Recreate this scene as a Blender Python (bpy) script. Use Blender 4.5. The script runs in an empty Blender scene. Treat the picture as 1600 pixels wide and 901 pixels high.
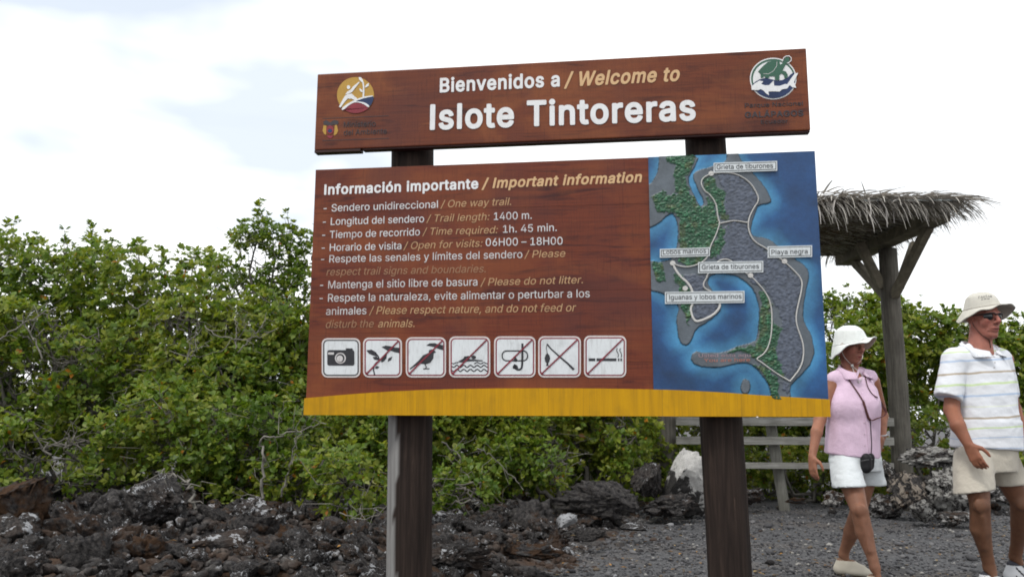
import bpy, bmesh, math, random
import numpy as np
from mathutils import Vector, Matrix
C = bpy.context.scene.collection
rnd = random.Random(7)
RNG = np.random.default_rng(11)

# ------------------------------------------------------------------ camera
CAMZ = 1.05
FPX = 1281.06                      # focal length in pixels of a 1600 px wide picture
PITCH, ROLL = 0.15481, 0.00381
_c, _s = math.cos(PITCH), math.sin(PITCH)
_X = Vector((1, 0, 0)); _F = Vector((0, _c, _s)); _V = Vector((0, -_s, _c))
_cr, _sr = math.cos(ROLL), math.sin(ROLL)
CR = _X * _cr + _V * _sr; CU = -_X * _sr + _V * _cr
cam_data = bpy.data.cameras.new('camera')
cam = bpy.data.objects.new('camera', cam_data); C.objects.link(cam)
M = Matrix((CR, CU, -_F)).transposed().to_4x4(); M.translation = (0, 0, CAMZ)
cam.matrix_world = M
cam_data.sensor_width = 36; cam_data.lens = 36 * FPX / 1600
cam_data.clip_start = 0.05; cam_data.clip_end = 3000
bpy.context.scene.camera = cam

def ray(px, py):
    return CR * ((px - 800) / FPX) + CU * ((450.5 - py) / FPX) + _F
def at(px, py, Y):                 # world point at distance Y (world y) on the sight line of a photo pixel
    d = ray(px, py); t = Y / d.y
    return Vector((d.x * t, Y, CAMZ + d.z * t))

# ------------------------------------------------------------------ sky, sun, exposure
SUN_EL, SUN_AZ = math.radians(58), math.radians(-35)     # high, from the left and a little behind the camera
w = bpy.data.worlds.new('World'); bpy.context.scene.world = w; w.use_nodes = True
nt = w.node_tree; nt.nodes.clear()
def N(nt, t, **k):
    n = nt.nodes.new(t)
    for a, b in k.items():
        if a.startswith('_'): setattr(n, a[1:], b)
        else: n.inputs[a.replace('__', ' ')].default_value = b
    return n
sky = N(nt, 'ShaderNodeTexSky', _sky_type='NISHITA', _sun_disc=False, _sun_elevation=SUN_EL, _sun_rotation=math.radians(215), _air_density=1.0, _dust_density=1.5)
bg = N(nt, 'ShaderNodeBackground', Strength=0.115)
wo = N(nt, 'ShaderNodeOutputWorld')
tc = N(nt, 'ShaderNodeTexCoord')
mp = N(nt, 'ShaderNodeMapping'); mp.inputs['Scale'].default_value = (1.0, 1.0, 2.6); mp.inputs['Location'].default_value = (0.35, 0.1, 0.2)
n1 = N(nt, 'ShaderNodeTexNoise', Scale=1.7, Detail=5.0, Roughness=0.5, Distortion=0.5)
n2 = N(nt, 'ShaderNodeTexNoise', Scale=2.6, Detail=4.0, Roughness=0.5, Distortion=0.3)
r1 = N(nt, 'ShaderNodeValToRGB'); r1.color_ramp.elements[0].position = 0.30; r1.color_ramp.elements[1].position = 0.50
r1.color_ramp.elements[0].color = (0.80, 0.80, 0.80, 1); r1.color_ramp.elements[1].color = (1, 1, 1, 1)
r2 = N(nt, 'ShaderNodeValToRGB'); r2.color_ramp.elements[0].position = 0.36; r2.color_ramp.elements[1].position = 0.52
r2.color_ramp.elements[0].color = (6.3, 6.9, 7.7, 1); r2.color_ramp.elements[1].color = (10.6, 10.7, 10.7, 1)
mx = N(nt, 'ShaderNodeMix', _data_type='RGBA')
L = nt.links.new
L(tc.outputs['Generated'], mp.inputs[0]); L(mp.outputs[0], n1.inputs['Vector']); L(mp.outputs[0], n2.inputs['Vector'])
L(n1.outputs['Fac'], r1.inputs[0]); L(n2.outputs['Fac'], r2.inputs[0])
L(r1.outputs[0], mx.inputs[0]); L(sky.outputs[0], mx.inputs[6]); L(r2.outputs[0], mx.inputs[7])
L(mx.outputs[2], bg.inputs[0]); L(bg.outputs[0], wo.inputs[0])
sd = bpy.data.lights.new('sun', 'SUN'); sd.energy = 1.5; sd.angle = math.radians(12); sd.color = (1, 0.96, 0.9)
sun = bpy.data.objects.new('sun', sd); C.objects.link(sun)
# direction towards the sun: SUN_AZ measured from -Y (behind the camera) towards -X
sdir = Vector((math.sin(SUN_AZ) * math.cos(SUN_EL), -math.cos(SUN_AZ) * math.cos(SUN_EL), math.sin(SUN_EL)))
sun.rotation_euler = sdir.to_track_quat('Z', 'Y').to_euler()
sun.location = (0, 0, 20)
bpy.context.scene.cycles.filter_width = 1.8
vs = bpy.context.scene.view_settings
bpy.context.scene.display_settings.display_device = 'sRGB'
vs.view_transform = 'Standard'; vs.look = 'None'; vs.exposure = 0.25; vs.gamma = 1.0; vs.use_curve_mapping = False

# ------------------------------------------------------------------ helpers
def srgb(r, g, b):
    f = lambda c: (c / 255 / 12.92) if c / 255 <= 0.04045 else ((c / 255 + 0.055) / 1.055) ** 2.4
    return (f(r), f(g), f(b), 1.0)

def newmat(name):
    m = bpy.data.materials.new(name); m.use_nodes = True
    t = m.node_tree; t.nodes.clear()
    p = t.nodes.new('ShaderNodeBsdfPrincipled'); o = t.nodes.new('ShaderNodeOutputMaterial')
    t.links.new(p.outputs[0], o.inputs[0])
    return m, t, p
def coord(t, space='Object', scale=(1, 1, 1)):
    c = t.nodes.new('ShaderNodeTexCoord'); mp = t.nodes.new('ShaderNodeMapping'); mp.inputs['Scale'].default_value = scale
    t.links.new(c.outputs[space], mp.inputs[0]); return mp.outputs[0]
def noise(t, vec, scale, detail=4, rough=0.6, dist=0.0):
    n = N(t, 'ShaderNodeTexNoise', Scale=scale, Detail=detail, Roughness=rough, Distortion=dist)
    t.links.new(vec, n.inputs['Vector']); return n.outputs['Fac']
def ramp(t, fac, stops, const=False):
    r = t.nodes.new('ShaderNodeValToRGB'); cr = r.color_ramp
    if const: cr.interpolation = 'CONSTANT'
    while len(cr.elements) > 1: cr.elements.remove(cr.elements[-1])
    for i, (p, c) in enumerate(stops):
        e = cr.elements[0] if i == 0 else cr.elements.new(p)
        e.position = p; e.color = c if len(c) == 4 else (*c, 1)
    t.links.new(fac, r.inputs[0]); return r.outputs[0]
def mixc(t, fac, a, b, mode='MIX'):
    m = t.nodes.new('ShaderNodeMix'); m.data_type = 'RGBA'; m.blend_type = mode
    for k, v in ((0, fac), (6, a), (7, b)):
        if hasattr(v, 'links'): t.links.new(v, m.inputs[k])
        else: m.inputs[k].default_value = v
    return m.outputs[2]
def math_(t, op, a, b=0.0):
    m = t.nodes.new('ShaderNodeMath'); m.operation = op
    for k, v in ((0, a), (1, b)):
        if hasattr(v, 'links'): t.links.new(v, m.inputs[k])
        else: m.inputs[k].default_value = v
    return m.outputs[0]
def bump(t, p, h, strength=0.3, dist=0.01):
    b = N(t, 'ShaderNodeBump', Strength=strength, Distance=dist)
    t.links.new(h, b.inputs['Height']); t.links.new(b.outputs[0], p.inputs['Normal']); return b

def simple(name, col, rough=0.7, var=0.15, scale=12, bscale=60, bstr=0.2, spec=0.3, stretch=(1, 1, 1)):
    m, t, p = newmat(name)
    v = coord(t, 'Object', stretch)
    n = noise(t, v, scale)
    a = tuple(c * (1 - var) for c in col[:3]) + (1,); b = tuple(min(1, c * (1 + var)) for c in col[:3]) + (1,)
    t.links.new(ramp(t, n, [(0.3, a), (0.7, b)]), p.inputs['Base Color'])
    p.inputs['Roughness'].default_value = rough; p.inputs['Specular IOR Level'].default_value = spec
    if bstr: bump(t, p, noise(t, v, bscale), bstr, 0.004)
    return m

def mesh_obj(name, verts, faces, mats, parent=None, midx=None, smooth=False, cols=None):
    me = bpy.data.meshes.new(name)
    me.from_pydata([tuple(v) for v in verts], [], [tuple(f) for f in faces])
    if not isinstance(mats, (list, tuple)): mats = [mats]
    for m in mats: me.materials.append(m)
    if midx is not None: me.polygons.foreach_set('material_index', np.array(midx, dtype=np.int32))
    if smooth: me.polygons.foreach_set('use_smooth', np.ones(len(me.polygons), dtype=bool))
    if cols is not None: add_cols(me, cols)
    o = bpy.data.objects.new(name, me); C.objects.link(o)
    if parent is not None: o.parent = parent
    return o
def add_cols(me, cols):
    a = me.color_attributes.new('col', 'FLOAT_COLOR', 'POINT')
    c = np.ones((len(me.vertices), 4), dtype=np.float32); c[:, :3] = np.asarray(cols)[:, :3]
    a.data.foreach_set('color', c.ravel())
def fast_mesh(name, V, F, mat, parent=None, smooth=False, cols=None):
    """numpy vertices (n,3) and faces (m,k), all faces with k corners"""
    V = np.asarray(V, dtype=np.float32); F = np.asarray(F, dtype=np.int32)
    me = bpy.data.meshes.new(name)
    me.vertices.add(len(V)); me.vertices.foreach_set('co', V.ravel())
    k = F.shape[1]
    me.loops.add(F.size); me.loops.foreach_set('vertex_index', F.ravel())
    me.polygons.add(len(F)); me.polygons.foreach_set('loop_start', np.arange(0, F.size, k, dtype=np.int32))
    me.update(calc_edges=True)
    if smooth: me.polygons.foreach_set('use_smooth', np.ones(len(F), dtype=bool))
    for m in (mat if isinstance(mat, (list, tuple)) else [mat]): me.materials.append(m)
    if cols is not None: add_cols(me, cols)
    o = bpy.data.objects.new(name, me); C.objects.link(o)
    if parent is not None: o.parent = parent
    return o

class MB:
    """collects shapes, links them as one mesh object"""
    def __init__(s): s.v = []; s.f = []; s.m = []
    def add(s, v, f, mi=0):
        k = len(s.v); s.v += [tuple(x) for x in v]; s.f += [tuple(i + k for i in q) for q in f]; s.m += [mi] * len(f); return s
    def box(s, lo, hi, mi=0, T=None, bev=0.0):
        bm = bmesh.new(); bmesh.ops.create_cube(bm, size=1)
        for v in bm.verts: v.co = Vector([lo[i] + (v.co[i] + .5) * (hi[i] - lo[i]) for i in range(3)])
        if bev: bmesh.ops.bevel(bm, geom=bm.edges[:], offset=bev, segments=2, profile=0.6, affect='EDGES')
        if T is not None: bm.transform(T)
        bm.verts.index_update()
        s.add([v.co[:] for v in bm.verts], [[v.index for v in f.verts] for f in bm.faces], mi); bm.free(); return s
    def tube(s, pts, rad, n=8, mi=0, caps=True, flat=1.0, squash_dir=None):
        P = [Vector(p) for p in pts]; R = rad if isinstance(rad, (list, tuple)) else [rad] * len(P)
        k = len(P); vs, fs = [], []
        ref = Vector((0, 0, 1)); prev = None
        for i, p in enumerate(P):
            d = (P[min(i + 1, k - 1)] - P[max(i - 1, 0)]).normalized()
            if prev is None:
                if abs(d.dot(ref)) > 0.9: ref = Vector((0, 1, 0))
                a = d.cross(ref).normalized()
            else: a = (prev - d * prev.dot(d)).normalized()
            prev = a; b = d.cross(a)
            for j in range(n):
                t = 2 * math.pi * j / n
                vs.append(p + a * (math.cos(t) * R[i]) + b * (math.sin(t) * R[i] * flat))
        for i in range(k - 1):
            for j in range(n):
                j2 = (j + 1) % n
                fs.append((i * n + j, i * n + j2, (i + 1) * n + j2, (i + 1) * n + j))
        if caps: fs.append(tuple(range(n))[::-1]); fs.append(tuple((k - 1) * n + j for j in range(n)))
        return s.add(vs, fs, mi)
    def prism(s, poly, y0, y1, mi=0):
        """poly of (x, z) facing -Y: front face at y0, back at y1"""
        A = sum(poly[i][0] * poly[(i + 1) % len(poly)][1] - poly[(i + 1) % len(poly)][0] * poly[i][1] for i in range(len(poly)))
        if A < 0: poly = poly[::-1]
        n = len(poly)
        vs = [(x, y0, z) for x, z in poly] + [(x, y1, z) for x, z in poly]
        fs = [tuple(range(n))] + [(i, i + n, (i + 1) % n + n, (i + 1) % n) for i in range(n)]
        return s.add(vs, fs, mi)
    def build(s, name, mats, parent=None, smooth=False):
        return mesh_obj(name, s.v, s.f, mats, parent, s.m, smooth)

def empty(name, loc=(0, 0, 0), rz=0.0):
    o = bpy.data.objects.new(name, None); C.objects.link(o); o.location = loc; o.rotation_euler = (0, 0, rz); o.empty_display_size = 0.2
    return o
def tag(o, label, cat=None, group=None, kind=None):
    if label: o['label'] = label
    if cat: o['category'] = cat
    if group: o['group'] = group
    if kind: o['kind'] = kind
    return o

# vectorised value noise
_perm = RNG.random((32, 32, 32)).astype(np.float32)
def vnoise(P):
    P = np.asarray(P, dtype=np.float32); i = np.floor(P).astype(int); f = P - i; f = f * f * (3 - 2 * f)
    i0 = i % 32; i1 = (i + 1) % 32
    def g(a, b, c): return _perm[a[:, 0], b[:, 1], c[:, 2]]
    x0 = g(i0, i0, i0) * (1 - f[:, 0]) + g(i1, i0, i0) * f[:, 0]
    x1 = g(i0, i1, i0) * (1 - f[:, 0]) + g(i1, i1, i0) * f[:, 0]
    x2 = g(i0, i0, i1) * (1 - f[:, 0]) + g(i1, i0, i1) * f[:, 0]
    x3 = g(i0, i1, i1) * (1 - f[:, 0]) + g(i1, i1, i1) * f[:, 0]
    y0 = x0 * (1 - f[:, 1]) + x1 * f[:, 1]; y1 = x2 * (1 - f[:, 1]) + x3 * f[:, 1]
    return y0 * (1 - f[:, 2]) + y1 * f[:, 2]
def fbm(P, oct=4, gain=0.5):
    P = np.asarray(P, dtype=np.float32); s = 0; a = 1; tot = 0
    for k in range(oct): s = s + a * vnoise(P * (2.03 ** k) + k * 7.3); tot += a; a *= gain
    return s / tot
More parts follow.
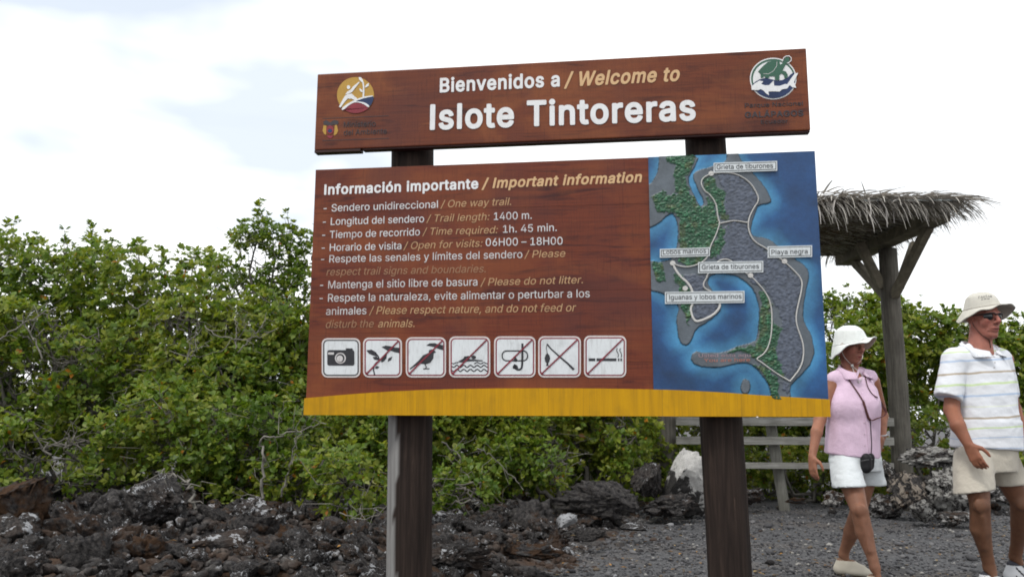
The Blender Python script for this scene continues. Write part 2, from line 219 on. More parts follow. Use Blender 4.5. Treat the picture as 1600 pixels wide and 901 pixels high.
# ------------------------------------------------------------------ letter outlines: advance, regular rings, bold rings (closed rings of x,z in thousandths of the type size)
GLYPH = {" ":[188,[],[]],",":[188,[[38,-121,81,-121,86,-118,139,69,136,72,66,71,37,-116]],[]],"-":[453,[[114,186,337,186,339,241,337,245,332,246,117,246,112,241]],[]],".":[188,[[89,-6,108,-4,123,3,138,19,143,34,141,54,134,69,118,83,103,88,83,87,68,80,54,64,49,49,49,29,56,14,68,2]],[]],"/":[249,[[14,-78,72,-77,236,527,237,532,232,535,182,535,176,532,13,-73]],[[10,-101,74,-101,86,-96,94,-86,259,528,257,544,244,556,174,558,159,550,154,539,-10,-71,-6,-91]]],"0":[453,[[218,-9,261,-6,296,5,335,31,360,61,379,96,393,136,405,201,407,251,405,306,397,356,380,411,361,446,335,476,296,503,261,515,226,518,191,514,156,503,118,476,93,446,73,411,60,371,48,306,46,256,48,201,56,151,74,96,93,61,116,33,145,11,176,-2],[201,55,181,63,159,81,141,105,129,131,117,176,113,211,113,296,126,366,135,391,151,419,171,439,191,451,216,457,236,457,261,451,281,440,304,416,318,391,331,351,339,311,342,256,340,211,336,176,324,131,311,104,296,83,271,63,251,55,226,52]],[]],"1":[453,[[76,-2,389,-2,393,3,393,53,389,57,278,58,278,503,274,511,199,511,85,428,84,358,89,358,204,442,210,443,211,63,209,57,79,57,74,53]],[]],"4":[453,[[283,-2,344,-2,346,103,413,103,415,108,413,165,345,163,345,318,281,318,278,162,258,165,118,165,113,168,313,508,308,511,248,511,38,159,38,108,43,103,278,102,280,3]],[]],"5":[453,[[209,-9,253,-6,283,1,313,15,345,41,368,71,383,101,392,146,392,186,383,224,366,261,338,295,303,319,263,332,218,336,178,327,138,306,152,446,158,450,363,450,367,451,368,456,368,486,368,506,363,511,98,511,94,506,65,256,67,251,128,244,153,260,183,271,218,275,247,271,273,261,296,241,313,218,323,191,326,151,322,131,313,106,299,86,283,72,248,55,203,53,168,65,138,92,128,111,123,131,59,131,61,106,69,81,83,56,100,36,123,18,148,5,178,-5]],[]],"6":[453,[[215,-9,252,-7,282,0,309,11,331,26,352,47,369,71,381,96,389,126,390,171,382,216,365,251,339,281,307,302,267,313,222,315,186,306,323,506,317,511,252,511,248,506,110,301,79,241,66,201,62,166,64,131,74,91,89,61,116,31,142,13,177,-2],[212,51,177,63,160,76,147,91,136,111,130,131,128,176,139,211,152,231,167,245,202,261,242,262,277,250,295,236,307,221,322,186,323,136,312,101,287,71,252,53]],[]],"8":[453,[[212,-9,245,-8,285,-2,315,8,340,22,364,41,385,70,397,96,402,121,399,166,380,211,365,230,347,246,305,266,325,275,345,289,360,307,374,331,382,356,384,381,375,427,355,461,325,489,285,509,240,518,185,514,145,500,110,476,83,441,73,416,69,391,69,366,75,337,90,308,105,291,125,276,148,266,110,250,80,223,59,186,50,146,52,111,59,86,72,61,90,40,113,21,145,5,175,-4],[215,51,169,61,150,72,135,86,126,101,119,121,117,141,120,163,138,196,170,221,215,233,265,228,300,209,324,181,334,151,332,116,317,86,290,65,255,54],[195,296,164,311,150,326,141,341,136,361,135,381,145,417,165,440,200,455,245,456,280,444,305,421,315,396,316,361,305,331,285,310,260,297,225,292]],[]],":":[188,[[89,-6,108,-4,123,3,138,19,143,34,141,54,134,69,118,83,103,88,83,87,68,80,54,64,49,49,49,29,56,14,68,2],[89,269,108,271,123,278,135,289,143,309,141,329,134,344,123,355,103,363,83,362,67,354,53,339,49,324,49,304,56,289,68,277]],[]],"A":[480,[[16,-2,85,-2,135,138,144,140,339,140,344,138,394,-2,463,-2,279,506,274,511,204,511,199,508,15,3],[159,202,239,446,284,303,320,203,314,201]],[[12,-25,86,-25,101,-19,108,-10,151,115,156,117,326,116,372,-10,380,-20,391,-25,466,-25,478,-20,486,-10,486,10,300,515,286,532,196,534,179,520,-8,5,-4,-15],[191,224,236,362,241,361,288,225]]],"B":[456,[],[[56,-25,265,-25,320,-17,355,-4,385,14,410,38,427,65,442,120,438,180,418,225,377,265,377,270,401,295,416,325,423,360,420,405,410,440,395,466,367,495,340,513,295,529,245,534,60,534,47,530,38,520,35,0,40,-15],[150,84,150,206,275,203,305,188,324,165,329,145,328,120,315,101,300,91,260,83],[150,310,150,426,265,425,290,415,304,400,310,380,309,355,299,335,285,323,245,310]]],"E":[419,[[60,-2,374,-2,377,3,377,53,373,59,133,59,127,63,128,226,353,227,357,233,357,268,357,283,353,288,128,288,127,448,368,450,374,453,373,509,63,511,58,508,58,3]],[]],"G":[520,[[259,-9,308,-6,343,3,378,17,408,38,440,71,461,106,473,141,479,181,478,258,283,258,281,251,283,197,411,196,411,171,400,136,383,106,364,86,341,71,308,59,268,55,238,58,208,66,183,79,153,105,135,131,120,161,108,211,105,256,108,296,117,336,134,376,153,404,183,430,208,443,238,452,273,454,308,448,338,436,368,413,389,386,408,347,468,347,476,351,466,386,451,416,430,446,409,466,383,486,353,501,318,512,278,518,223,514,183,503,148,486,113,458,80,416,60,376,46,331,39,276,39,226,50,161,67,116,91,76,128,37,163,15,203,0]],[[258,-32,310,-29,350,-19,390,-2,435,31,463,63,483,98,496,138,503,198,502,263,485,280,280,281,265,274,259,263,260,188,269,178,280,174,386,173,380,148,363,118,342,98,315,85,290,79,255,79,230,83,200,96,180,111,161,133,142,168,133,203,128,253,131,293,138,328,153,363,170,389,195,410,220,423,250,430,280,430,315,422,355,393,373,368,389,333,400,325,480,325,490,330,498,343,493,378,476,418,454,453,425,483,385,511,350,527,310,537,265,541,220,537,172,523,133,503,85,462,57,423,31,363,18,308,15,253,19,198,30,148,47,103,84,48,115,18,155,-7,200,-23]]],"H":[517,[[60,-2,123,-2,127,3,127,228,133,230,388,230,390,3,393,-2,458,-1,458,509,393,511,390,508,390,293,383,291,128,292,127,508,123,511,58,509,58,3]],[]],"I":[190,[[62,-2,125,-2,130,3,130,503,130,508,125,511,65,511,60,508,60,3]],[[58,-25,132,-25,147,-16,153,-5,153,510,147,525,132,534,57,534,43,525,37,510,37,0,42,-15]]],"L":[393,[[60,-2,358,-2,363,3,363,53,358,59,128,60,127,503,123,511,63,511,58,508,58,3]],[[56,-25,360,-25,376,-20,386,-5,386,60,380,73,370,80,150,84,150,510,144,525,130,533,55,534,41,525,35,510,35,0,40,-15]]],"M":[628,[[60,-2,123,-1,123,419,167,293,283,1,288,-2,338,-2,343,-1,345,3,457,288,502,408,503,420,502,3,503,-2,569,-2,568,510,478,511,473,508,350,188,318,91,313,83,283,178,154,508,148,511,58,509,58,3]],[]],"N":[523,[[60,-2,123,-2,127,3,127,298,123,420,201,288,383,2,388,-2,464,-2,463,510,403,511,397,508,398,91,353,170,138,509,58,509,58,3]],[]],"O":[533,[[257,-9,308,-6,348,5,388,26,430,61,456,96,475,136,491,201,495,251,492,306,480,356,464,396,430,446,398,476,363,497,313,514,268,518,223,514,183,503,148,485,103,446,78,411,53,356,41,306,38,256,42,201,51,156,70,111,103,62,133,34,168,13,208,-2],[248,56,213,64,183,79,161,96,137,126,120,161,110,196,106,231,106,276,111,316,122,351,137,381,161,411,183,430,213,445,248,453,283,453,318,445,348,431,373,411,393,387,412,351,422,316,427,276,427,231,423,196,413,161,396,126,372,96,346,76,313,62,283,56]],[[257,-32,315,-28,360,-15,411,13,445,44,475,83,497,128,514,198,518,253,515,308,504,358,485,406,450,458,415,492,375,517,330,533,270,541,220,537,173,523,120,494,85,461,50,408,30,362,19,308,15,253,19,198,30,148,48,103,85,48,120,15,155,-7,200,-24],[260,78,230,83,205,93,185,106,164,128,148,153,137,183,128,258,133,308,142,338,170,388,190,407,215,421,240,428,270,431,300,427,325,418,353,398,371,378,397,323,403,288,405,238,391,168,361,118,345,103,315,87]]],"P":[445,[[60,-2,123,-2,127,3,128,184,253,185,303,193,333,206,353,219,374,238,391,263,403,293,410,328,410,363,405,393,393,428,378,451,358,472,333,489,303,502,253,510,63,511,58,508,58,3],[128,244,128,450,263,448,293,438,318,419,330,403,338,383,342,338,333,298,311,268,288,254,258,246]],[[56,-25,130,-24,148,-10,149,160,255,162,315,173,345,186,373,205,395,228,413,255,427,295,433,330,433,365,425,410,413,440,395,467,370,492,341,510,295,528,255,533,60,534,47,530,38,520,35,0,40,-15],[150,269,150,426,255,426,280,419,300,405,315,380,319,340,313,310,295,285,275,274,250,268]]],"R":[449,[[60,-2,123,-2,127,3,128,195,243,196,248,195,353,-2,429,-2,317,203,318,209,358,231,385,258,402,293,411,338,407,393,392,433,368,466,333,491,293,505,253,510,63,511,58,508,58,3],[128,257,128,450,233,450,268,447,298,437,323,417,338,388,343,343,333,303,313,279,288,265,258,258]],[]],"S":[447,[[209,-11,256,-9,291,-3,321,8,351,24,374,44,395,74,405,99,409,124,409,159,401,189,386,214,361,239,311,266,166,311,139,329,121,352,117,369,118,389,126,409,136,424,166,445,211,456,256,454,281,446,301,435,325,409,336,377,401,377,399,404,391,428,379,449,361,470,336,489,306,504,276,513,246,517,211,518,176,513,141,502,111,486,86,465,67,439,56,414,51,384,51,354,59,324,74,299,96,278,126,259,161,244,296,203,324,184,339,164,344,144,342,124,336,107,324,89,308,74,286,62,246,52,191,54,148,69,121,94,111,113,106,134,101,139,41,139,36,135,41,104,53,74,70,49,90,29,112,14,141,2,171,-6]],[[209,-34,263,-32,298,-25,363,5,388,26,414,61,426,91,432,126,431,166,421,201,403,229,376,256,318,288,178,331,154,346,142,361,143,391,158,413,183,427,223,434,258,430,288,416,306,396,315,366,328,355,403,353,423,366,425,391,417,426,399,461,378,485,352,506,313,526,243,541,193,539,158,532,98,505,71,481,48,451,34,421,28,386,28,351,37,316,55,286,83,259,153,223,283,183,303,171,317,156,319,126,299,96,268,80,223,74,183,79,153,94,135,116,124,151,113,160,33,162,18,151,13,136,23,86,43,46,64,21,93,-1,133,-20]]],"T":[449,[[194,-2,255,-2,259,3,259,448,415,450,419,458,419,503,415,511,35,511,30,508,30,453,35,450,191,448,191,3]],[[189,-25,262,-24,273,-20,282,-5,282,425,417,427,432,432,442,450,442,510,437,523,427,532,32,534,19,530,10,520,7,450,20,430,168,425,168,0,173,-15]]],"U":[517,[[247,-10,313,-4,368,15,393,33,417,55,435,80,447,105,456,140,459,170,458,510,393,511,391,505,391,175,388,150,381,125,362,95,333,72,298,58,258,54,218,58,187,70,156,95,137,125,129,150,126,175,126,505,123,511,58,509,58,170,61,140,68,110,93,64,113,42,138,22,186,0]],[]],"W":[686,[],[[151,-25,231,-25,251,-13,341,314,346,307,435,-15,456,-25,531,-25,546,-19,555,-5,694,500,694,515,686,528,671,534,601,534,590,530,581,520,491,181,404,515,393,530,381,534,301,534,284,520,196,189,191,187,104,520,95,530,81,534,11,534,-3,525,-8,515,-8,500,130,-5,136,-17]]],"Y":[472,[[204,-2,269,-1,271,208,454,504,457,508,454,511,379,510,277,343,239,274,234,271,204,328,93,508,89,511,29,511,14,508,200,208,201,3]],[]],"a":[389,[[148,-11,188,-9,223,2,249,19,273,50,276,-1,339,-1,339,249,335,289,327,314,308,344,278,367,248,379,218,385,183,386,143,380,113,370,88,356,68,339,53,320,40,294,43,288,98,272,119,299,143,317,173,327,203,329,228,324,248,315,263,299,270,284,273,249,263,236,243,230,143,217,103,207,61,184,37,154,30,129,29,94,36,64,46,44,63,23,88,6,113,-4],[148,49,118,60,100,79,95,94,95,114,99,129,106,139,123,152,143,160,238,175,273,185,273,124,264,99,250,79,228,62,208,53,178,47]],[[149,-34,205,-28,250,-9,270,-24,340,-25,355,-17,362,-4,362,251,355,306,339,341,315,369,280,392,235,405,160,407,95,387,70,371,45,348,17,296,18,281,30,268,100,249,118,256,145,292,175,304,220,303,235,296,247,281,250,256,120,236,65,215,31,186,12,151,6,121,7,81,16,51,34,21,53,1,80,-16,110,-27],[155,71,130,80,119,91,118,111,125,126,160,140,250,153,248,121,230,91,195,73]]],"b":[424,[[217,-10,261,-7,301,7,336,33,365,70,383,115,391,170,390,225,379,275,363,310,335,345,301,370,261,383,216,386,176,378,146,358,116,323,116,505,111,511,52,510,51,0,111,-2,114,0,116,57,140,25,161,8,186,-4],[206,50,181,56,161,68,144,85,131,105,118,150,116,215,128,265,151,301,170,315,186,323,206,327,231,328,251,324,271,315,291,298,304,280,316,255,323,225,325,165,321,140,311,110,287,75,271,63,251,53,231,50]],[[217,-33,263,-30,313,-13,353,17,383,56,400,92,413,152,414,212,404,272,391,307,365,347,328,381,298,396,263,406,213,409,178,403,143,385,140,387,139,507,135,522,118,534,44,532,32,522,28,507,29,-8,35,-18,48,-25,113,-25,128,-19,138,-4,173,-24],[213,72,178,84,154,112,141,152,138,202,148,252,166,282,193,301,228,305,258,296,285,267,299,227,303,177,295,132,276,97,248,77]]],"c":[396,[[197,-10,252,-5,277,3,302,16,339,50,355,75,365,100,358,105,302,117,287,86,267,66,237,52,207,48,177,52,152,63,132,81,115,105,106,130,100,160,98,190,101,225,118,275,133,295,152,313,187,326,227,326,252,319,274,305,290,285,302,260,363,275,360,290,347,315,312,353,267,377,217,386,177,384,142,375,117,362,89,340,65,310,47,277,38,245,33,205,34,150,42,115,54,85,72,55,101,25,127,8,157,-4]],[[196,-33,264,-26,319,0,344,21,365,47,388,102,384,115,374,124,299,142,284,132,271,102,254,85,229,74,204,71,165,82,138,112,123,162,123,217,137,262,164,293,199,305,239,300,259,287,283,247,299,237,369,253,379,259,387,272,383,292,370,322,329,369,278,397,219,409,169,406,134,396,104,382,74,358,49,329,27,287,15,247,10,207,10,162,19,112,34,72,53,42,87,7,119,-14,154,-27]]],"d":[424,[[186,-10,227,-7,252,2,282,23,307,56,311,50,312,-1,367,-2,374,0,372,511,312,511,309,505,307,322,281,355,247,378,207,386,167,384,127,371,97,352,69,320,46,275,34,225,33,170,41,115,55,80,77,44,109,15,147,-3],[187,50,162,58,147,67,132,80,119,100,101,150,99,215,112,266,137,302,155,315,172,323,192,327,217,327,242,321,262,310,278,295,292,275,302,250,307,225,308,160,304,135,293,105,267,71,252,61,232,53,212,49]],[[185,-33,244,-26,284,-5,299,-21,314,-25,379,-24,396,-8,397,507,393,522,379,533,309,534,290,522,286,507,284,383,254,400,219,408,174,408,129,397,99,382,69,358,43,322,24,284,12,232,10,167,20,107,39,59,69,18,99,-6,144,-26],[199,72,169,80,144,102,127,142,121,192,127,237,142,272,169,297,204,305,239,297,267,272,282,237,287,187,280,137,261,97,234,77]]],"e":[404,[[201,-10,262,-4,307,15,343,45,357,67,367,90,307,107,282,73,257,56,222,48,177,52,147,66,119,95,105,125,99,165,367,167,373,170,372,215,367,255,354,295,336,325,311,350,277,371,247,381,207,386,172,383,137,373,102,353,79,330,61,305,47,275,37,240,32,190,34,150,42,115,62,70,80,45,102,24,132,6,162,-4],[102,223,99,230,107,260,117,280,132,299,164,320,202,328,242,322,272,303,295,270,307,225,292,223]],[[200,-33,239,-32,279,-24,334,5,354,23,376,52,390,87,387,102,374,114,304,130,288,122,273,97,254,80,229,72,194,72,169,80,149,94,132,117,125,142,374,144,390,152,396,172,394,227,386,272,373,307,351,342,319,373,284,394,249,405,204,409,169,406,129,395,89,372,63,347,41,317,25,282,12,232,9,187,11,147,20,107,40,62,64,28,89,5,119,-14,154,-26],[129,246,136,267,154,288,179,302,204,305,229,302,250,292,268,272,278,247]]],"f":[254,[[81,-2,139,-2,144,3,144,323,224,325,230,328,229,379,144,383,147,443,155,458,174,469,194,472,229,469,244,518,242,523,234,526,204,531,174,531,144,525,124,515,99,493,85,468,80,443,79,383,74,381,9,381,4,378,4,328,9,325,78,323,79,3]],[[77,-25,146,-25,157,-20,166,-5,168,300,236,303,250,315,253,330,253,380,247,395,231,404,168,405,168,430,171,441,181,447,231,443,249,455,268,525,259,540,241,548,176,555,141,548,113,535,84,510,65,480,57,450,55,405,1,404,-13,395,-18,385,-19,325,-13,310,1,302,55,300,56,0,61,-15]]],"g":[425,[[192,-153,252,-149,302,-133,327,-118,342,-103,364,-68,371,-43,374,-8,372,380,312,380,311,332,307,324,280,357,242,380,197,386,147,379,112,363,87,343,62,311,46,277,38,247,33,212,33,172,37,137,47,102,60,77,77,53,92,39,122,19,152,8,182,3,217,4,242,10,267,22,287,39,307,65,309,62,309,-8,305,-38,292,-63,262,-84,222,-94,192,-94,167,-90,132,-73,102,-40,50,-68,53,-78,67,-98,102,-127,142,-145],[187,62,167,67,147,77,132,90,119,107,107,132,101,157,99,217,113,267,137,302,152,314,172,323,217,327,237,323,257,314,277,298,289,282,298,262,307,232,309,167,296,117,285,97,270,82,237,65,212,61]],[[192,-176,259,-171,318,-151,362,-116,379,-91,389,-65,397,-11,397,379,392,394,379,403,309,404,299,399,284,383,254,400,219,408,174,408,129,397,95,379,62,349,39,317,19,269,10,209,14,134,32,79,63,34,114,-2,164,-18,229,-17,286,4,284,-26,276,-46,259,-60,239,-68,199,-72,165,-66,144,-53,115,-21,104,-16,86,-21,29,-57,26,-71,34,-91,74,-136,124,-163],[199,84,164,94,142,114,125,154,121,204,129,244,152,284,179,302,214,305,244,295,270,269,284,229,287,179,278,134,260,104,234,88]]],"h":[410,[[53,-2,111,-2,116,3,116,228,121,263,132,288,151,308,176,322,206,327,236,324,256,315,276,297,288,273,294,233,296,-2,356,-2,359,3,359,253,353,293,342,323,321,351,296,370,266,382,226,386,191,382,161,370,139,353,116,325,116,503,116,508,111,511,56,511,51,508,51,3]],[]],"i":[167,[[54,-2,114,-2,116,3,114,380,54,381,51,378,51,3],[69,443,89,441,104,446,119,458,125,468,128,483,124,500,114,514,99,523,84,526,64,522,49,510,42,498,39,478,44,463,54,452]],[[49,-25,121,-24,131,-18,139,-5,139,380,131,397,116,404,46,403,34,395,28,380,28,0,33,-15],[65,420,91,418,116,426,136,442,149,465,151,490,143,515,125,535,101,547,76,549,51,541,31,525,18,500,16,475,25,450,45,430]]],"l":[167,[[53,-2,111,-2,116,3,116,503,116,508,111,511,56,511,51,508,51,3]],[[49,-25,118,-25,133,-16,139,-5,139,510,133,525,118,534,48,534,34,525,28,510,28,0,33,-15]]],"m":[610,[[53,-2,111,-2,116,3,116,238,120,268,131,293,146,310,171,324,196,328,221,325,241,317,261,298,270,278,272,3,276,-2,336,-1,339,268,349,293,366,312,386,323,416,328,446,324,466,315,483,298,491,278,494,253,496,-2,557,-2,559,268,551,308,537,338,516,361,491,377,461,386,426,388,391,381,365,368,341,351,316,319,301,348,276,372,246,385,211,388,181,382,156,370,132,348,116,325,114,378,111,381,51,379,51,3]],[[49,-25,118,-25,129,-20,137,-10,141,260,150,280,163,294,198,305,232,295,248,270,249,0,258,-20,273,-25,338,-25,350,-20,358,-10,361,260,368,280,382,295,418,305,454,295,464,285,469,270,473,-10,481,-20,493,-25,558,-25,572,-20,582,0,581,270,573,315,549,360,508,394,478,406,448,411,413,409,378,401,318,363,283,395,238,410,183,406,138,385,128,398,113,404,53,404,38,399,28,380,28,0,33,-15]]],"n":[410,[[53,-2,111,-2,116,3,116,233,119,258,126,279,141,300,161,315,186,324,211,327,236,324,261,312,279,293,291,263,294,233,296,-2,357,-2,357,273,352,298,342,323,328,343,306,364,286,375,256,384,226,386,196,383,171,375,151,363,131,345,116,324,114,378,111,381,51,379,51,3]],[[49,-25,118,-25,129,-20,137,-10,141,250,148,270,163,289,183,300,208,304,228,302,248,293,263,275,269,255,273,-10,281,-20,293,-25,358,-25,377,-15,382,0,382,240,378,285,369,320,356,345,338,367,308,390,268,405,228,409,178,402,138,383,128,398,113,404,48,404,31,390,28,0,33,-15]]],"o":[415,[[197,-10,237,-8,272,1,302,15,326,35,352,69,368,100,377,130,382,170,381,225,373,260,361,290,344,320,315,350,287,369,257,380,222,385,187,385,147,376,117,362,92,343,68,315,49,280,38,245,33,205,34,150,42,115,54,85,72,55,101,25,127,8,157,-4],[187,50,162,57,147,67,129,85,115,105,100,155,100,215,113,265,125,285,142,305,157,316,177,324,222,327,242,323,262,313,283,295,297,275,307,250,314,220,315,160,309,130,300,105,287,86,272,71,252,57,232,51]],[[196,-33,244,-30,279,-21,314,-4,341,17,364,45,388,87,400,127,405,167,405,212,397,262,381,302,364,332,337,362,299,388,264,402,224,408,184,408,139,398,104,382,74,358,49,329,27,287,15,247,10,207,10,162,19,112,34,72,53,42,87,7,119,-14,154,-27],[194,72,159,87,135,117,123,157,122,207,134,256,154,285,179,301,219,304,252,292,278,262,292,217,293,167,282,122,262,92,234,75]]],"p":[424,[[53,-145,111,-145,116,-140,116,56,145,20,176,0,206,-9,246,-9,286,0,316,16,346,43,370,80,383,115,391,170,391,210,383,260,371,295,353,325,326,353,301,370,276,379,246,385,216,386,186,381,166,373,146,358,116,321,112,380,51,379,51,-140],[206,50,181,56,161,68,144,85,131,105,118,150,116,215,128,265,151,301,170,315,186,323,206,327,231,328,251,324,271,315,291,298,304,280,316,255,323,225,325,165,321,140,311,110,287,75,271,63,251,53,231,50]],[[49,-168,118,-168,134,-158,139,-143,142,-8,173,-24,203,-31,248,-32,283,-25,313,-13,343,8,373,41,392,72,406,112,414,167,414,212,405,267,391,307,365,347,340,372,308,392,268,405,228,409,178,403,138,381,128,398,113,404,48,404,36,397,29,387,28,-143,33,-158],[213,72,178,84,154,112,141,152,138,202,148,252,166,282,193,301,228,305,258,296,285,267,299,227,303,177,295,132,276,97,248,77]]],"q":[424,[[312,-145,372,-145,374,-140,373,380,312,380,311,330,307,322,277,359,242,380,197,386,147,379,112,363,87,343,62,310,48,280,37,245,32,205,34,150,41,115,60,70,87,33,122,7,162,-7,207,-10,247,-1,282,23,307,56,309,-140],[187,50,162,58,147,67,132,80,119,100,101,150,99,215,112,266,137,302,155,315,172,323,192,327,217,327,242,321,262,310,278,295,292,275,302,250,307,225,308,160,304,135,293,105,267,71,252,61,232,53,212,49]],[]],"r":[259,[[53,-2,111,-2,116,3,116,238,118,258,125,278,141,300,166,316,196,323,241,320,245,323,245,378,241,386,201,386,166,377,136,357,116,329,114,378,111,381,56,381,51,378,51,3]],[[49,-25,118,-25,129,-20,137,-10,141,255,153,279,173,294,203,301,248,298,263,308,268,320,268,385,263,398,253,407,188,408,138,388,118,403,53,404,40,400,31,390,28,0,33,-15]]],"s":[365,[[168,-10,224,-6,259,4,279,14,300,30,319,54,329,75,332,95,332,120,326,145,314,164,299,180,259,202,144,234,124,245,114,260,112,285,121,305,139,320,169,330,209,329,233,320,250,305,269,275,326,290,311,325,284,356,254,374,209,385,149,383,124,376,94,361,74,346,62,330,50,305,46,285,46,260,52,235,63,215,79,199,104,183,129,173,234,146,251,135,262,120,265,95,254,74,229,56,194,48,159,49,127,60,107,80,94,108,35,95,39,75,48,55,62,35,78,20,114,0]],[[168,-33,241,-26,296,-3,321,19,339,42,355,92,355,122,348,152,334,177,311,200,271,222,161,252,136,267,135,282,141,293,157,302,181,308,206,306,226,297,248,262,261,253,331,266,346,277,349,292,341,317,324,347,306,367,266,394,211,408,141,405,81,380,56,360,39,337,23,287,23,257,30,227,44,202,66,180,111,155,218,127,241,112,242,97,229,82,211,74,181,70,156,73,136,82,126,93,114,122,101,131,31,119,15,107,11,92,19,62,35,32,52,12,101,-20]]],"t":[227,[[158,-6,199,-4,211,-1,215,4,203,54,154,54,139,61,131,74,128,99,128,324,204,326,206,379,139,381,129,378,128,469,124,473,69,473,63,469,66,384,64,381,4,380,4,329,9,325,59,325,63,319,63,89,66,64,74,41,89,21,109,7,134,-2]],[[158,-29,216,-23,231,-15,237,-4,221,70,206,79,156,77,151,96,151,301,206,302,221,309,229,326,229,381,222,396,211,403,151,406,150,476,140,491,126,496,61,496,46,488,41,476,40,406,1,404,-16,391,-18,321,-4,304,36,302,40,296,41,76,54,31,71,6,91,-10,116,-21]]],"u":[410,[[171,-7,211,-4,246,8,271,26,291,53,296,48,298,-2,357,-2,359,373,356,381,296,381,294,378,294,153,290,118,276,90,261,73,231,57,201,52,176,55,151,65,131,85,120,108,116,143,116,378,111,381,66,381,51,378,51,138,53,108,59,78,73,48,96,21,131,1]],[[170,-30,228,-24,273,-4,283,-20,298,-25,363,-24,380,-10,382,380,378,392,368,401,293,404,274,390,269,130,262,110,248,92,228,80,203,75,178,78,163,85,149,100,141,120,136,390,118,404,63,404,43,402,31,390,28,135,37,70,54,35,83,2,128,-22]]],"v":[389,[[164,-2,225,-2,229,3,371,373,373,378,370,381,305,381,303,378,220,148,195,64,175,133,86,378,80,381,30,381,15,378,160,3]],[[159,-25,232,-24,249,-10,394,370,393,390,382,401,302,404,286,395,197,154,192,153,103,395,87,404,17,404,4,400,-5,390,-6,370,140,-10,147,-20]]],"w":[567,[[138,-2,196,-2,201,1,281,291,286,290,366,-1,426,-2,431,1,546,379,481,381,478,378,396,77,364,213,316,381,256,381,250,378,200,198,171,80,89,378,86,381,21,379]],[]],"y":[389,[[80,-147,115,-145,142,-137,171,-117,193,-87,346,308,373,378,370,381,305,381,303,378,221,153,195,70,86,378,80,381,30,381,15,378,161,-2,142,-52,124,-77,100,-88,65,-84,59,-87,46,-137,50,-142]],[[79,-170,122,-167,157,-155,190,-130,215,-95,394,370,393,390,382,401,302,404,286,395,197,154,192,153,103,395,87,404,17,404,4,400,-5,390,-6,370,136,0,123,-40,109,-60,92,-65,52,-63,37,-80,22,-135,24,-150,37,-162]]],"z":[380,[[42,-2,340,-1,341,53,335,58,130,58,334,328,335,378,330,381,115,381,50,381,46,378,46,328,50,321,245,321,250,318,41,48,40,3]],[]],"Á":[480,[],[[12,-25,86,-25,101,-19,108,-10,151,115,156,117,326,116,372,-10,380,-20,391,-25,466,-25,478,-20,486,-10,486,10,300,515,291,529,273,535,285,545,352,650,353,665,341,681,256,684,238,670,189,565,191,545,202,535,186,529,177,515,-7,10,-7,-10,1,-20],[191,224,236,362,241,361,288,225]]],"á":[389,[[148,-11,188,-9,223,2,249,19,273,50,276,-1,339,-1,339,249,335,289,327,314,308,344,278,367,248,379,218,385,183,386,143,380,113,370,88,356,68,339,53,320,40,294,43,288,98,272,119,299,143,317,173,327,203,329,228,324,248,315,263,299,270,284,273,249,263,236,243,230,143,217,103,207,61,184,37,154,30,129,29,94,36,64,46,44,63,23,88,6,113,-4],[148,49,118,60,100,79,95,94,95,114,99,129,106,139,123,152,143,160,238,175,273,185,273,124,264,99,250,79,228,62,208,53,178,47],[160,429,163,427,213,428,280,529,208,530]],[]],"í":[167,[[53,-2,111,-2,116,3,116,373,116,378,111,381,56,381,51,378,51,3],[55,428,108,428,175,528,171,531,106,531,102,528]],[]],"ó":[415,[],[[196,-33,264,-26,299,-13,329,7,372,57,390,92,401,132,406,182,404,227,395,267,373,317,349,350,314,380,279,397,243,407,321,522,318,542,299,554,224,554,209,546,157,437,157,422,168,407,104,382,64,348,34,302,15,247,10,207,12,147,25,92,43,57,74,18,104,-6,149,-25],[194,72,159,87,135,117,123,157,122,207,134,256,154,285,179,301,219,304,252,292,278,262,292,217,293,167,282,122,262,92,234,75]]],"–":[350,[[0,186,348,186,352,191,352,241,348,246,343,246,3,246,-2,241]],[]]}
# ------------------------------------------------------------------ the painted wooden sign
SYAW = 0.13353
sign = empty('information_sign', (0, 4.0, 0), -SYAW)
tag(sign, 'large red brown wooden welcome board with painted relief map standing on two round posts', 'information board')
_sc, _ss = math.cos(SYAW), math.sin(SYAW)
def bd(px, py):                    # photo pixel -> (x, z) on the face of the boards
    d = ray(px, py)
    # plane: (s cos, 4 - s sin, z)
    t = 4.0 / (d.y + d.x * _ss / _sc)
    return (d.x * t / _sc, CAMZ + d.z * t)
def bdy(px, py, y):                # the same, on a plane y metres behind the board face
    d = ray(px, py); t = (4.0 + y / _sc) / (d.y + d.x * _ss / _sc); return ((d.x * t - y * _ss) / _sc, CAMZ + d.z * t)
def bdz(ox, oy, k): return lambda x, y: bd(ox + x / k, oy + y / k)

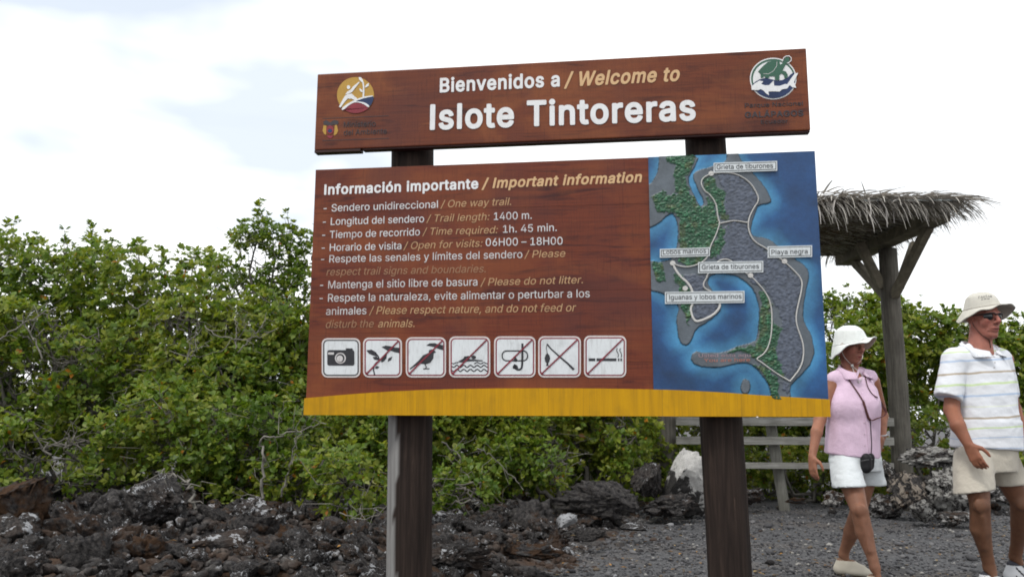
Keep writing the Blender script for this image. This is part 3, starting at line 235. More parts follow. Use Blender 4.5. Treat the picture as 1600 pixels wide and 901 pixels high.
def wood_mat(name, base, dark, light, gscale=1.0, sheen=0.42, ticks=True):
    m, t, p = newmat(name)
    v = coord(t, 'Object', (0.9 * gscale, 3, 9 * gscale))
    n = noise(t, v, 2.2, 6, 0.62, 1.6)
    v2 = coord(t, 'Object', (1.2, 3, 60)); n2 = noise(t, v2, 2.0, 3, 0.6, 0.4)
    v3 = coord(t, 'Object', (1.1, 3, 4)); n3 = noise(t, v3, 1.3, 3, 0.5, 0.5)
    c = ramp(t, n, [(0.30, dark), (0.47, base), (0.62, base), (0.78, light)])
    c = mixc(t, math_(t, 'MULTIPLY', ramp(t, n2, [(0.42, (0, 0, 0)), (0.7, (1, 1, 1))]), 0.38), c, dark)
    c = mixc(t, math_(t, 'MULTIPLY', ramp(t, n3, [(0.56, (0, 0, 0)), (0.72, (1, 1, 1))]), 0.55), c, dark)
    v5 = coord(t, 'Object', (1.0, 3, 1.9)); n5 = noise(t, v5, 1.7, 4, 0.6, 0.8)
    c = mixc(t, math_(t, 'MULTIPLY', ramp(t, n5, [(0.44, (0, 0, 0)), (0.62, (1, 1, 1))]), 0.55), c, tuple(x * k for x, k in zip(light[:3], (1.0, 1.05, 1.1))) + (1,))
    v6 = coord(t, 'Object', (1.6, 3, 1.1)); n6 = noise(t, v6, 1.5, 3, 0.5, 0.3)
    c = mixc(t, math_(t, 'MULTIPLY', ramp(t, n6, [(0.50, (0, 0, 0)), (0.66, (1, 1, 1))]), 0.45), c, (0.085, 0.028, 0.026, 1))
    h = n2
    if ticks:
        v4 = coord(t, 'Object', (75, 3, 3.2)); n4 = noise(t, v4, 2.0, 3, 0.7, 0.2)
        c = mixc(t, math_(t, 'MULTIPLY', ramp(t, n4, [(0.52, (0, 0, 0)), (0.74, (1, 1, 1))]), 0.5), c, dark)
        h = n4
    t.links.new(c, p.inputs['Base Color'])
    p.inputs['Roughness'].default_value = sheen; p.inputs['Specular IOR Level'].default_value = 0.22
    bump(t, p, h, 0.25, 0.003)
    return m
W_MAIN = wood_mat('varnished_red_wood', (0.150, 0.034, 0.016, 1), (0.052, 0.014, 0.012, 1), (0.24, 0.068, 0.022, 1))
W_HEAD = wood_mat('varnished_red_wood_header', (0.155, 0.040, 0.017, 1), (0.050, 0.015, 0.012, 1), (0.26, 0.08, 0.026, 1))
W_EDGE = simple('dark_board_edge', (0.035, 0.011, 0.010), 0.5, 0.3, 8, 40, 0.2, stretch=(1, 1, 6))

def paint(name, col, wear=0.25, dirt=(0.15, 0.14, 0.12), rough=0.55, vert=True):
    m, t, p = newmat(name)
    v = coord(t, 'Object', (30, 5, 5) if vert else (8, 8, 8))
    n = noise(t, v, 2.6, 5, 0.7, 0.3)
    v2 = coord(t, 'Object', (1, 1, 1)); n2 = noise(t, v2, 9, 5, 0.7, 0.3)
    f = math_(t, 'MULTIPLY', ramp(t, n, [(0.5, (0, 0, 0)), (0.75, (1, 1, 1))]), wear)
    f2 = math_(t, 'MULTIPLY', ramp(t, n2, [(0.5, (0, 0, 0)), (0.8, (1, 1, 1))]), wear)
    c = mixc(t, f, (*col[:3], 1), (*dirt, 1)); c = mixc(t, f2, c, (*dirt, 1))
    t.links.new(c, p.inputs['Base Color']); p.inputs['Roughness'].default_value = rough
    bump(t, p, n, 0.3, 0.002)
    return m
P_WHITE = paint('white_paint', (0.74, 0.75, 0.76), 0.30, (0.42, 0.36, 0.33))
P_TEXT = paint('white_small_letter_paint', (0.64, 0.64, 0.65), 0.5, (0.30, 0.20, 0.18))
P_CREAM = paint('off_white_letter_paint', (0.58, 0.57, 0.57), 0.55, (0.24, 0.14, 0.12))
P_TAN = paint('tan_letter_paint', (0.46, 0.28, 0.14), 0.5, (0.2, 0.09, 0.05))
P_TANB = paint('tan_bold_letter_paint', (0.60, 0.39, 0.20), 0.3, (0.35, 0.2, 0.1))
P_TANF = paint('faded_tan_letter_paint', (0.30, 0.155, 0.08), 0.55, (0.15, 0.06, 0.035))
P_DARK = paint('dark_engraved_paint', (0.028, 0.020, 0.026), 0.4, (0.06, 0.02, 0.018))
P_BLACK = simple('black_symbol_paint', (0.03, 0.03, 0.035), 0.5, 0.3)
P_RED = simple('dark_red_border_paint', (0.20, 0.025, 0.04), 0.5, 0.25)
P_NAVY = simple('navy_paint', (0.018, 0.035, 0.10), 0.5, 0.25)
P_GREEN = paint('turtle_green_paint', (0.022, 0.10, 0.06), 0.3, (0.03, 0.05, 0.04))
P_YEL = paint('emblem_yellow_paint', (0.44, 0.25, 0.03), 0.35, (0.25, 0.14, 0.03))
P_CRIM = simple('emblem_crimson_paint', (0.23, 0.03, 0.045), 0.5, 0.2)
P_PLATE = paint('pictogram_white_paint', (0.66, 0.69, 0.71), 0.5, (0.30, 0.30, 0.30))
P_BORDER = paint('pictogram_rim_paint', (0.62, 0.58, 0.57), 0.35, (0.3, 0.2, 0.2))
P_LABEL = paint('map_label_paint', (0.60, 0.64, 0.66), 0.35, (0.3, 0.3, 0.3))

# --- text
def text_obj(name, s, p0, p1, cap, bold, ital, mat, parent, proud, thick=0.0025):
    A = bd(*p0); B = bd(*p1)
    Lm = math.hypot(B[0] - A[0], B[1] - A[1]); ux, uz = (B[0] - A[0]) / Lm, (B[1] - A[1]) / Lm
    # metres of one photo pixel of height here
    q = bd(p0[0], p0[1] - 10); pxm = (q[1] - A[1]) / 10
    cu = bpy.data.curves.new(name, 'CURVE'); cu.dimensions = '2D'; cu.fill_mode = 'BOTH'
    x = 0; rings = []
    for ch in s:
        a, sp = GLYPH[ch][0], GLYPH[ch][2 if bold else 1]
        for r in sp: rings.append([(x + r[i], r[i + 1]) for i in range(0, len(r), 2)])
        x += a * 1.0 + (34 if bold else 0) + (10 if ch == ' ' else 0)
    xs = [p[0] for r in rings for p in r]; x0, x1 = min(xs), max(xs)
    sy = cap * pxm / 509; sx = Lm / (x1 - x0 + (0.2 * 509 * 0 if ital else 0))
    for r in rings:
        sp = cu.splines.new('POLY'); sp.points.add(len(r) - 1); sp.use_cyclic_u = True
        for i, (gx, gz) in enumerate(r):
            X = (gx - x0) * sx + (gz * sy * 0.2 if ital else 0); Z = gz * sy
            sp.points[i].co = (A[0] + X * ux - Z * uz * 0, A[1] + X * uz + Z, 0, 1)
    cu.extrude = thick / 2
    o = bpy.data.objects.new(name, cu); C.objects.link(o)
    me = bpy.data.meshes.new_from_object(o.evaluated_get(bpy.context.evaluated_depsgraph_get()))
    bpy.data.objects.remove(o); bpy.data.curves.remove(cu)
    n = len(me.vertices); co = np.zeros(n * 3, dtype=np.float32); me.vertices.foreach_get('co', co); co = co.reshape(-1, 3)
    out = np.stack([co[:, 0], -proud - thick / 2 + co[:, 2], co[:, 1]], 1)
    me.vertices.foreach_set('co', out.ravel().astype(np.float32))
    me.materials.clear(); me.materials.append(mat); me.name = name; me.update()
    t = bpy.data.objects.new(name, me); C.objects.link(t); t.parent = parent
    return t

# --- boards
def quad(p): return [bd(*q) for q in p]
header = MB()
hx = [bd(494, 150)[0], bd(1263, 130)[0]]; hz = [1.05 + 1.376, 1.05 + 1.7965]
header.box((-1.0500, 0.0, hz[0]), (1.4575, 0.055, hz[1]), 0, bev=0.006)
ho = header.build('header_board', [W_HEAD], sign)
lip = MB(); lip.box((-1.0495, 0.003, hz[0] - 0.013), (-0.80, 0.052, hz[0] - 0.0005), 0); lip.box((-0.79, 0.006, hz[0] - 0.009), (1.455, 0.05, hz[0] - 0.0005), 0, bev=0.003)
lip.build('lower_trim', [W_EDGE], ho)
T = text_obj
T('lettering', 'Bienvenidos a', (687.2, 144.2), (874.7, 134.6), 20.8, True, False, P_WHITE, ho, 0.0)
T('lettering', '/ Welcome to', (882, 135.2), (1060.5, 126.2), 20.8, True, True, P_TANB, ho, 0.0)
T('lettering', 'Islote Tintoreras', (671.8, 202), (1087.2, 186.9), 36.6, True, False, P_WHITE, ho, 0.0, 0.004)
T('lettering', 'Ministerio', (537.1, 199.3), (586.9, 197.4), 8.4, False, False, P_DARK, ho, 0.0)
T('lettering', 'del Ambiente', (537.1, 211.7), (604.2, 209), 8.4, False, False, P_DARK, ho, 0.0)
T('lettering', 'Parque Nacional', (1164, 168.5), (1254.2, 165), 6.6, False, False, P_DARK, ho, 0.0)
T('lettering', 'GALÁPAGOS', (1164, 184.1), (1255.5, 181.2), 8.4, True, False, P_DARK, ho, 0.0)
T('lettering', 'Ecuador', (1189, 193.8), (1230.9, 192.3), 6.2, False, False, P_DARK, ho, 0.0)

# info board of horizontal planks on a dark backing
X0, X1 = -1.0375, 1.4705
Z0, Z1 = 1.05 + 0.0105, 1.05 + 1.2690
back = MB(); back.box((X0 + .01, 0.030, Z0 + .01), (X1 - .01, 0.055, Z1 - .01), 0)
bo = back.build('board_backing', [W_EDGE], sign)
seams = [Z1] + [bd(1010, y)[1] for y in (318, 391.5, 451.5, 516, 565)] + [Z0]
for i in range(len(seams) - 1):
    b = MB(); b.box((X0, 0.0 + 0.0006 * (i % 2), seams[i + 1] + 0.0003), (X1, 0.029, seams[i] - 0.0003), 0, bev=0.0007)
    po = b.build('plank', [W_MAIN], bo)
lines = [
 ('Información importante', (506.6, 303.9), (747.4, 294.4), 14.8, True, False, P_WHITE),
 ('/ Important information', (753, 294.2), (1001.8, 284), 14.8, True, True, P_TANB),
 ('- Sendero unidireccional', (505.5, 331), (684.2, 324.6), 11.3, False, False, P_TEXT),
 ('/ One way trail.', (688.6, 324.4), (798.5, 320.3), 11.2, False, True, P_TAN),
 ('- Longitud del sendero', (504.4, 352), (662.6, 347.2), 11.3, False, False, P_TEXT),
 ('/ Trail length:', (666.5, 347), (763.6, 343.8), 11.2, False, True, P_TAN),
 ('1400 m.', (771.7, 343.7), (831, 341.9), 11.5, False, False, P_TEXT),
 ('- Tiempo de recorrido', (503.3, 372.5), (656, 367.7), 11.3, False, False, P_TEXT),
 ('/ Time required:', (660.3, 367.5), (776.6, 364.3), 11.2, False, True, P_TAN),
 ('1h. 45 min.', (785.9, 363.6), (870, 360.8), 11.5, False, False, P_TEXT),
 ('- Horario de visita', (502.6, 392.5), (627.1, 389.3), 11.3, False, False, P_TEXT),
 ('/ Open for visits:', (630.6, 389.4), (752.6, 385.3), 11.2, False, True, P_TAN),
 ('06H00 – 18H00', (759, 384.4), (879.1, 382), 11.8, False, False, P_TEXT),
 ('- Respete las senales y límites del sendero', (501.5, 410.4), (816.2, 402.8), 11.5, False, False, P_CREAM),
 ('/ Please', (819.5, 402.8), (882.5, 401.2), 11.3, False, True, P_TAN),
 ('respect trail signs and boundaries.', (510.0, 430.4), (758.8, 425.3), 11.5, False, True, P_TANF),
 ('- Mantenga el sitio libre de basura', (500, 450.9), (745.9, 446), 12, False, False, P_CREAM),
 ('/ Please do not litter.', (751, 446.2), (910.6, 442.4), 11.5, False, True, P_TAN),
 ('- Respete la naturaleza, evite alimentar o perturbar a los', (499.3, 471.4), (921.6, 464.2), 12, False, False, P_CREAM),
 ('animales', (509.5, 491.9), (572.5, 490.6), 12, False, False, P_CREAM),
 ('/ Please respect nature, and do not feed or', (577.0, 490.8), (898.5, 486.2), 12, False, True, P_TAN),
 ('disturb the', (508.4, 512.2), (583, 511.2), 12, False, True, P_TANF),
 ('animals.', (590.5, 511.4), (647.6, 510.7), 12, False, True, P_TAN),
]
for s, a, b, cap, bo_, it, m in lines: T('lettering', s, a, b, cap, bo_, it, m, bo, 0.0, 0.0016)

# yellow base board: arched top edge, stands proud of the planks
zy = lambda px, py: bd(px, py)
top = [(479.5, 621.8), (520, 618), (560, 614.6), (610, 611.3), (660, 609), (710, 607.4), (780, 606.4), (860, 606.2), (940, 606.6), (1018, 608), (1060, 609.2), (1097, 611), (1140, 613.4), (1178, 616.4), (1235, 620), (1295.5, 623.6)]
poly = [bd(*p) for p in top]
poly[0] = (X0 - 0.006, poly[0][1]); poly[-1] = (X1 + 0.004, poly[-1][1])
poly += [(X1 + 0.004, 1.05 + 0.004), (X0 - 0.006, 1.05 + 0.004)]
def yellow_mat():
    m, t, p = newmat('yellow_board_paint')
    v = coord(t, 'Object', (22, 4, 1.6)); n = noise(t, v, 1.2, 5, 0.65, 0.4)
    v2 = coord(t, 'Object', (1, 1, 1)); n2 = noise(t, v2, 7, 5, 0.65, 0.3)
    v3 = coord(t, 'Object', (90, 4, 1.5)); n3 = noise(t, v3, 1.2, 3, 0.6, 0.2)
    c = ramp(t, n, [(0.25, (0.36, 0.19, 0.012)), (0.5, (0.50, 0.26, 0.008)), (0.75, (0.58, 0.31, 0.008))])
    c = mixc(t, math_(t, 'MULTIPLY', ramp(t, n2, [(0.5, (0, 0, 0)), (0.75, (1, 1, 1))]), 0.45), c, (0.29, 0.16, 0.015, 1))
    c = mixc(t, math_(t, 'MULTIPLY', ramp(t, n3, [(0.54, (0, 0, 0)), (0.76, (1, 1, 1))]), 0.6), c, (0.17, 0.10, 0.02, 1))
    t.links.new(c, p.inputs['Base Color']); p.inputs['Roughness'].default_value = 0.55; p.inputs['Specular IOR Level'].default_value = 0.12; bump(t, p, n3, 0.3, 0.002)
    return m
MB().prism(poly, -0.010, 0.056).build('yellow_base_board', [yellow_mat()], sign)
# a few bolt heads
bb = MB()

# --- polygons in pixel space
def smooth_ring(P, it=2, closed=True):
    for _ in range(it):
        Q = []
        n = len(P)
        for i in range(n if closed else n - 1):
            a, b = P[i], P[(i + 1) % n]
            Q += [(a[0] * .75 + b[0] * .25, a[1] * .75 + b[1] * .25), (a[0] * .25 + b[0] * .75, a[1] * .25 + b[1] * .75)]
        if not closed: Q = [P[0]] + Q + [P[-1]]
        P = Q
    return P
def circ(cx, cy, rx, ry, a0=0, a1=360, n=40):
    return [(cx + rx * math.cos(math.radians(a0 + (a1 - a0) * i / n)), cy + ry * math.sin(math.radians(a0 + (a1 - a0) * i / n))) for i in range(n if a1 - a0 == 360 else n + 1)]
def rrect(x0, y0, x1, y1, r, k=5):
    P = []
    for cx, cy, a in ((x1 - r, y0 + r, -90), (x1 - r, y1 - r, 0), (x0 + r, y1 - r, 90), (x0 + r, y0 + r, 180)):
        P += [(cx + r * math.cos(math.radians(a + 90 * i / k)), cy + r * math.sin(math.radians(a + 90 * i / k))) for i in range(k + 1)]
    return P
def stroke(P, wd, closed=False):
    """outline (left side then right side) of a polyline of width wd"""
    n = len(P); Ls, Rs = [], []
    W = wd if isinstance(wd, (list, tuple)) else [wd] * n
    for i in range(n):
        a = P[max(i - 1, 0)] if not closed else P[i - 1]; b = P[min(i + 1, n - 1)] if not closed else P[(i + 1) % n]
        dx, dy = b[0] - a[0], b[1] - a[1]; l = math.hypot(dx, dy) or 1
        nx, ny = -dy / l * W[i] / 2, dx / l * W[i] / 2
        Ls.append((P[i][0] + nx, P[i][1] + ny)); Rs.append((P[i][0] - nx, P[i][1] - ny))
    return Ls, Rs
class Relief:
    """shapes traced on the board, each with its own height above it"""
    def __init__(s, f): s.f = f; s.mb = MB()
    def poly(s, P, mi, lo, hi):
        s.mb.prism([s.f(*p) for p in P], -hi, -lo, mi); return s
    def line(s, P, wd, mi, lo, hi, closed=False):
        Ls, Rs = stroke(P, wd, closed); n = len(P)
        for i in range(n if closed else n - 1):
            j = (i + 1) % n
            s.mb.prism([s.f(*Ls[i]), s.f(*Ls[j]), s.f(*Rs[j]), s.f(*Rs[i])], -hi, -lo, mi)
        return s
    def build(s, name, mats, parent): return s.mb.build(name, mats, parent)

# environment-ministry emblem
E1 = Relief(bdz(495, 110, 7.833))
E1.poly(circ(475, 307, 227, 221), 0, 0.0003, 0.002)
def capclip(pts): return pts
red = [(330, 497), (370, 455), (420, 420), (475, 398), (530, 400), (580, 418), (622, 448), (640, 462)] + circ(475, 307, 227, 221, 44, 131, 14)
E1.poly(red, 2, 0.0022, 0.0036)
blue = [(470, 388), (540, 350), (610, 330), (694, 320)] + circ(475, 307, 226, 220, 8, 38, 6) + [(640, 435), (600, 408), (540, 390)]
E1.poly(blue, 3, 0.0024, 0.0042)
hill = smooth_ring([(300, 478), (360, 425), (430, 385), (510, 350), (590, 325), (690, 312), (692, 325), (600, 340), (520, 366), (470, 387), (540, 388), (600, 403), (650, 440), (634, 460), (590, 425), (530, 400), (470, 395), (410, 420), (325, 495)], 1)
E1.poly(hill, 1, 0.0037, 0.0052)
E1.poly(circ(391, 211, 20, 23, n=16), 1, 0.0022, 0.0045)
E1.poly([(350, 300), (375, 268), (420, 240), (450, 200), (520, 145), (528, 152), (470, 225), (430, 275), (385, 292)], 1, 0.0022, 0.0045)
E1.poly([(275, 450), (300, 400), (345, 320), (380, 295), (430, 290), (500, 352), (470, 372), (430, 352), (380, 350), (340, 395), (293, 462)], 1, 0.0022, 0.0047)
E1.line([(572, 330), (577, 260), (576, 200), (568, 150), (548, 120)], [20, 18, 17, 16, 12], 1, 0.0022, 0.0048)
E1.poly([(515, 88), (545, 92), (568, 125), (574, 160), (545, 145), (520, 115)], 1, 0.0022, 0.0050)
E1.poly([(640, 160), (638, 195), (600, 218), (592, 205), (612, 178)], 1, 0.0022, 0.0050)
E1.poly([(526, 222), (560, 248), (566, 272), (545, 268), (528, 248)], 1, 0.0022, 0.0050)
E1.build('ministry_emblem', [P_YEL, P_WHITE, P_CRIM, P_NAVY], ho)
E1b = Relief(bdz(495, 110, 7.833))
E1b.line([(75, 592), (880, 557)], 7, 0, 0.0003, 0.0012); E1b.line([(70, 862), (880, 832)], 7, 0, 0.0003, 0.0012)
# coat of arms: wings, yellow-blue-red shield, flags
E1b.poly([(80, 625), (120, 612), (165, 640), (210, 610), (262, 618), (270, 650), (240, 672), (205, 665), (165, 690), (120, 668), (85, 670)], 0, 0.0003, 0.0016)
E1b.poly([(85, 672), (118, 680), (116, 790), (90, 780), (72, 740)], 2, 0.0003, 0.0018)
E1b.poly([(222, 675), (245, 668), (262, 740), (240, 785), (210, 800)], 2, 0.0003, 0.0018)
E1b.poly(circ(163, 728, 44, 52, n=20), 3, 0.0003, 0.0020)
E1b.poly(circ(163, 700, 28, 18, n=14), 3, 0.0021, 0.0026)
E1b.poly(circ(163, 742, 26, 22, n=14), 1, 0.0021, 0.0028)
E1b.poly([(120, 800), (210, 800), (175, 832), (150, 832)], 3, 0.0003, 0.0018)
E1b.build('coat_of_arms', [P_DARK, P_NAVY, P_YEL, P_CRIM], ho)

# national-park emblem
E2 = Relief(bdz(1155, 80, 7.51))
E2.poly(circ(398, 325, 273, 244, n=56), 0, 0.0003, 0.0014)
E2.poly(circ(398, 325, 259, 231, n=56), 1, 0.0015, 0.0022)
E2.poly(circ(400, 332, 240, 212, n=56), 0, 0.0023, 0.0030)
sea = [(150, 400), (185, 365), (240, 335), (310, 320), (380, 335), (440, 350), (500, 345), (560, 320), (600, 280), (640, 250)] + circ(398, 325, 259, 231, -12, 160, 30)
E2.poly(sea, 2, 0.0031, 0.0040)
turtle = [(220, 245), (265, 195), (330, 135), (390, 120), (470, 125), (478, 165), (500, 155), (520, 110), (540, 80), (575, 78), (592, 98), (588, 122), (555, 140), (530, 185), (505, 235), (545, 245), (570, 290), (560, 318), (530, 330), (525, 290), (495, 265), (468, 290), (470, 345), (420, 345), (415, 300), (380, 298), (345, 305), (350, 322), (305, 320), (290, 290), (280, 318), (252, 318), (248, 268)]
E2.poly(turtle, 1, 0.0041, 0.0060)
E2.line([(278, 272), (340, 275), (400, 240), (438, 180), (440, 128)], 5, 3, 0.0061, 0.0066)
E2.line([(500, 130), (520, 85), (545, 66), (585, 64), (608, 85), (606, 118), (580, 140), (560, 150)], 9, 0, 0.0031, 0.0066)
shark = [(140, 425), (180, 385), (235, 352), (280, 362), (255, 392), (300, 408), (350, 405), (378, 375), (402, 352), (408, 412), (470, 415), (540, 392), (560, 395), (590, 350), (625, 300), (650, 270), (690, 262), (655, 330), (640, 370), (668, 438), (620, 430), (590, 405), (560, 445), (500, 455), (470, 482), (420, 478), (340, 480), (348, 525), (310, 500), (285, 470), (250, 452), (215, 465), (170, 462), (145, 462)]
E2.poly(shark, 0, 0.0041, 0.0062)
E2.build('park_emblem', [P_WHITE, P_GREEN, P_NAVY, P_CREAM], ho)

# --- pictograms
PX = [(503, 528, 563.2, 589.4), (567.6, 527.4, 628.2, 589.4), (634.3, 526.6, 697, 589.3), (701.9, 525.4, 766.1, 589.3), (772.2, 525.3, 836.9, 589.3), (841, 525, 907.7, 589.3), (912.5, 524.2, 978.5, 589.4)]
pm = [P_BORDER, P_RED, P_PLATE, P_BLACK, P_CREAM]
za, zb = bdz(470, 440, 4.097), bdz(760, 440, 4.097)
ida = lambda x, y: bd(x, y)
names = ['camera_pictogram', 'plant_pictogram', 'bird_pictogram', 'swimming_pictogram', 'snorkel_pictogram', 'fishing_pictogram', 'smoking_pictogram']
for k, (x0, y0, x1, y1) in enumerate(PX):
    R = Relief(ida)
    R.poly(rrect(x0, y0, x1, y1, 9), 0, 0.0004, 0.0030)
    R.poly(rrect(x0 + 2.3, y0 + 2.5, x1 - 2.3, y1 - 2.4, 7.2), 3 if k == 0 else 1, 0.0031, 0.0036)
    R.poly(rrect(x0 + 4.4, y0 + 4.5, x1 - 4.2, y1 - 4.4, 5.2), 2, 0.0037, 0.0042)
    po = R.build(names[k], pm, sign)
    S = Relief(za if k < 4 else zb); D0, D1 = 0.0043, 0.0056
    if k == 0:
        S.poly(rrect(172, 437, 345, 536, 12, 3), 3, D0, D1); S.poly(rrect(290, 426, 335, 440, 6, 3), 3, D0, D1)
        S.poly(circ(256, 489, 35, 35, n=24), 4, D1 + .0001, D1 + .0008); S.poly(circ(256, 489, 27, 28, n=24), 3, D1 + .0009, D1 + .0012); S.poly(circ(253, 492, 20, 21, n=20), 4, D1 + .0013, D1 + .0019)
        S.poly(rrect(177, 452, 215, 466, 3, 2), 4, D1 + .0001, D1 + .0008)
    elif k == 1:
        S.line(smooth_ring([(475, 596), (465, 555), (480, 520), (505, 505), (500, 480), (485, 462)], 1, False), 8, 3, D0, D1)
        S.poly([(422, 438), (455, 434), (485, 452), (492, 478), (460, 470), (436, 458)], 3, D0, D1)
        S.poly([(462, 482), (485, 478), (505, 492), (495, 502), (472, 497)], 3, D0, D1)
        S.poly([(515, 505), (528, 480), (552, 465), (550, 490), (535, 508), (518, 516)], 3, D0, D1)
        S.poly([(558, 512), (562, 490), (588, 478), (580, 500)], 3, D0, D1)
        S.poly([(478, 545), (492, 538), (505, 545), (492, 557), (478, 556)], 3, D0, D1)
        S.poly([(520, 418), (545, 408), (575, 412), (600, 420), (632, 422), (632, 456), (600, 450), (575, 440), (560, 444), (540, 430)], 3, D0, D1)
    elif k == 2:
        S.poly([(698, 556), (755, 505), (785, 470), (820, 455), (822, 438), (840, 432), (856, 440), (868, 450), (852, 458), (850, 490), (830, 518), (800, 528), (760, 522), (700, 562)], 3, D0, D1)
        S.line([(795, 525), (805, 545), (800, 555)], 6, 3, D0, D1); S.line([(785, 556), (825, 556)], 6, 3, D0, D1)
        S.poly([(805, 408), (825, 394), (860, 392), (885, 402), (912, 405), (912, 438), (885, 430), (862, 420), (840, 414)], 3, D0, D1)
    elif k == 3:
        for yy, ph in ((520, 0), (540, 0), (566, 0)):
            pts = [(968 + i * 4.56, yy + (7 if yy > 520 else 4) * math.sin(i * 0.66)) for i in range(51)]
            if yy == 520: pts = [p for p in pts if p[0] < 1010 or p[0] > 1105]
            if yy == 520:
                S.line([p for p in pts if p[0] < 1010], 6, 3, D0, D1); S.line([p for p in pts if p[0] > 1105], 6, 3, D0, D1)
            else: S.line(pts, 7, 3, D0, D1)
        S.poly([(1005, 512), (1040, 492), (1048, 478), (1075, 474), (1080, 482), (1060, 490), (1090, 495), (1165, 502), (1165, 508), (1095, 508), (1050, 512), (1030, 516)], 3, D0, D1)
        S.poly(circ(1108, 483, 15, 12, n=14), 3, D0, D1)
    elif k == 4:
        S.line(rrect(102, 442, 264, 505, 28, 5), 8, 3, D0, D1, True)
        S.line(smooth_ring([(231, 395), (231, 540), (220, 562), (195, 562), (182, 545), (182, 535)], 2, False), 13, 3, D0, D1)
        S.poly([(168, 545), (180, 525), (198, 535), (205, 552), (190, 558), (172, 556)], 3, D0, D1)
        S.poly([(176, 500), (186, 478), (200, 500), (196, 510), (180, 512)], 3, D0, D1)
    elif k == 5:
        S.line([(388, 398), (415, 430), (470, 480), (520, 522), (560, 562)], [9, 9, 10, 12, 16], 3, D0, D1)
        S.line([(388, 400), (384, 425), (390, 455)], 3.5, 3, D0, D1)
        S.poly([(390, 455), (404, 470), (409, 490), (402, 512), (396, 522), (400, 538), (382, 538), (386, 522), (376, 508), (373, 488), (380, 468)], 3, D0, D1)
    else:
        S.poly([(655, 490), (697, 490), (697, 507), (655, 507)], 3, D0, D1); S.poly([(705, 490), (832, 490), (832, 507), (705, 507)], 3, D0, D1)
        for x in (842, 858): S.poly([(x, 490), (x + 9, 490), (x + 9, 507), (x, 507)], 3, D0, D1)
        for x in (838, 858): S.line(smooth_ring([(x, 426), (x - 6, 440), (x + 4, 455), (x + 8, 470), (x + 4, 483)], 1, False), 5, 3, D0, D1)
    S.build('symbol', pm, po)
    if k:
        B = Relief(ida); B.line([(x0 + 5, y1 - 5), (x1 - 5.5, y0 + 5.5)], 2.3, 1, 0.0060, 0.0072)
        B.poly([(x0 + 4.2, y1 - 4.4), (x0 + 4.4, y1 - 9), (x0 + 9, y1 - 4.4)], 1, 0.0043, 0.0060)
        B.build('prohibition_bar', pm, po)

# --- relief map
def z7(x, y): return (1000 + x / 4.29, 230 + y / 4.29)
def z8(x, y): return (1000 + x / 3.916, 430 + y / 3.916)
LAND = [z7(*p) for p in [(125, 40), (400, 40), (350, 170), (318, 220), (350, 300), (395, 388), (425, 388), (432, 360), (375, 250), (355, 200), (375, 165), (480, 135), (570, 105), (585, 30), (655, 30), (680, 100), (770, 190), (820, 240), (872, 340), (872, 378), (790, 395), (775, 430), (735, 540), (745, 590), (790, 605), (880, 622), (915, 670), (1060, 760), (1112, 800), (1130, 860)]] + \
       [z8(*p) for p in [(1012, 90), (990, 230), (1010, 300), (1055, 400), (1063, 510), (950, 640), (915, 680), (915, 760), (800, 760), (790, 680), (740, 600), (690, 550), (640, 535), (560, 545), (400, 572), (310, 530), (325, 460), (400, 480), (520, 468), (600, 432), (700, 412), (718, 380), (727, 250), (728, 190), (700, 90), (640, 40), (590, 10), (520, -8), (440, -5), (412, 30), (412, 60), (440, 95), (510, 190), (430, 280), (340, 320), (310, 400), (285, 430), (250, 422), (233, 370), (222, 270), (240, 190), (160, 120), (40, 85)]] + \
       [z7(*p) for p in [(40, 780), (75, 765), (140, 770), (220, 755), (245, 680), (262, 560), (235, 452), (190, 457), (130, 510), (40, 560), (40, 260), (85, 240), (125, 150), (130, 90)]]
ISLET = [z8(*p) for p in circ(645, 682, 30, 42)]
GREENS = [[z7(*p) for p in q] for q in (
    [(180, 40), (385, 40), (335, 170), (305, 220), (335, 310), (395, 400), (440, 400), (450, 330), (500, 380), (520, 480), (530, 520), (470, 660), (450, 740), (390, 785), (310, 800), (250, 770), (268, 560), (240, 440), (150, 430), (150, 280), (200, 330), (240, 330), (230, 200), (240, 130), (180, 80)], [(80, 330), (150, 300), (160, 440), (110, 430)],
    [(420, 200), (480, 190), (530, 280), (590, 300), (565, 400), (610, 470), (545, 505), (510, 380), (430, 300)],
    [(540, 525), (590, 550), (575, 640), (520, 735), (460, 750), (475, 670)], [(130, 640), (160, 800), (180, 900), (110, 900), (90, 800)])] + \
    [[z8(*p) for p in q] for q in ([(735, 100), (775, 110), (800, 160), (800, 260), (860, 330), (835, 470), (870, 600), (905, 635), (830, 590), (740, 520), (640, 470), (530, 470), (600, 440), (705, 420), (722, 380), (735, 190)],
    [(690, 545), (760, 560), (850, 625), (840, 690), (870, 760), (800, 760), (795, 680), (745, 600)], [(200, 0), (250, 0), (310, 110), (320, 230), (290, 300), (260, 200), (240, 90)])]
SLATES = [[z7(*p) for p in q] for q in ([(520, 200), (560, 180), (640, 185), (725, 245), (785, 350), (720, 490), (630, 490), (580, 470), (560, 430), (580, 300)],
    [(570, 530), (640, 505), (712, 525), (730, 600), (770, 660), (850, 700), (960, 780), (1060, 880), (1075, 910), (760, 920), (700, 820), (600, 740), (480, 760), (560, 690)])] + \
    [[z8(*p) for p in q] for q in ([(730, 20), (760, 0), (975, 0), (985, 60), (945, 230), (950, 320), (985, 410), (990, 500), (910, 640), (860, 580), (830, 460), (860, 330), (860, 230), (800, 130)],
    [(260, 0), (400, 0), (390, 90), (470, 180), (450, 240), (350, 280), (315, 240), (315, 190), (320, 90)], [(850, 640), (905, 660), (905, 720), (860, 700)])]
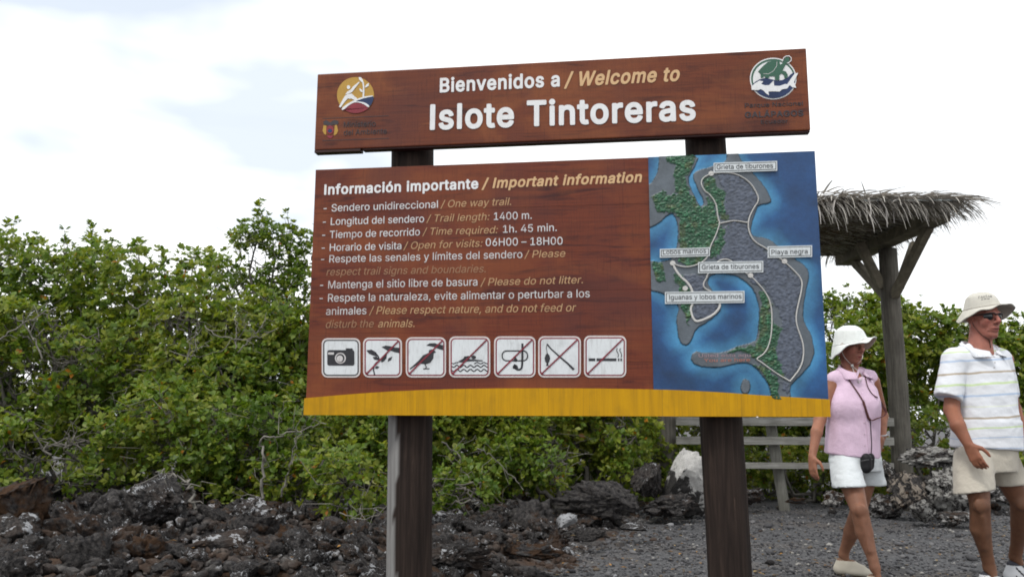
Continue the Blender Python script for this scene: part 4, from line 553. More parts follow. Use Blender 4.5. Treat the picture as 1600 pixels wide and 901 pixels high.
def inside(P, poly):
    x, y = P[:, 0], P[:, 1]; r = np.zeros(len(P), bool); n = len(poly)
    for i in range(n):
        (xa, ya), (xb, yb) = poly[i], poly[(i + 1) % n]
        if ya == yb: continue
        c = ((ya > y) != (yb > y)) & (x < (xb - xa) * (y - ya) / (yb - ya) + xa); r ^= c
    return r
def dist(P, poly):
    d = np.full(len(P), 1e9); n = len(poly)
    for i in range(n):
        a = np.array(poly[i]); b = np.array(poly[(i + 1) % n]); ab = b - a
        t = np.clip(((P - a) @ ab) / (ab @ ab + 1e-9), 0, 1); q = P - (a + t[:, None] * ab); d = np.minimum(d, np.hypot(q[:, 0], q[:, 1]))
    return d
nx_, nz_ = 230, 330
bx0 = bd(1017, 430)[0]; bx1 = X1 - 0.0005
mz1 = Z1 - 0.0005; mz0 = bd(1290, 640)[1]
gx, gz = np.meshgrid(np.linspace(bx0, bx1, nx_), np.linspace(mz0, mz1, nz_))
G = np.stack([gx.ravel(), gz.ravel()], 1)
# board -> photo pixels, used only to look up the traced outlines
Wp = np.stack([G[:, 0] * _sc, 4.0 - G[:, 0] * _ss, G[:, 1] - CAMZ], 1)
ax = np.array([CR, CU, _F]); q = Wp @ ax.T
PP = np.stack([800 + FPX * q[:, 0] / q[:, 2], 450.5 - FPX * q[:, 1] / q[:, 2]], 1)
N3 = lambda s, o=0: fbm(np.stack([G[:, 0] * s + o, G[:, 1] * s, np.full(len(G), 1.7 + o)], 1), 4)
warp = (np.stack([N3(14, 3), N3(14, 9)], 1) - 0.5) * 5
PW = PP + warp
land = inside(PW, smooth_ring(LAND, 1)) | inside(PW, ISLET)
dl = np.minimum(dist(PW, smooth_ring(LAND, 1)), dist(PW, ISLET))
col = np.zeros((len(G), 3)); h = np.zeros(len(G))
deep = np.array([0.008, 0.050, 0.155]); mid = np.array([0.014, 0.105, 0.27]); lite = np.array([0.06, 0.25, 0.43])
s1 = np.clip(1 - dl / (15 + 26 * (N3(7, 5) - 0.3)), 0, 1)[:, None]; s2 = np.clip(1 - dl / (34 + 30 * (N3(5, 2) - .3)), 0, 1)[:, None]
cn = ((N3(9, 4) - 0.5) * 1.3 + 1)[:, None]
sea_c = (deep * (1 - s2) + mid * s2) * cn; sea_c = sea_c * (1 - s1 * 0.8) + lite * s1 * 0.8 * cn
col[:] = sea_c
grey = np.array([0.098, 0.118, 0.140])
g0 = grey * ((N3(20, 1) - 0.5) * 0.8 + 1)[:, None]
col[land] = g0[land]; h[land] = 0.0045
PW2 = PP + (np.stack([N3(40, 3), N3(40, 9)], 1) - 0.5) * 14
isl = np.zeros(len(G), bool); isg = np.zeros(len(G), bool)
for qd in SLATES: isl |= inside(PW2, qd)
for qd in GREENS: isg |= inside(PW2, qd)
isl &= land; isg &= land; isg &= ~isl | (N3(60, 2) > 0.62)
tex = fbm(np.stack([G[:, 0] * 95, G[:, 1] * 150, np.full(len(G), .3)], 1), 3)
tex2 = np.abs(fbm(np.stack([G[:, 0] * 75, G[:, 1] * 130, np.full(len(G), 5.3)], 1), 3) - 0.5) * 4
slate = np.array([0.082, 0.098, 0.135])[None] * (0.15 + 1.6 * tex)[:, None]
mixgs = (np.clip((N3(30, 7) - 0.55) * 5, 0, .6))[:, None]
green = (np.array([0.030, 0.125, 0.060]) * (1 - mixgs) + np.array([0.10, 0.12, 0.04]) * mixgs) * (0.35 + 1.0 * tex2)[:, None]
col[isl] = slate[isl]; h[isl] = 0.0050 + 0.006 * tex[isl]
col[isg] = green[isg]; h[isg] = 0.0050 + 0.007 * np.clip(tex2[isg], 0, 1)
edge = (dl < 0.75); col[edge] *= 0.35; h[edge & ~land] = -0.0
vv = np.stack([G[:, 0], -0.004 - h - 0.0006 * N3(60), G[:, 1]], 1)
idx = np.arange(nx_ * nz_).reshape(nz_, nx_)
ff = np.stack([idx[:-1, :-1], idx[:-1, 1:], idx[1:, 1:], idx[1:, :-1]], -1).reshape(-1, 4)
m, t, p = newmat('map_paint'); a_ = t.nodes.new('ShaderNodeAttribute'); a_.attribute_name = 'col'
nn = noise(t, coord(t, 'Object'), 90, 4, .7)
t.links.new(mixc(t, 0.35, a_.outputs['Color'], ramp(t, nn, [(0.3, (0.55, .55, .55)), (0.7, (1.2, 1.2, 1.2))]), 'MULTIPLY'), p.inputs['Base Color'])
p.inputs['Roughness'].default_value = 0.45; bump(t, p, nn, 0.3, 0.002)
mo = fast_mesh('relief_map', vv, ff, m, sign, True, col)
# slab behind the painted relief, so that it has edges
MB().box((bx0, -0.0038, mz0), (bx1, -0.0002, mz1), 0).build('map_slab', [P_NAVY], mo)
# seams of the planks telegraph through the map
sm = MB()
for i in range(1, len(seams) - 1): sm.box((bx0, -0.0047, seams[i] - 0.0012), (bx1, -0.0039, seams[i] + 0.0012))
TR = Relief(ida)
tr = [[z7(*p) for p in [(475, 182), (420, 210), (405, 250), (435, 305), (460, 315), (510, 380), (520, 480), (535, 515), (500, 610), (470, 665), (455, 740), (400, 785), (320, 808), (260, 800), (218, 780)]],
      [z7(*p) for p in [(475, 182), (550, 175), (640, 182), (730, 235), (775, 300), (797, 360), (760, 410), (722, 490), (725, 570), (765, 640), (850, 685), (960, 765), (1040, 840)]] + [z8(*p) for p in [(990, 34), (985, 100), (950, 240), (955, 310), (990, 400), (1000, 470), (985, 560), (915, 648)]],
      [z8(*p) for p in [(915, 648), (830, 600), (730, 525), (705, 512), (760, 480), (790, 420), (805, 330), (803, 190), (770, 110), (700, 30)]] + [z7(*p) for p in [(735, 864), (670, 820), (610, 765), (570, 750), (520, 765), (465, 830), (440, 880)]] + [z8(*p) for p in [(415, 5), (385, 50), (390, 80), (430, 100)]],
      [z7(*p) for p in [(535, 515), (580, 505), (630, 495), (720, 510)]],
      [z7(*p) for p in [(218, 780), (240, 830), (280, 880), (310, 900)]] + [z8(*p) for p in [(320, 90), (325, 170), (305, 210), (325, 270), (350, 288), (440, 250), (480, 210), (490, 180), (475, 140)]]]
P_TRAIL = paint('trail_line_paint', (0.55, 0.54, 0.52), 0.4, (0.3, 0.27, 0.25))
for q in tr:
    pts = smooth_ring(q, 2, False)
    mbp = []
    for (x, y) in pts: X, Z = bd(x, y); mbp.append((X, -0.0125, Z))
    TR.mb.tube(mbp, 0.0055, 6, 0, flat=0.6)
for x, y in (z7(475, 182), z7(218, 780), z7(965, 768), z7(738, 862), z8(275, 82)): TR.poly(circ(x, y, 4.2, 3.8, n=14), 0, 0.006, 0.0165)
TR.build('trail_line', [P_TRAIL], mo)
for q, tx in (((1114.5, 254.7, 1213.3, 269.9), ('Grieta de tiburones', (1119.3, 266.6), (1206.8, 264), 7.2)),
              ((1030.9, 388.8, 1108.6, 402.3), ('Lobos marinos', (1035.7, 398.6), (1102.6, 396.3), 7)),
              ((1090.4, 409.5, 1191.6, 427), ('Grieta de tiburones', (1096, 421.9), (1184.8, 420.4), 7.2)),
              ((1198.6, 385.2, 1267.6, 403.1), ('Playa negra', (1204.4, 398.6), (1260.6, 397.2), 7.2)),
              ((1038.8, 456, 1162.4, 474.4), ('Iguanas y lobos marinos', (1045.5, 468.8), (1157.8, 467.2), 7.4))):
    x0, y0, x1, y1 = q; (a, b) = ((x0, y0), (x1, y1)); tt, p0, p1, cap = tx
    sl = (p1[1] - p0[1]) / (p1[0] - p0[0]); w_ = (x1 - x0) * sl / 2
    def Q(i): return [(x0 + i, y0 - w_ + i), (x1 - i, y0 + w_ + i), (x1 - i, y1 + w_ - i), (x0 + i, y1 - w_ - i)]
    R = Relief(ida); R.poly(Q(0), 0, 0.004, 0.0180); R.poly(Q(1.6), 1, 0.0181, 0.0184); R.poly(Q(2.7), 0, 0.0185, 0.0190)
    R.build('label_plate', [P_LABEL, P_BLACK], mo)
    T('lettering', tt, p0, p1, cap, False, False, P_BLACK, mo, 0.0191, 0.0010)
P_PK = simple('faded_pink_paint', (0.33, 0.24, 0.27), 0.6); P_OR = simple('faded_orange_paint', (0.40, 0.16, 0.12), 0.6)
T('lettering', 'Usted está aquí', (1091.5, 558), (1176, 557.2), 5.2, False, False, P_PK, mo, 0.0092, 0.0012)
T('lettering', 'You are here', (1099.6, 565.3), (1171.5, 564.4), 5.2, False, False, P_OR, mo, 0.0092, 0.0012)

# --- posts
def post_mat():
    m, t, p = newmat('old_dark_post')
    v = coord(t, 'Object', (12, 12, 0.55)); n = noise(t, v, 3.0, 6, 0.7, 0.4)
    v2 = coord(t, 'Object', (30, 30, 2.2)); n2 = noise(t, v2, 1.6, 5, 0.75, 0.2)
    c = ramp(t, n, [(0.3, (0.012, 0.009, 0.008)), (0.52, (0.027, 0.019, 0.016)), (0.72, (0.055, 0.038, 0.030))])
    c = mixc(t, ramp(t, n2, [(0.66, (0, 0, 0)), (0.76, (.7, .7, .7))]), c, (0.13, 0.085, 0.06, 1))
    # bleached strip down one side of the wood (faces local -X)
    a = t.nodes.new('ShaderNodeAttribute'); a.attribute_name = 'col'
    sep = t.nodes.new('ShaderNodeSeparateColor'); t.links.new(a.outputs['Color'], sep.inputs[0])
    c2 = ramp(t, n, [(0.3, (0.13, 0.125, 0.12)), (0.6, (0.25, 0.245, 0.24)), (0.75, (0.31, 0.30, 0.29))])
    c = mixc(t, sep.outputs[0], c, c2)
    t.links.new(c, p.inputs['Base Color']); p.inputs['Roughness'].default_value = 0.8; p.inputs['Specular IOR Level'].default_value = 0.12; bump(t, p, n, 0.5, 0.006)
    return m
PM = post_mat()
def round_post(name, pxa, pya, pxb, pyb, rad, z0, z1, parent, bleach=None, ty=0.0):
    sa, za_ = bdy(pxa, pya, .075 + rad * .93); sb, zb_ = bdy(pxb, pyb, .075 + rad * .93); n = 40; H = 60
    V, F, K = [], [], []
    for i in range(H + 1):
        z = z0 + (z1 - z0) * i / H; s = sa + (sb - sa) * (z - za_) / (zb_ - za_)
        for j in range(n):
            a = 2 * math.pi * j / n
            r = rad * (1 + 0.018 * math.sin(3 * a + z * 1.3) + 0.010 * math.sin(7 * a + z * 5) + 0.012 * math.sin(z * 4 + a))
            V.append((s + r * math.cos(a), 0.075 + rad * 0.93 + r * math.sin(a) + ty, z))
            if bleach is None: K.append((0, 0, 0))
            else:
                # angle measured from local -X towards -Y (the face of the sign)
                d = math.degrees(a) - 180
                e = 67 + 4 * math.sin(z * 3.1) + 5 * math.sin(z * 9) + (6 * math.sin(z * 31) if j % 2 else 0)
                K.append((1, 1, 1) if -95 < d < e and z < 1.15 else (0, 0, 0))
    for i in range(H):
        for j in range(n): F.append((i * n + j, i * n + (j + 1) % n, (i + 1) * n + (j + 1) % n, (i + 1) * n + j))
    F.append(tuple(H * n + j for j in range(n)))
    return mesh_obj(name, V, F, PM, parent, smooth=True, cols=K)
kk = 4.15   # post centres lie behind the board face
round_post('post', 645, 245, 638.5, 901, 0.113, -0.35, 2.70, sign, bleach=1)
round_post('post', 1102.5, 228, 1140, 901, 0.102, -0.35, 2.70, sign)
bm_ = MB()
for s in (bd(641, 400)[0], bd(1115, 400)[0]):
    for z in (1.35, 1.75, 2.15, 2.50, 2.78):
        bm_.prism([(s + 0.009 * math.cos(i * 1.047), z + 0.009 * math.sin(i * 1.047)) for i in range(6)], 0.0552, 0.072)
# ------------------------------------------------------------------ ground
def lava_h(x, y):
    """height of the lava field behind and left of the sign"""
    x = np.asarray(x, float); y = np.asarray(y, float)
    # border with the gravel: from (0.15,4.6) to (1.9,9.2)
    bx = 0.10 + (y - 4.8) * 0.36
    e = np.clip((bx - x) / 1.3, 0, 1); e = e * e * (3 - 2 * e)
    n = fbm(np.stack([x * 0.9, y * 0.9, 0 * x + 2.2], -1).reshape(-1, 3), 3).reshape(x.shape)
    n2 = fbm(np.stack([x * 3.2, y * 3.2, 0 * x + 6.2], -1).reshape(-1, 3), 3).reshape(x.shape)
    return e * (0.08 + 0.30 * (n - 0.3) + 0.20 * (n2 - 0.4) + 0.08 * np.clip((-x - 0.5) / 2.5, 0, 1))
def gs(n, a, b, k):
    t = np.linspace(-1, 1, n); return a + b * np.sinh(k * t) / math.sinh(k)
xs = gs(170, 1.0, 260, 6.5); ys = 6.5 + gs(190, 0, 260, 6.3)
gx, gy = np.meshgrid(xs, ys)
gn = fbm(np.stack([gx.ravel() * 1.1, gy.ravel() * 1.1, 0 * gx.ravel()], 1), 4).reshape(gx.shape)
near = np.exp(-((gx - 1) ** 2 + (gy - 6) ** 2) / 400)
gz = 0.05 * (gn - 0.5) * near + 0.0
idx = np.arange(gx.size).reshape(gx.shape)
ff = np.stack([idx[:-1, :-1], idx[:-1, 1:], idx[1:, 1:], idx[1:, :-1]], -1).reshape(-1, 4)
def gravel_mat():
    m, t, p = newmat('volcanic_gravel')
    v = coord(t, 'Object')
    n = noise(t, v, 42, 6, 0.75); nb = noise(t, v, 1.3, 4, 0.6, 0.4); nc = noise(t, v, 9, 4, 0.7)
    c = ramp(t, n, [(0.34, (0.024, 0.024, 0.028)), (0.5, (0.082, 0.082, 0.086)), (0.62, (0.135, 0.134, 0.136)), (0.74, (0.24, 0.23, 0.21))])
    c = mixc(t, ramp(t, nb, [(0.48, (0, 0, 0)), (0.68, (0.55, 0.55, 0.55))]), c, (0.10, 0.075, 0.055, 1))
    c = mixc(t, ramp(t, nc, [(0.35, (0.5, 0.5, 0.5)), (0.55, (0, 0, 0))]), c, (0.035, 0.035, 0.04, 1))
    t.links.new(c, p.inputs['Base Color']); p.inputs['Roughness'].default_value = 0.85
    bump(t, p, n, 0.7, 0.02); return m
GM = gravel_mat()
g = fast_mesh('ground', np.stack([gx.ravel(), gy.ravel(), gz.ravel()], 1), ff, GM, None, True)
tag(g, 'grey volcanic gravel ground of the clearing', kind='structure')
def ground_z(x, y):
    n = fbm(np.array([[x * 1.1, y * 1.1, 0]]), 4)[0]
    return 0.05 * (n - 0.5) * math.exp(-((x - 1) ** 2 + (y - 6) ** 2) / 400)

def lava_mat(name='lava_rock', lich=0.5, rust=1.0, seed=0.0, tint=None, thr=0.60):
    m, t, p = newmat(name)
    oi = t.nodes.new('ShaderNodeObjectInfo')
    tcn = t.nodes.new('ShaderNodeTexCoord'); va = t.nodes.new('ShaderNodeVectorMath'); va.operation = 'ADD'
    sc_ = t.nodes.new('ShaderNodeVectorMath'); sc_.operation = 'SCALE'; sc_.inputs['Scale'].default_value = 1.0
    cmb = t.nodes.new('ShaderNodeCombineXYZ')
    r9 = math_(t, 'MULTIPLY', oi.outputs['Random'], 37.0)
    for i in range(3): t.links.new(r9, cmb.inputs[i])
    t.links.new(tcn.outputs['Object'], va.inputs[0]); t.links.new(cmb.outputs[0], va.inputs[1])
    v = va.outputs[0]
    n = noise(t, v, 9, 6, 0.75); nf = noise(t, v, 38, 5, 0.8); nl = noise(t, v, 3.1, 6, 0.72, 0.5); nr = noise(t, v, 2.2, 4, 0.6)
    c = ramp(t, n, [(0.32, (0.010, 0.010, 0.012)), (0.44, (0.040, 0.038, 0.039)), (0.57, (0.092, 0.085, 0.082)), (0.72, (0.185, 0.172, 0.160))])
    rr = math_(t, 'ADD', nr, math_(t, 'MULTIPLY', oi.outputs['Random'], 0.30))
    c = mixc(t, math_(t, 'MULTIPLY', ramp(t, rr, [(0.66, (0, 0, 0)), (0.82, (1, 1, 1))]), 0.75 * rust), c, (0.080, 0.046, 0.028, 1))
    c = mixc(t, math_(t, 'MULTIPLY', ramp(t, nf, [(0.57, (0, 0, 0)), (0.66, (1, 1, 1))]), 0.38), c, (0.20, 0.20, 0.17, 1))
    l = math_(t, 'MULTIPLY', ramp(t, math_(t, 'ADD', nl, math_(t, 'MULTIPLY', nf, 0.22)), [(thr + .11, (0, 0, 0)), (thr + .135, (1, 1, 1))]), lich)
    c = mixc(t, l, c, tint or (0.52, 0.53, 0.55, 1))
    t.links.new(c, p.inputs['Base Color']); p.inputs['Roughness'].default_value = 0.9; p.inputs['Specular IOR Level'].default_value = 0.1
    h = math_(t, 'ADD', n, math_(t, 'MULTIPLY', nf, 0.5))
    bump(t, p, h, 0.9, 0.03); return m
LM = lava_mat('lava_rock', 0.9, 0.9, thr=0.615); LM2 = lava_mat('lava_rock_rusty', 0.4, 1.35, thr=0.68); LM3 = lava_mat('lava_rock_lichen', 1.0, 0.4, thr=0.56)

# the lava bed: a broken sheet under the loose rocks
x = np.linspace(-9, 2.6, 230); y = np.linspace(2.2, 12, 210); gx, gy = np.meshgrid(x, y)
hz_ = lava_h(gx, gy)
P3 = np.stack([gx.ravel(), gy.ravel(), np.zeros(gx.size)], 1)
rid = np.abs(fbm(P3 * 4.5 + 3, 4, 0.6) - 0.5).reshape(gx.shape) * 0.5
gz = hz_ + np.where(hz_ > 0.01, -0.9 * rid * np.clip(hz_ * 6, 0, 1) + 0.03, -0.05) - 0.04
jx = gx.ravel() + 0.10 * (fbm(P3 * 6 + 11, 3) - 0.5); jy = gy.ravel() + 0.10 * (fbm(P3 * 6 + 17, 3) - 0.5)
idx = np.arange(gx.size).reshape(gx.shape)
ff = np.stack([idx[:-1, :-1], idx[:-1, 1:], idx[1:, 1:], idx[1:, :-1]], -1).reshape(-1, 4)
g = fast_mesh('lava_terrain', np.stack([jx, jy, gz.ravel()], 1), ff, LM2, None, False)
tag(g, 'broken dark lava bed under the loose rocks', kind='structure')

def ico(sub):
    bm = bmesh.new(); bmesh.ops.create_icosphere(bm, subdivisions=sub, radius=1)
    V = np.array([v.co[:] for v in bm.verts]); F = np.array([[v.index for v in f.verts] for f in bm.faces]); bm.free(); return V, F
ICO = {k: ico(k) for k in (1, 2, 3, 4, 5)}
def rock_geo(seed, sub=3, rough=1.0, flat=0.75, fine=0.0):
    V, F = ICO[sub]; r = np.random.default_rng(seed); o = r.random(3) * 30
    n1 = fbm(V * 1.1 + o, 3) - 0.5; n2 = np.abs(fbm(V * 2.4 + o + 5, 4, 0.6) - 0.5)
    cell = np.floor((V @ r.normal(size=(3, 3))) * 1.7)
    d = 1 + rough * (1.1 * n1 - 1.1 * n2 + 0.18 * (fbm(cell * 3.3 + o, 1) - 0.5) * 2) + fine * (fbm(V * 9 + o, 3, .7) - 0.5)
    P = V * d[:, None]
    # flat breaks
    for _ in range(9):
        nrm = r.normal(size=3); nrm /= np.linalg.norm(nrm); k = r.uniform(0.42, 0.8)
        s = P @ nrm; P = P - np.where(s > k, (s - k) * 0.9, 0)[:, None] * nrm
    if sub >= 3: P = P * (1 + 0.22 * rough * (np.abs(fbm(V * 5 + o, 4, .65) - .5) * 3 - .35))[:, None] + 0.05 * rough * (np.stack([fbm(V * 8 + o + k_, 3, .6) for k_ in (0, 9, 18)], 1) - .5)
    return P * np.array([1, r.uniform(.7, 1), flat * r.uniform(.8, 1.1)]), F
def rock_mesh(name, seed, mat, sub=3, rough=1.0, flat=0.75, fine=0.0):
    P, F = rock_geo(seed, sub, rough, flat, fine)
    o = fast_mesh(name, P, F, mat, None, False); me = o.data; bpy.data.objects.remove(o); return me
RM = [rock_mesh('lava_rock', 100 + i, [LM, LM, LM3, LM, LM2, LM3][i % 6], 4, 1.0 + 0.25 * (i % 3), 0.7, 0.35) for i in range(14)]
RMb = [rock_mesh('lava_rock', 200 + i, [LM, LM2, LM3, LM][i % 4], 4, 1.3, 0.75, 0.5) for i in range(6)]
def put_rock(me, loc, s, label, group='loose lava rocks of the dark rubble heap', rot=None, name='lava_rock'):
    o = bpy.data.objects.new(name, me); C.objects.link(o); o.location = loc
    o.rotation_euler = rot or (rnd.uniform(-.5, .5), rnd.uniform(-.5, .5), rnd.uniform(0, 6.28)); o.scale = (s, s, s) if not hasattr(s, '__len__') else s
    tag(o, label, 'rock', group); return o
GEN = {0: 'jagged black lava rock lying loose in the rubble heap behind the sign'}
cnt = 0; placed = []
while cnt < 285:
    px = rnd.uniform(-30, 1090); py = rnd.uniform(742, 935)
    # ground hit with an average height
    d = ray(px, py); h0 = 0.22; t = (h0 - CAMZ) / d.z
    if t <= 0: continue
    X, Y = d.x * t, d.y * t
    if Y > 9.3 or Y < 3.2: continue
    h = float(lava_h(np.array([X]), np.array([Y]))[0])
    if h < 0.02: continue
    s = rnd.uniform(0.05, 0.15) * (0.6 + 0.08 * Y)
    if rnd.random() < 0.16: s *= 1.7
    if any((X - a) ** 2 + (Y - b) ** 2 < (0.55 * (s + c)) ** 2 for a, b, c in placed): continue
    placed.append((X, Y, s))
    me = rnd.choice(RMb if s > 0.13 else RM)
    lab = {LM: 'jagged dark lava rock with pale lichen specks loose in the rubble heap behind the sign',
           LM2: 'rusty brown lava rock loose in the rubble heap behind the sign',
           LM3: 'black lava rock with white crusted patches loose in the rubble heap behind the sign'}[me.materials[0]]
    zone = 'in the bottom foreground' if Y < 4.9 else ('beside the bleached sign post' if -1.3 < X < 0.2 and Y < 6.2 else ('at the edge of the gravel' if X > 0.10 + (Y - 4.8) * 0.36 - 0.9 else ('at the foot of the thicket' if Y > 6.9 else 'in the middle of the heap')))
    lab = {LM: 'dark lava rock with lichen specks', LM2: 'rusty brown lava rock', LM3: 'black lava rock with white crust'}[me.materials[0]]
    lab = ('large ' if s > 0.15 else ('small ' if s < 0.085 else 'fist shaped ')) + lab + ' lying ' + zone
    put_rock(me, (X, Y, h + s * 0.12), s, lab); cnt += 1
# smaller clinker, too much of it to count: one mesh
VV, FF = [], []; k0 = 0; base = [rock_geo(500 + i, 2, 1.8, 0.8) for i in range(12)]
base = [(V * (1 + .30 * (np.random.default_rng(i).random((len(V), 1)) - .5)), F) for i, (V, F) in enumerate(base)]
n = 0
while n < 6500:
    X = rnd.uniform(-7, 2.4); Y = rnd.uniform(3.2, 9.6); h = float(0)
    bxx = 0.10 + (Y - 4.8) * 0.36
    if X > bxx + 0.35 or abs(X) > Y * 0.68 + .3: continue
    if X > bxx - 0.1 and rnd.random() < 0.6: continue
    V, F = base[rnd.randrange(12)]; s = rnd.uniform(0.012, 0.055)
    VV.append((X, Y, s, rnd.uniform(0, 6.28), len(V))); n += 1
arr = np.array([(a, b) for a, b, _, _, _ in VV]); hh = lava_h(arr[:, 0], arr[:, 1])
Vs, Fs = [], []; k0 = 0
for i, (X, Y, s, a, _) in enumerate(VV):
    V, F = base[i % 12]; c_, s_ = math.cos(a), math.sin(a)
    W = V * s; W = np.stack([W[:, 0] * c_ - W[:, 1] * s_ + X, W[:, 0] * s_ + W[:, 1] * c_ + Y, W[:, 2] + hh[i] + s * 0.2 - 0.02], 1)
    Vs.append(W); Fs.append(F + k0); k0 += len(V)
g = fast_mesh('lava_rubble', np.vstack(Vs), np.vstack(Fs), [lava_mat('lava_rubble', 0.6, 0.8, thr=0.58)], None, False)
tag(g, 'small dark clinker rubble between the lava rocks', kind='stuff')

# pebbles of the gravel
base = [rock_geo(700 + i, 1, 0.5, 0.6) for i in range(6)]
Vs, Fs, Cs = [], [], []; k0 = 0; n = 0
pc = [(0.065, 0.064, 0.068), (0.105, 0.104, 0.110), (0.145, 0.142, 0.145), (0.04, 0.04, 0.044), (0.12, 0.095, 0.07), (0.30, 0.29, 0.27)]
while n < 15000:
    Y = 4.6 + 5.6 * rnd.random() ** 1.2; X = rnd.uniform(-0.2, Y * 0.66)
    if X < 0.0 + (Y - 4.8) * 0.30: continue
    V, F = base[n % 6]; s = rnd.choice((0.006, 0.009, 0.012, 0.018)) * rnd.uniform(.7, 1.3)
    if rnd.random() < 0.012: s *= 2.6
    a = rnd.uniform(0, 6.28); c_, s_ = math.cos(a), math.sin(a); W = V * s
    Vs.append(np.stack([W[:, 0] * c_ - W[:, 1] * s_ + X, W[:, 0] * s_ + W[:, 1] * c_ + Y, W[:, 2] + s * 0.25], 1)); Fs.append(F + k0); k0 += len(V)
    cc = rnd.choices(pc, (4, 4, 3, 3, 0.6, 0.5))[0]; Cs.append(np.tile(np.array(cc), (len(V), 1))); n += 1
Vs = np.vstack(Vs)
gzz = 0.05 * (fbm(np.stack([Vs[:, 0] * 1.1, Vs[:, 1] * 1.1, 0 * Vs[:, 0]], 1), 4) - 0.5); Vs[:, 2] += gzz * np.exp(-((Vs[:, 0] - 1) ** 2 + (Vs[:, 1] - 6) ** 2) / 400)
def colmat(name, rough=0.8, transl=0.0, gain=1.0):
    m, t, p = newmat(name); a = t.nodes.new('ShaderNodeAttribute'); a.attribute_name = 'col'
    t.links.new(a.outputs['Color'], p.inputs['Base Color']); p.inputs['Roughness'].default_value = rough
    p.inputs['Specular IOR Level'].default_value = 0.3
    if transl:
        tr_ = t.nodes.new('ShaderNodeBsdfTranslucent'); ms = t.nodes.new('ShaderNodeMixShader'); ms.inputs[0].default_value = transl
        g_ = mixc(t, 1.0, a.outputs['Color'], (1.5, 1.6, 0.7, 1), 'MULTIPLY'); t.links.new(g_, tr_.inputs[0])
        t.links.new(p.outputs[0], ms.inputs[1]); t.links.new(tr_.outputs[0], ms.inputs[2])
        o = [n for n in t.nodes if n.type == 'OUTPUT_MATERIAL'][0]; t.links.new(ms.outputs[0], o.inputs[0])
    return m
g = fast_mesh('gravel', Vs, np.vstack(Fs), colmat('pebble', 0.85), None, False, np.vstack(Cs))
tag(g, 'loose dark pebbles strewn over the gravel clearing', kind='stuff')

# single boulders one can name
def boulder(seed, px, py, Y, size, label, mat, rough=1.0, flat=0.8, sub=5, rot=0.0, name='lava_boulder', fine=.55, cat='boulder'):
    P, F = rock_geo(seed, sub, rough, flat, fine); o = fast_mesh(name, P, F, mat, None, False)
    c = at(px, py, Y); o.location = c; o.scale = size; o.rotation_euler = (0, 0, rot); tag(o, label, cat); return o
def crust_mat(name, base_dark=0.35):
    m, t, p = newmat(name); v = coord(t, 'Object'); n = noise(t, v, 2.2, 5, 0.65, .4); nf = noise(t, v, 40, 4, .8)
    geo = t.nodes.new('ShaderNodeNewGeometry'); sep = t.nodes.new('ShaderNodeSeparateXYZ'); t.links.new(tcoord_obj(t), sep.inputs[0])
    f = math_(t, 'ADD', math_(t, 'MULTIPLY', sep.outputs[2], 0.40), math_(t, 'MULTIPLY', sep.outputs[0], 0.40)); f = math_(t, 'ADD', f, n)
    c = mixc(t, ramp(t, f, [(0.40, (0, 0, 0)), (0.45, (1, 1, 1))]), ramp(t, nf, [(0.4, (0.012, 0.012, 0.013)), (0.65, (0.06, 0.055, 0.05))]), ramp(t, nf, [(0.3, (0.30, 0.29, 0.27)), (0.55, (0.58, 0.57, 0.55))]))
    t.links.new(c, p.inputs['Base Color']); p.inputs['Roughness'].default_value = 0.9; bump(t, p, nf, 0.6, 0.02); return m
def tcoord_obj(t):
    c = t.nodes.new('ShaderNodeTexCoord'); return c.outputs['Object']
CRM = crust_mat('white_crust')
boulder(31, 1072, 754, 8.7, (0.42, 0.28, 0.44), 'boulder with a smooth white crust standing beside the grey fence post', CRM, 0.55, 1.0, 5, 0.2, fine=.3)
boulder(32, 1014, 752, 8.6, (0.20, 0.2, 0.27), 'dark lava boulder just left of the white crusted boulder', lava_mat('dark_rock', 0.6, 0.2), 1.1, 0.9)
boulder(33, 1045, 792, 8.4, (0.33, 0.26, 0.20), 'clinkery black boulder at the foot of the white crusted boulder', LM, 1.4, 0.8)
boulder(34, 948, 785, 8.0, (0.42, 0.30, 0.24), 'broad layered grey lava boulder at the bush edge left of the crusted boulder', LM2, 1.0, 0.8)
boulder(35, 994, 822, 7.2, (0.17, 0.13, 0.07), 'flat white topped stone lying at the edge of the gravel', LM3, 0.8, 0.7)
boulder(36, 885, 812, 7.2, (0.11, 0.09, 0.09), 'small white lichen covered rock among brown rubble', lava_mat('pale_rock', 1.0, 0.2, thr=0.42), 0.8, 0.8)
boulder(37, 918, 838, 6.6, (0.13, 0.10, 0.09), 'pointed coal black rock near the gravel edge', lava_mat('coal_rock', 0.0, 0.0), 0.9, 0.9)
boulder(38, 340, 862, 5.2, (0.34, 0.22, 0.22), 'black lava boulder with a bent streak of white lichen, lower left foreground', lava_mat('streaked_rock', 1.0, 0.5, thr=0.545), 1.1, 0.9)
boulder(39, 485, 885, 5.0, (0.20, 0.14, 0.13), 'rock with a white lichen slab left of the bleached post', lava_mat('slab_rock', 1.0, 0.5, thr=0.50), 1.0, 0.8)
boulder(40, 245, 778, 6.2, (0.30, 0.26, 0.26), 'tall lava outcrop spotted with white lichen under the arching dead branch', lava_mat('spotted_rock', 1.0, 0.3, thr=0.575), 1.3, 1.0)
boulder(41, 20, 800, 5.8, (0.34, 0.28, 0.30), 'brown banded lava outcrop at the far end of the rubble heap', LM2, 1.2, 1.0)
boulder(42, 700, 868, 5.3, (0.30, 0.22, 0.20), 'dark lava boulder with small white specks right of the bleached post', lava_mat('speck_rock', 1.0, 0.5, thr=0.60), 1.2, 0.9)
boulder(43, 830, 862, 5.6, (0.22, 0.16, 0.10), 'rusty orange brown lava slab near the middle of the rubble', lava_mat('rust_rock', 0.2, 3.0, thr=0.7), 1.0, 0.8)
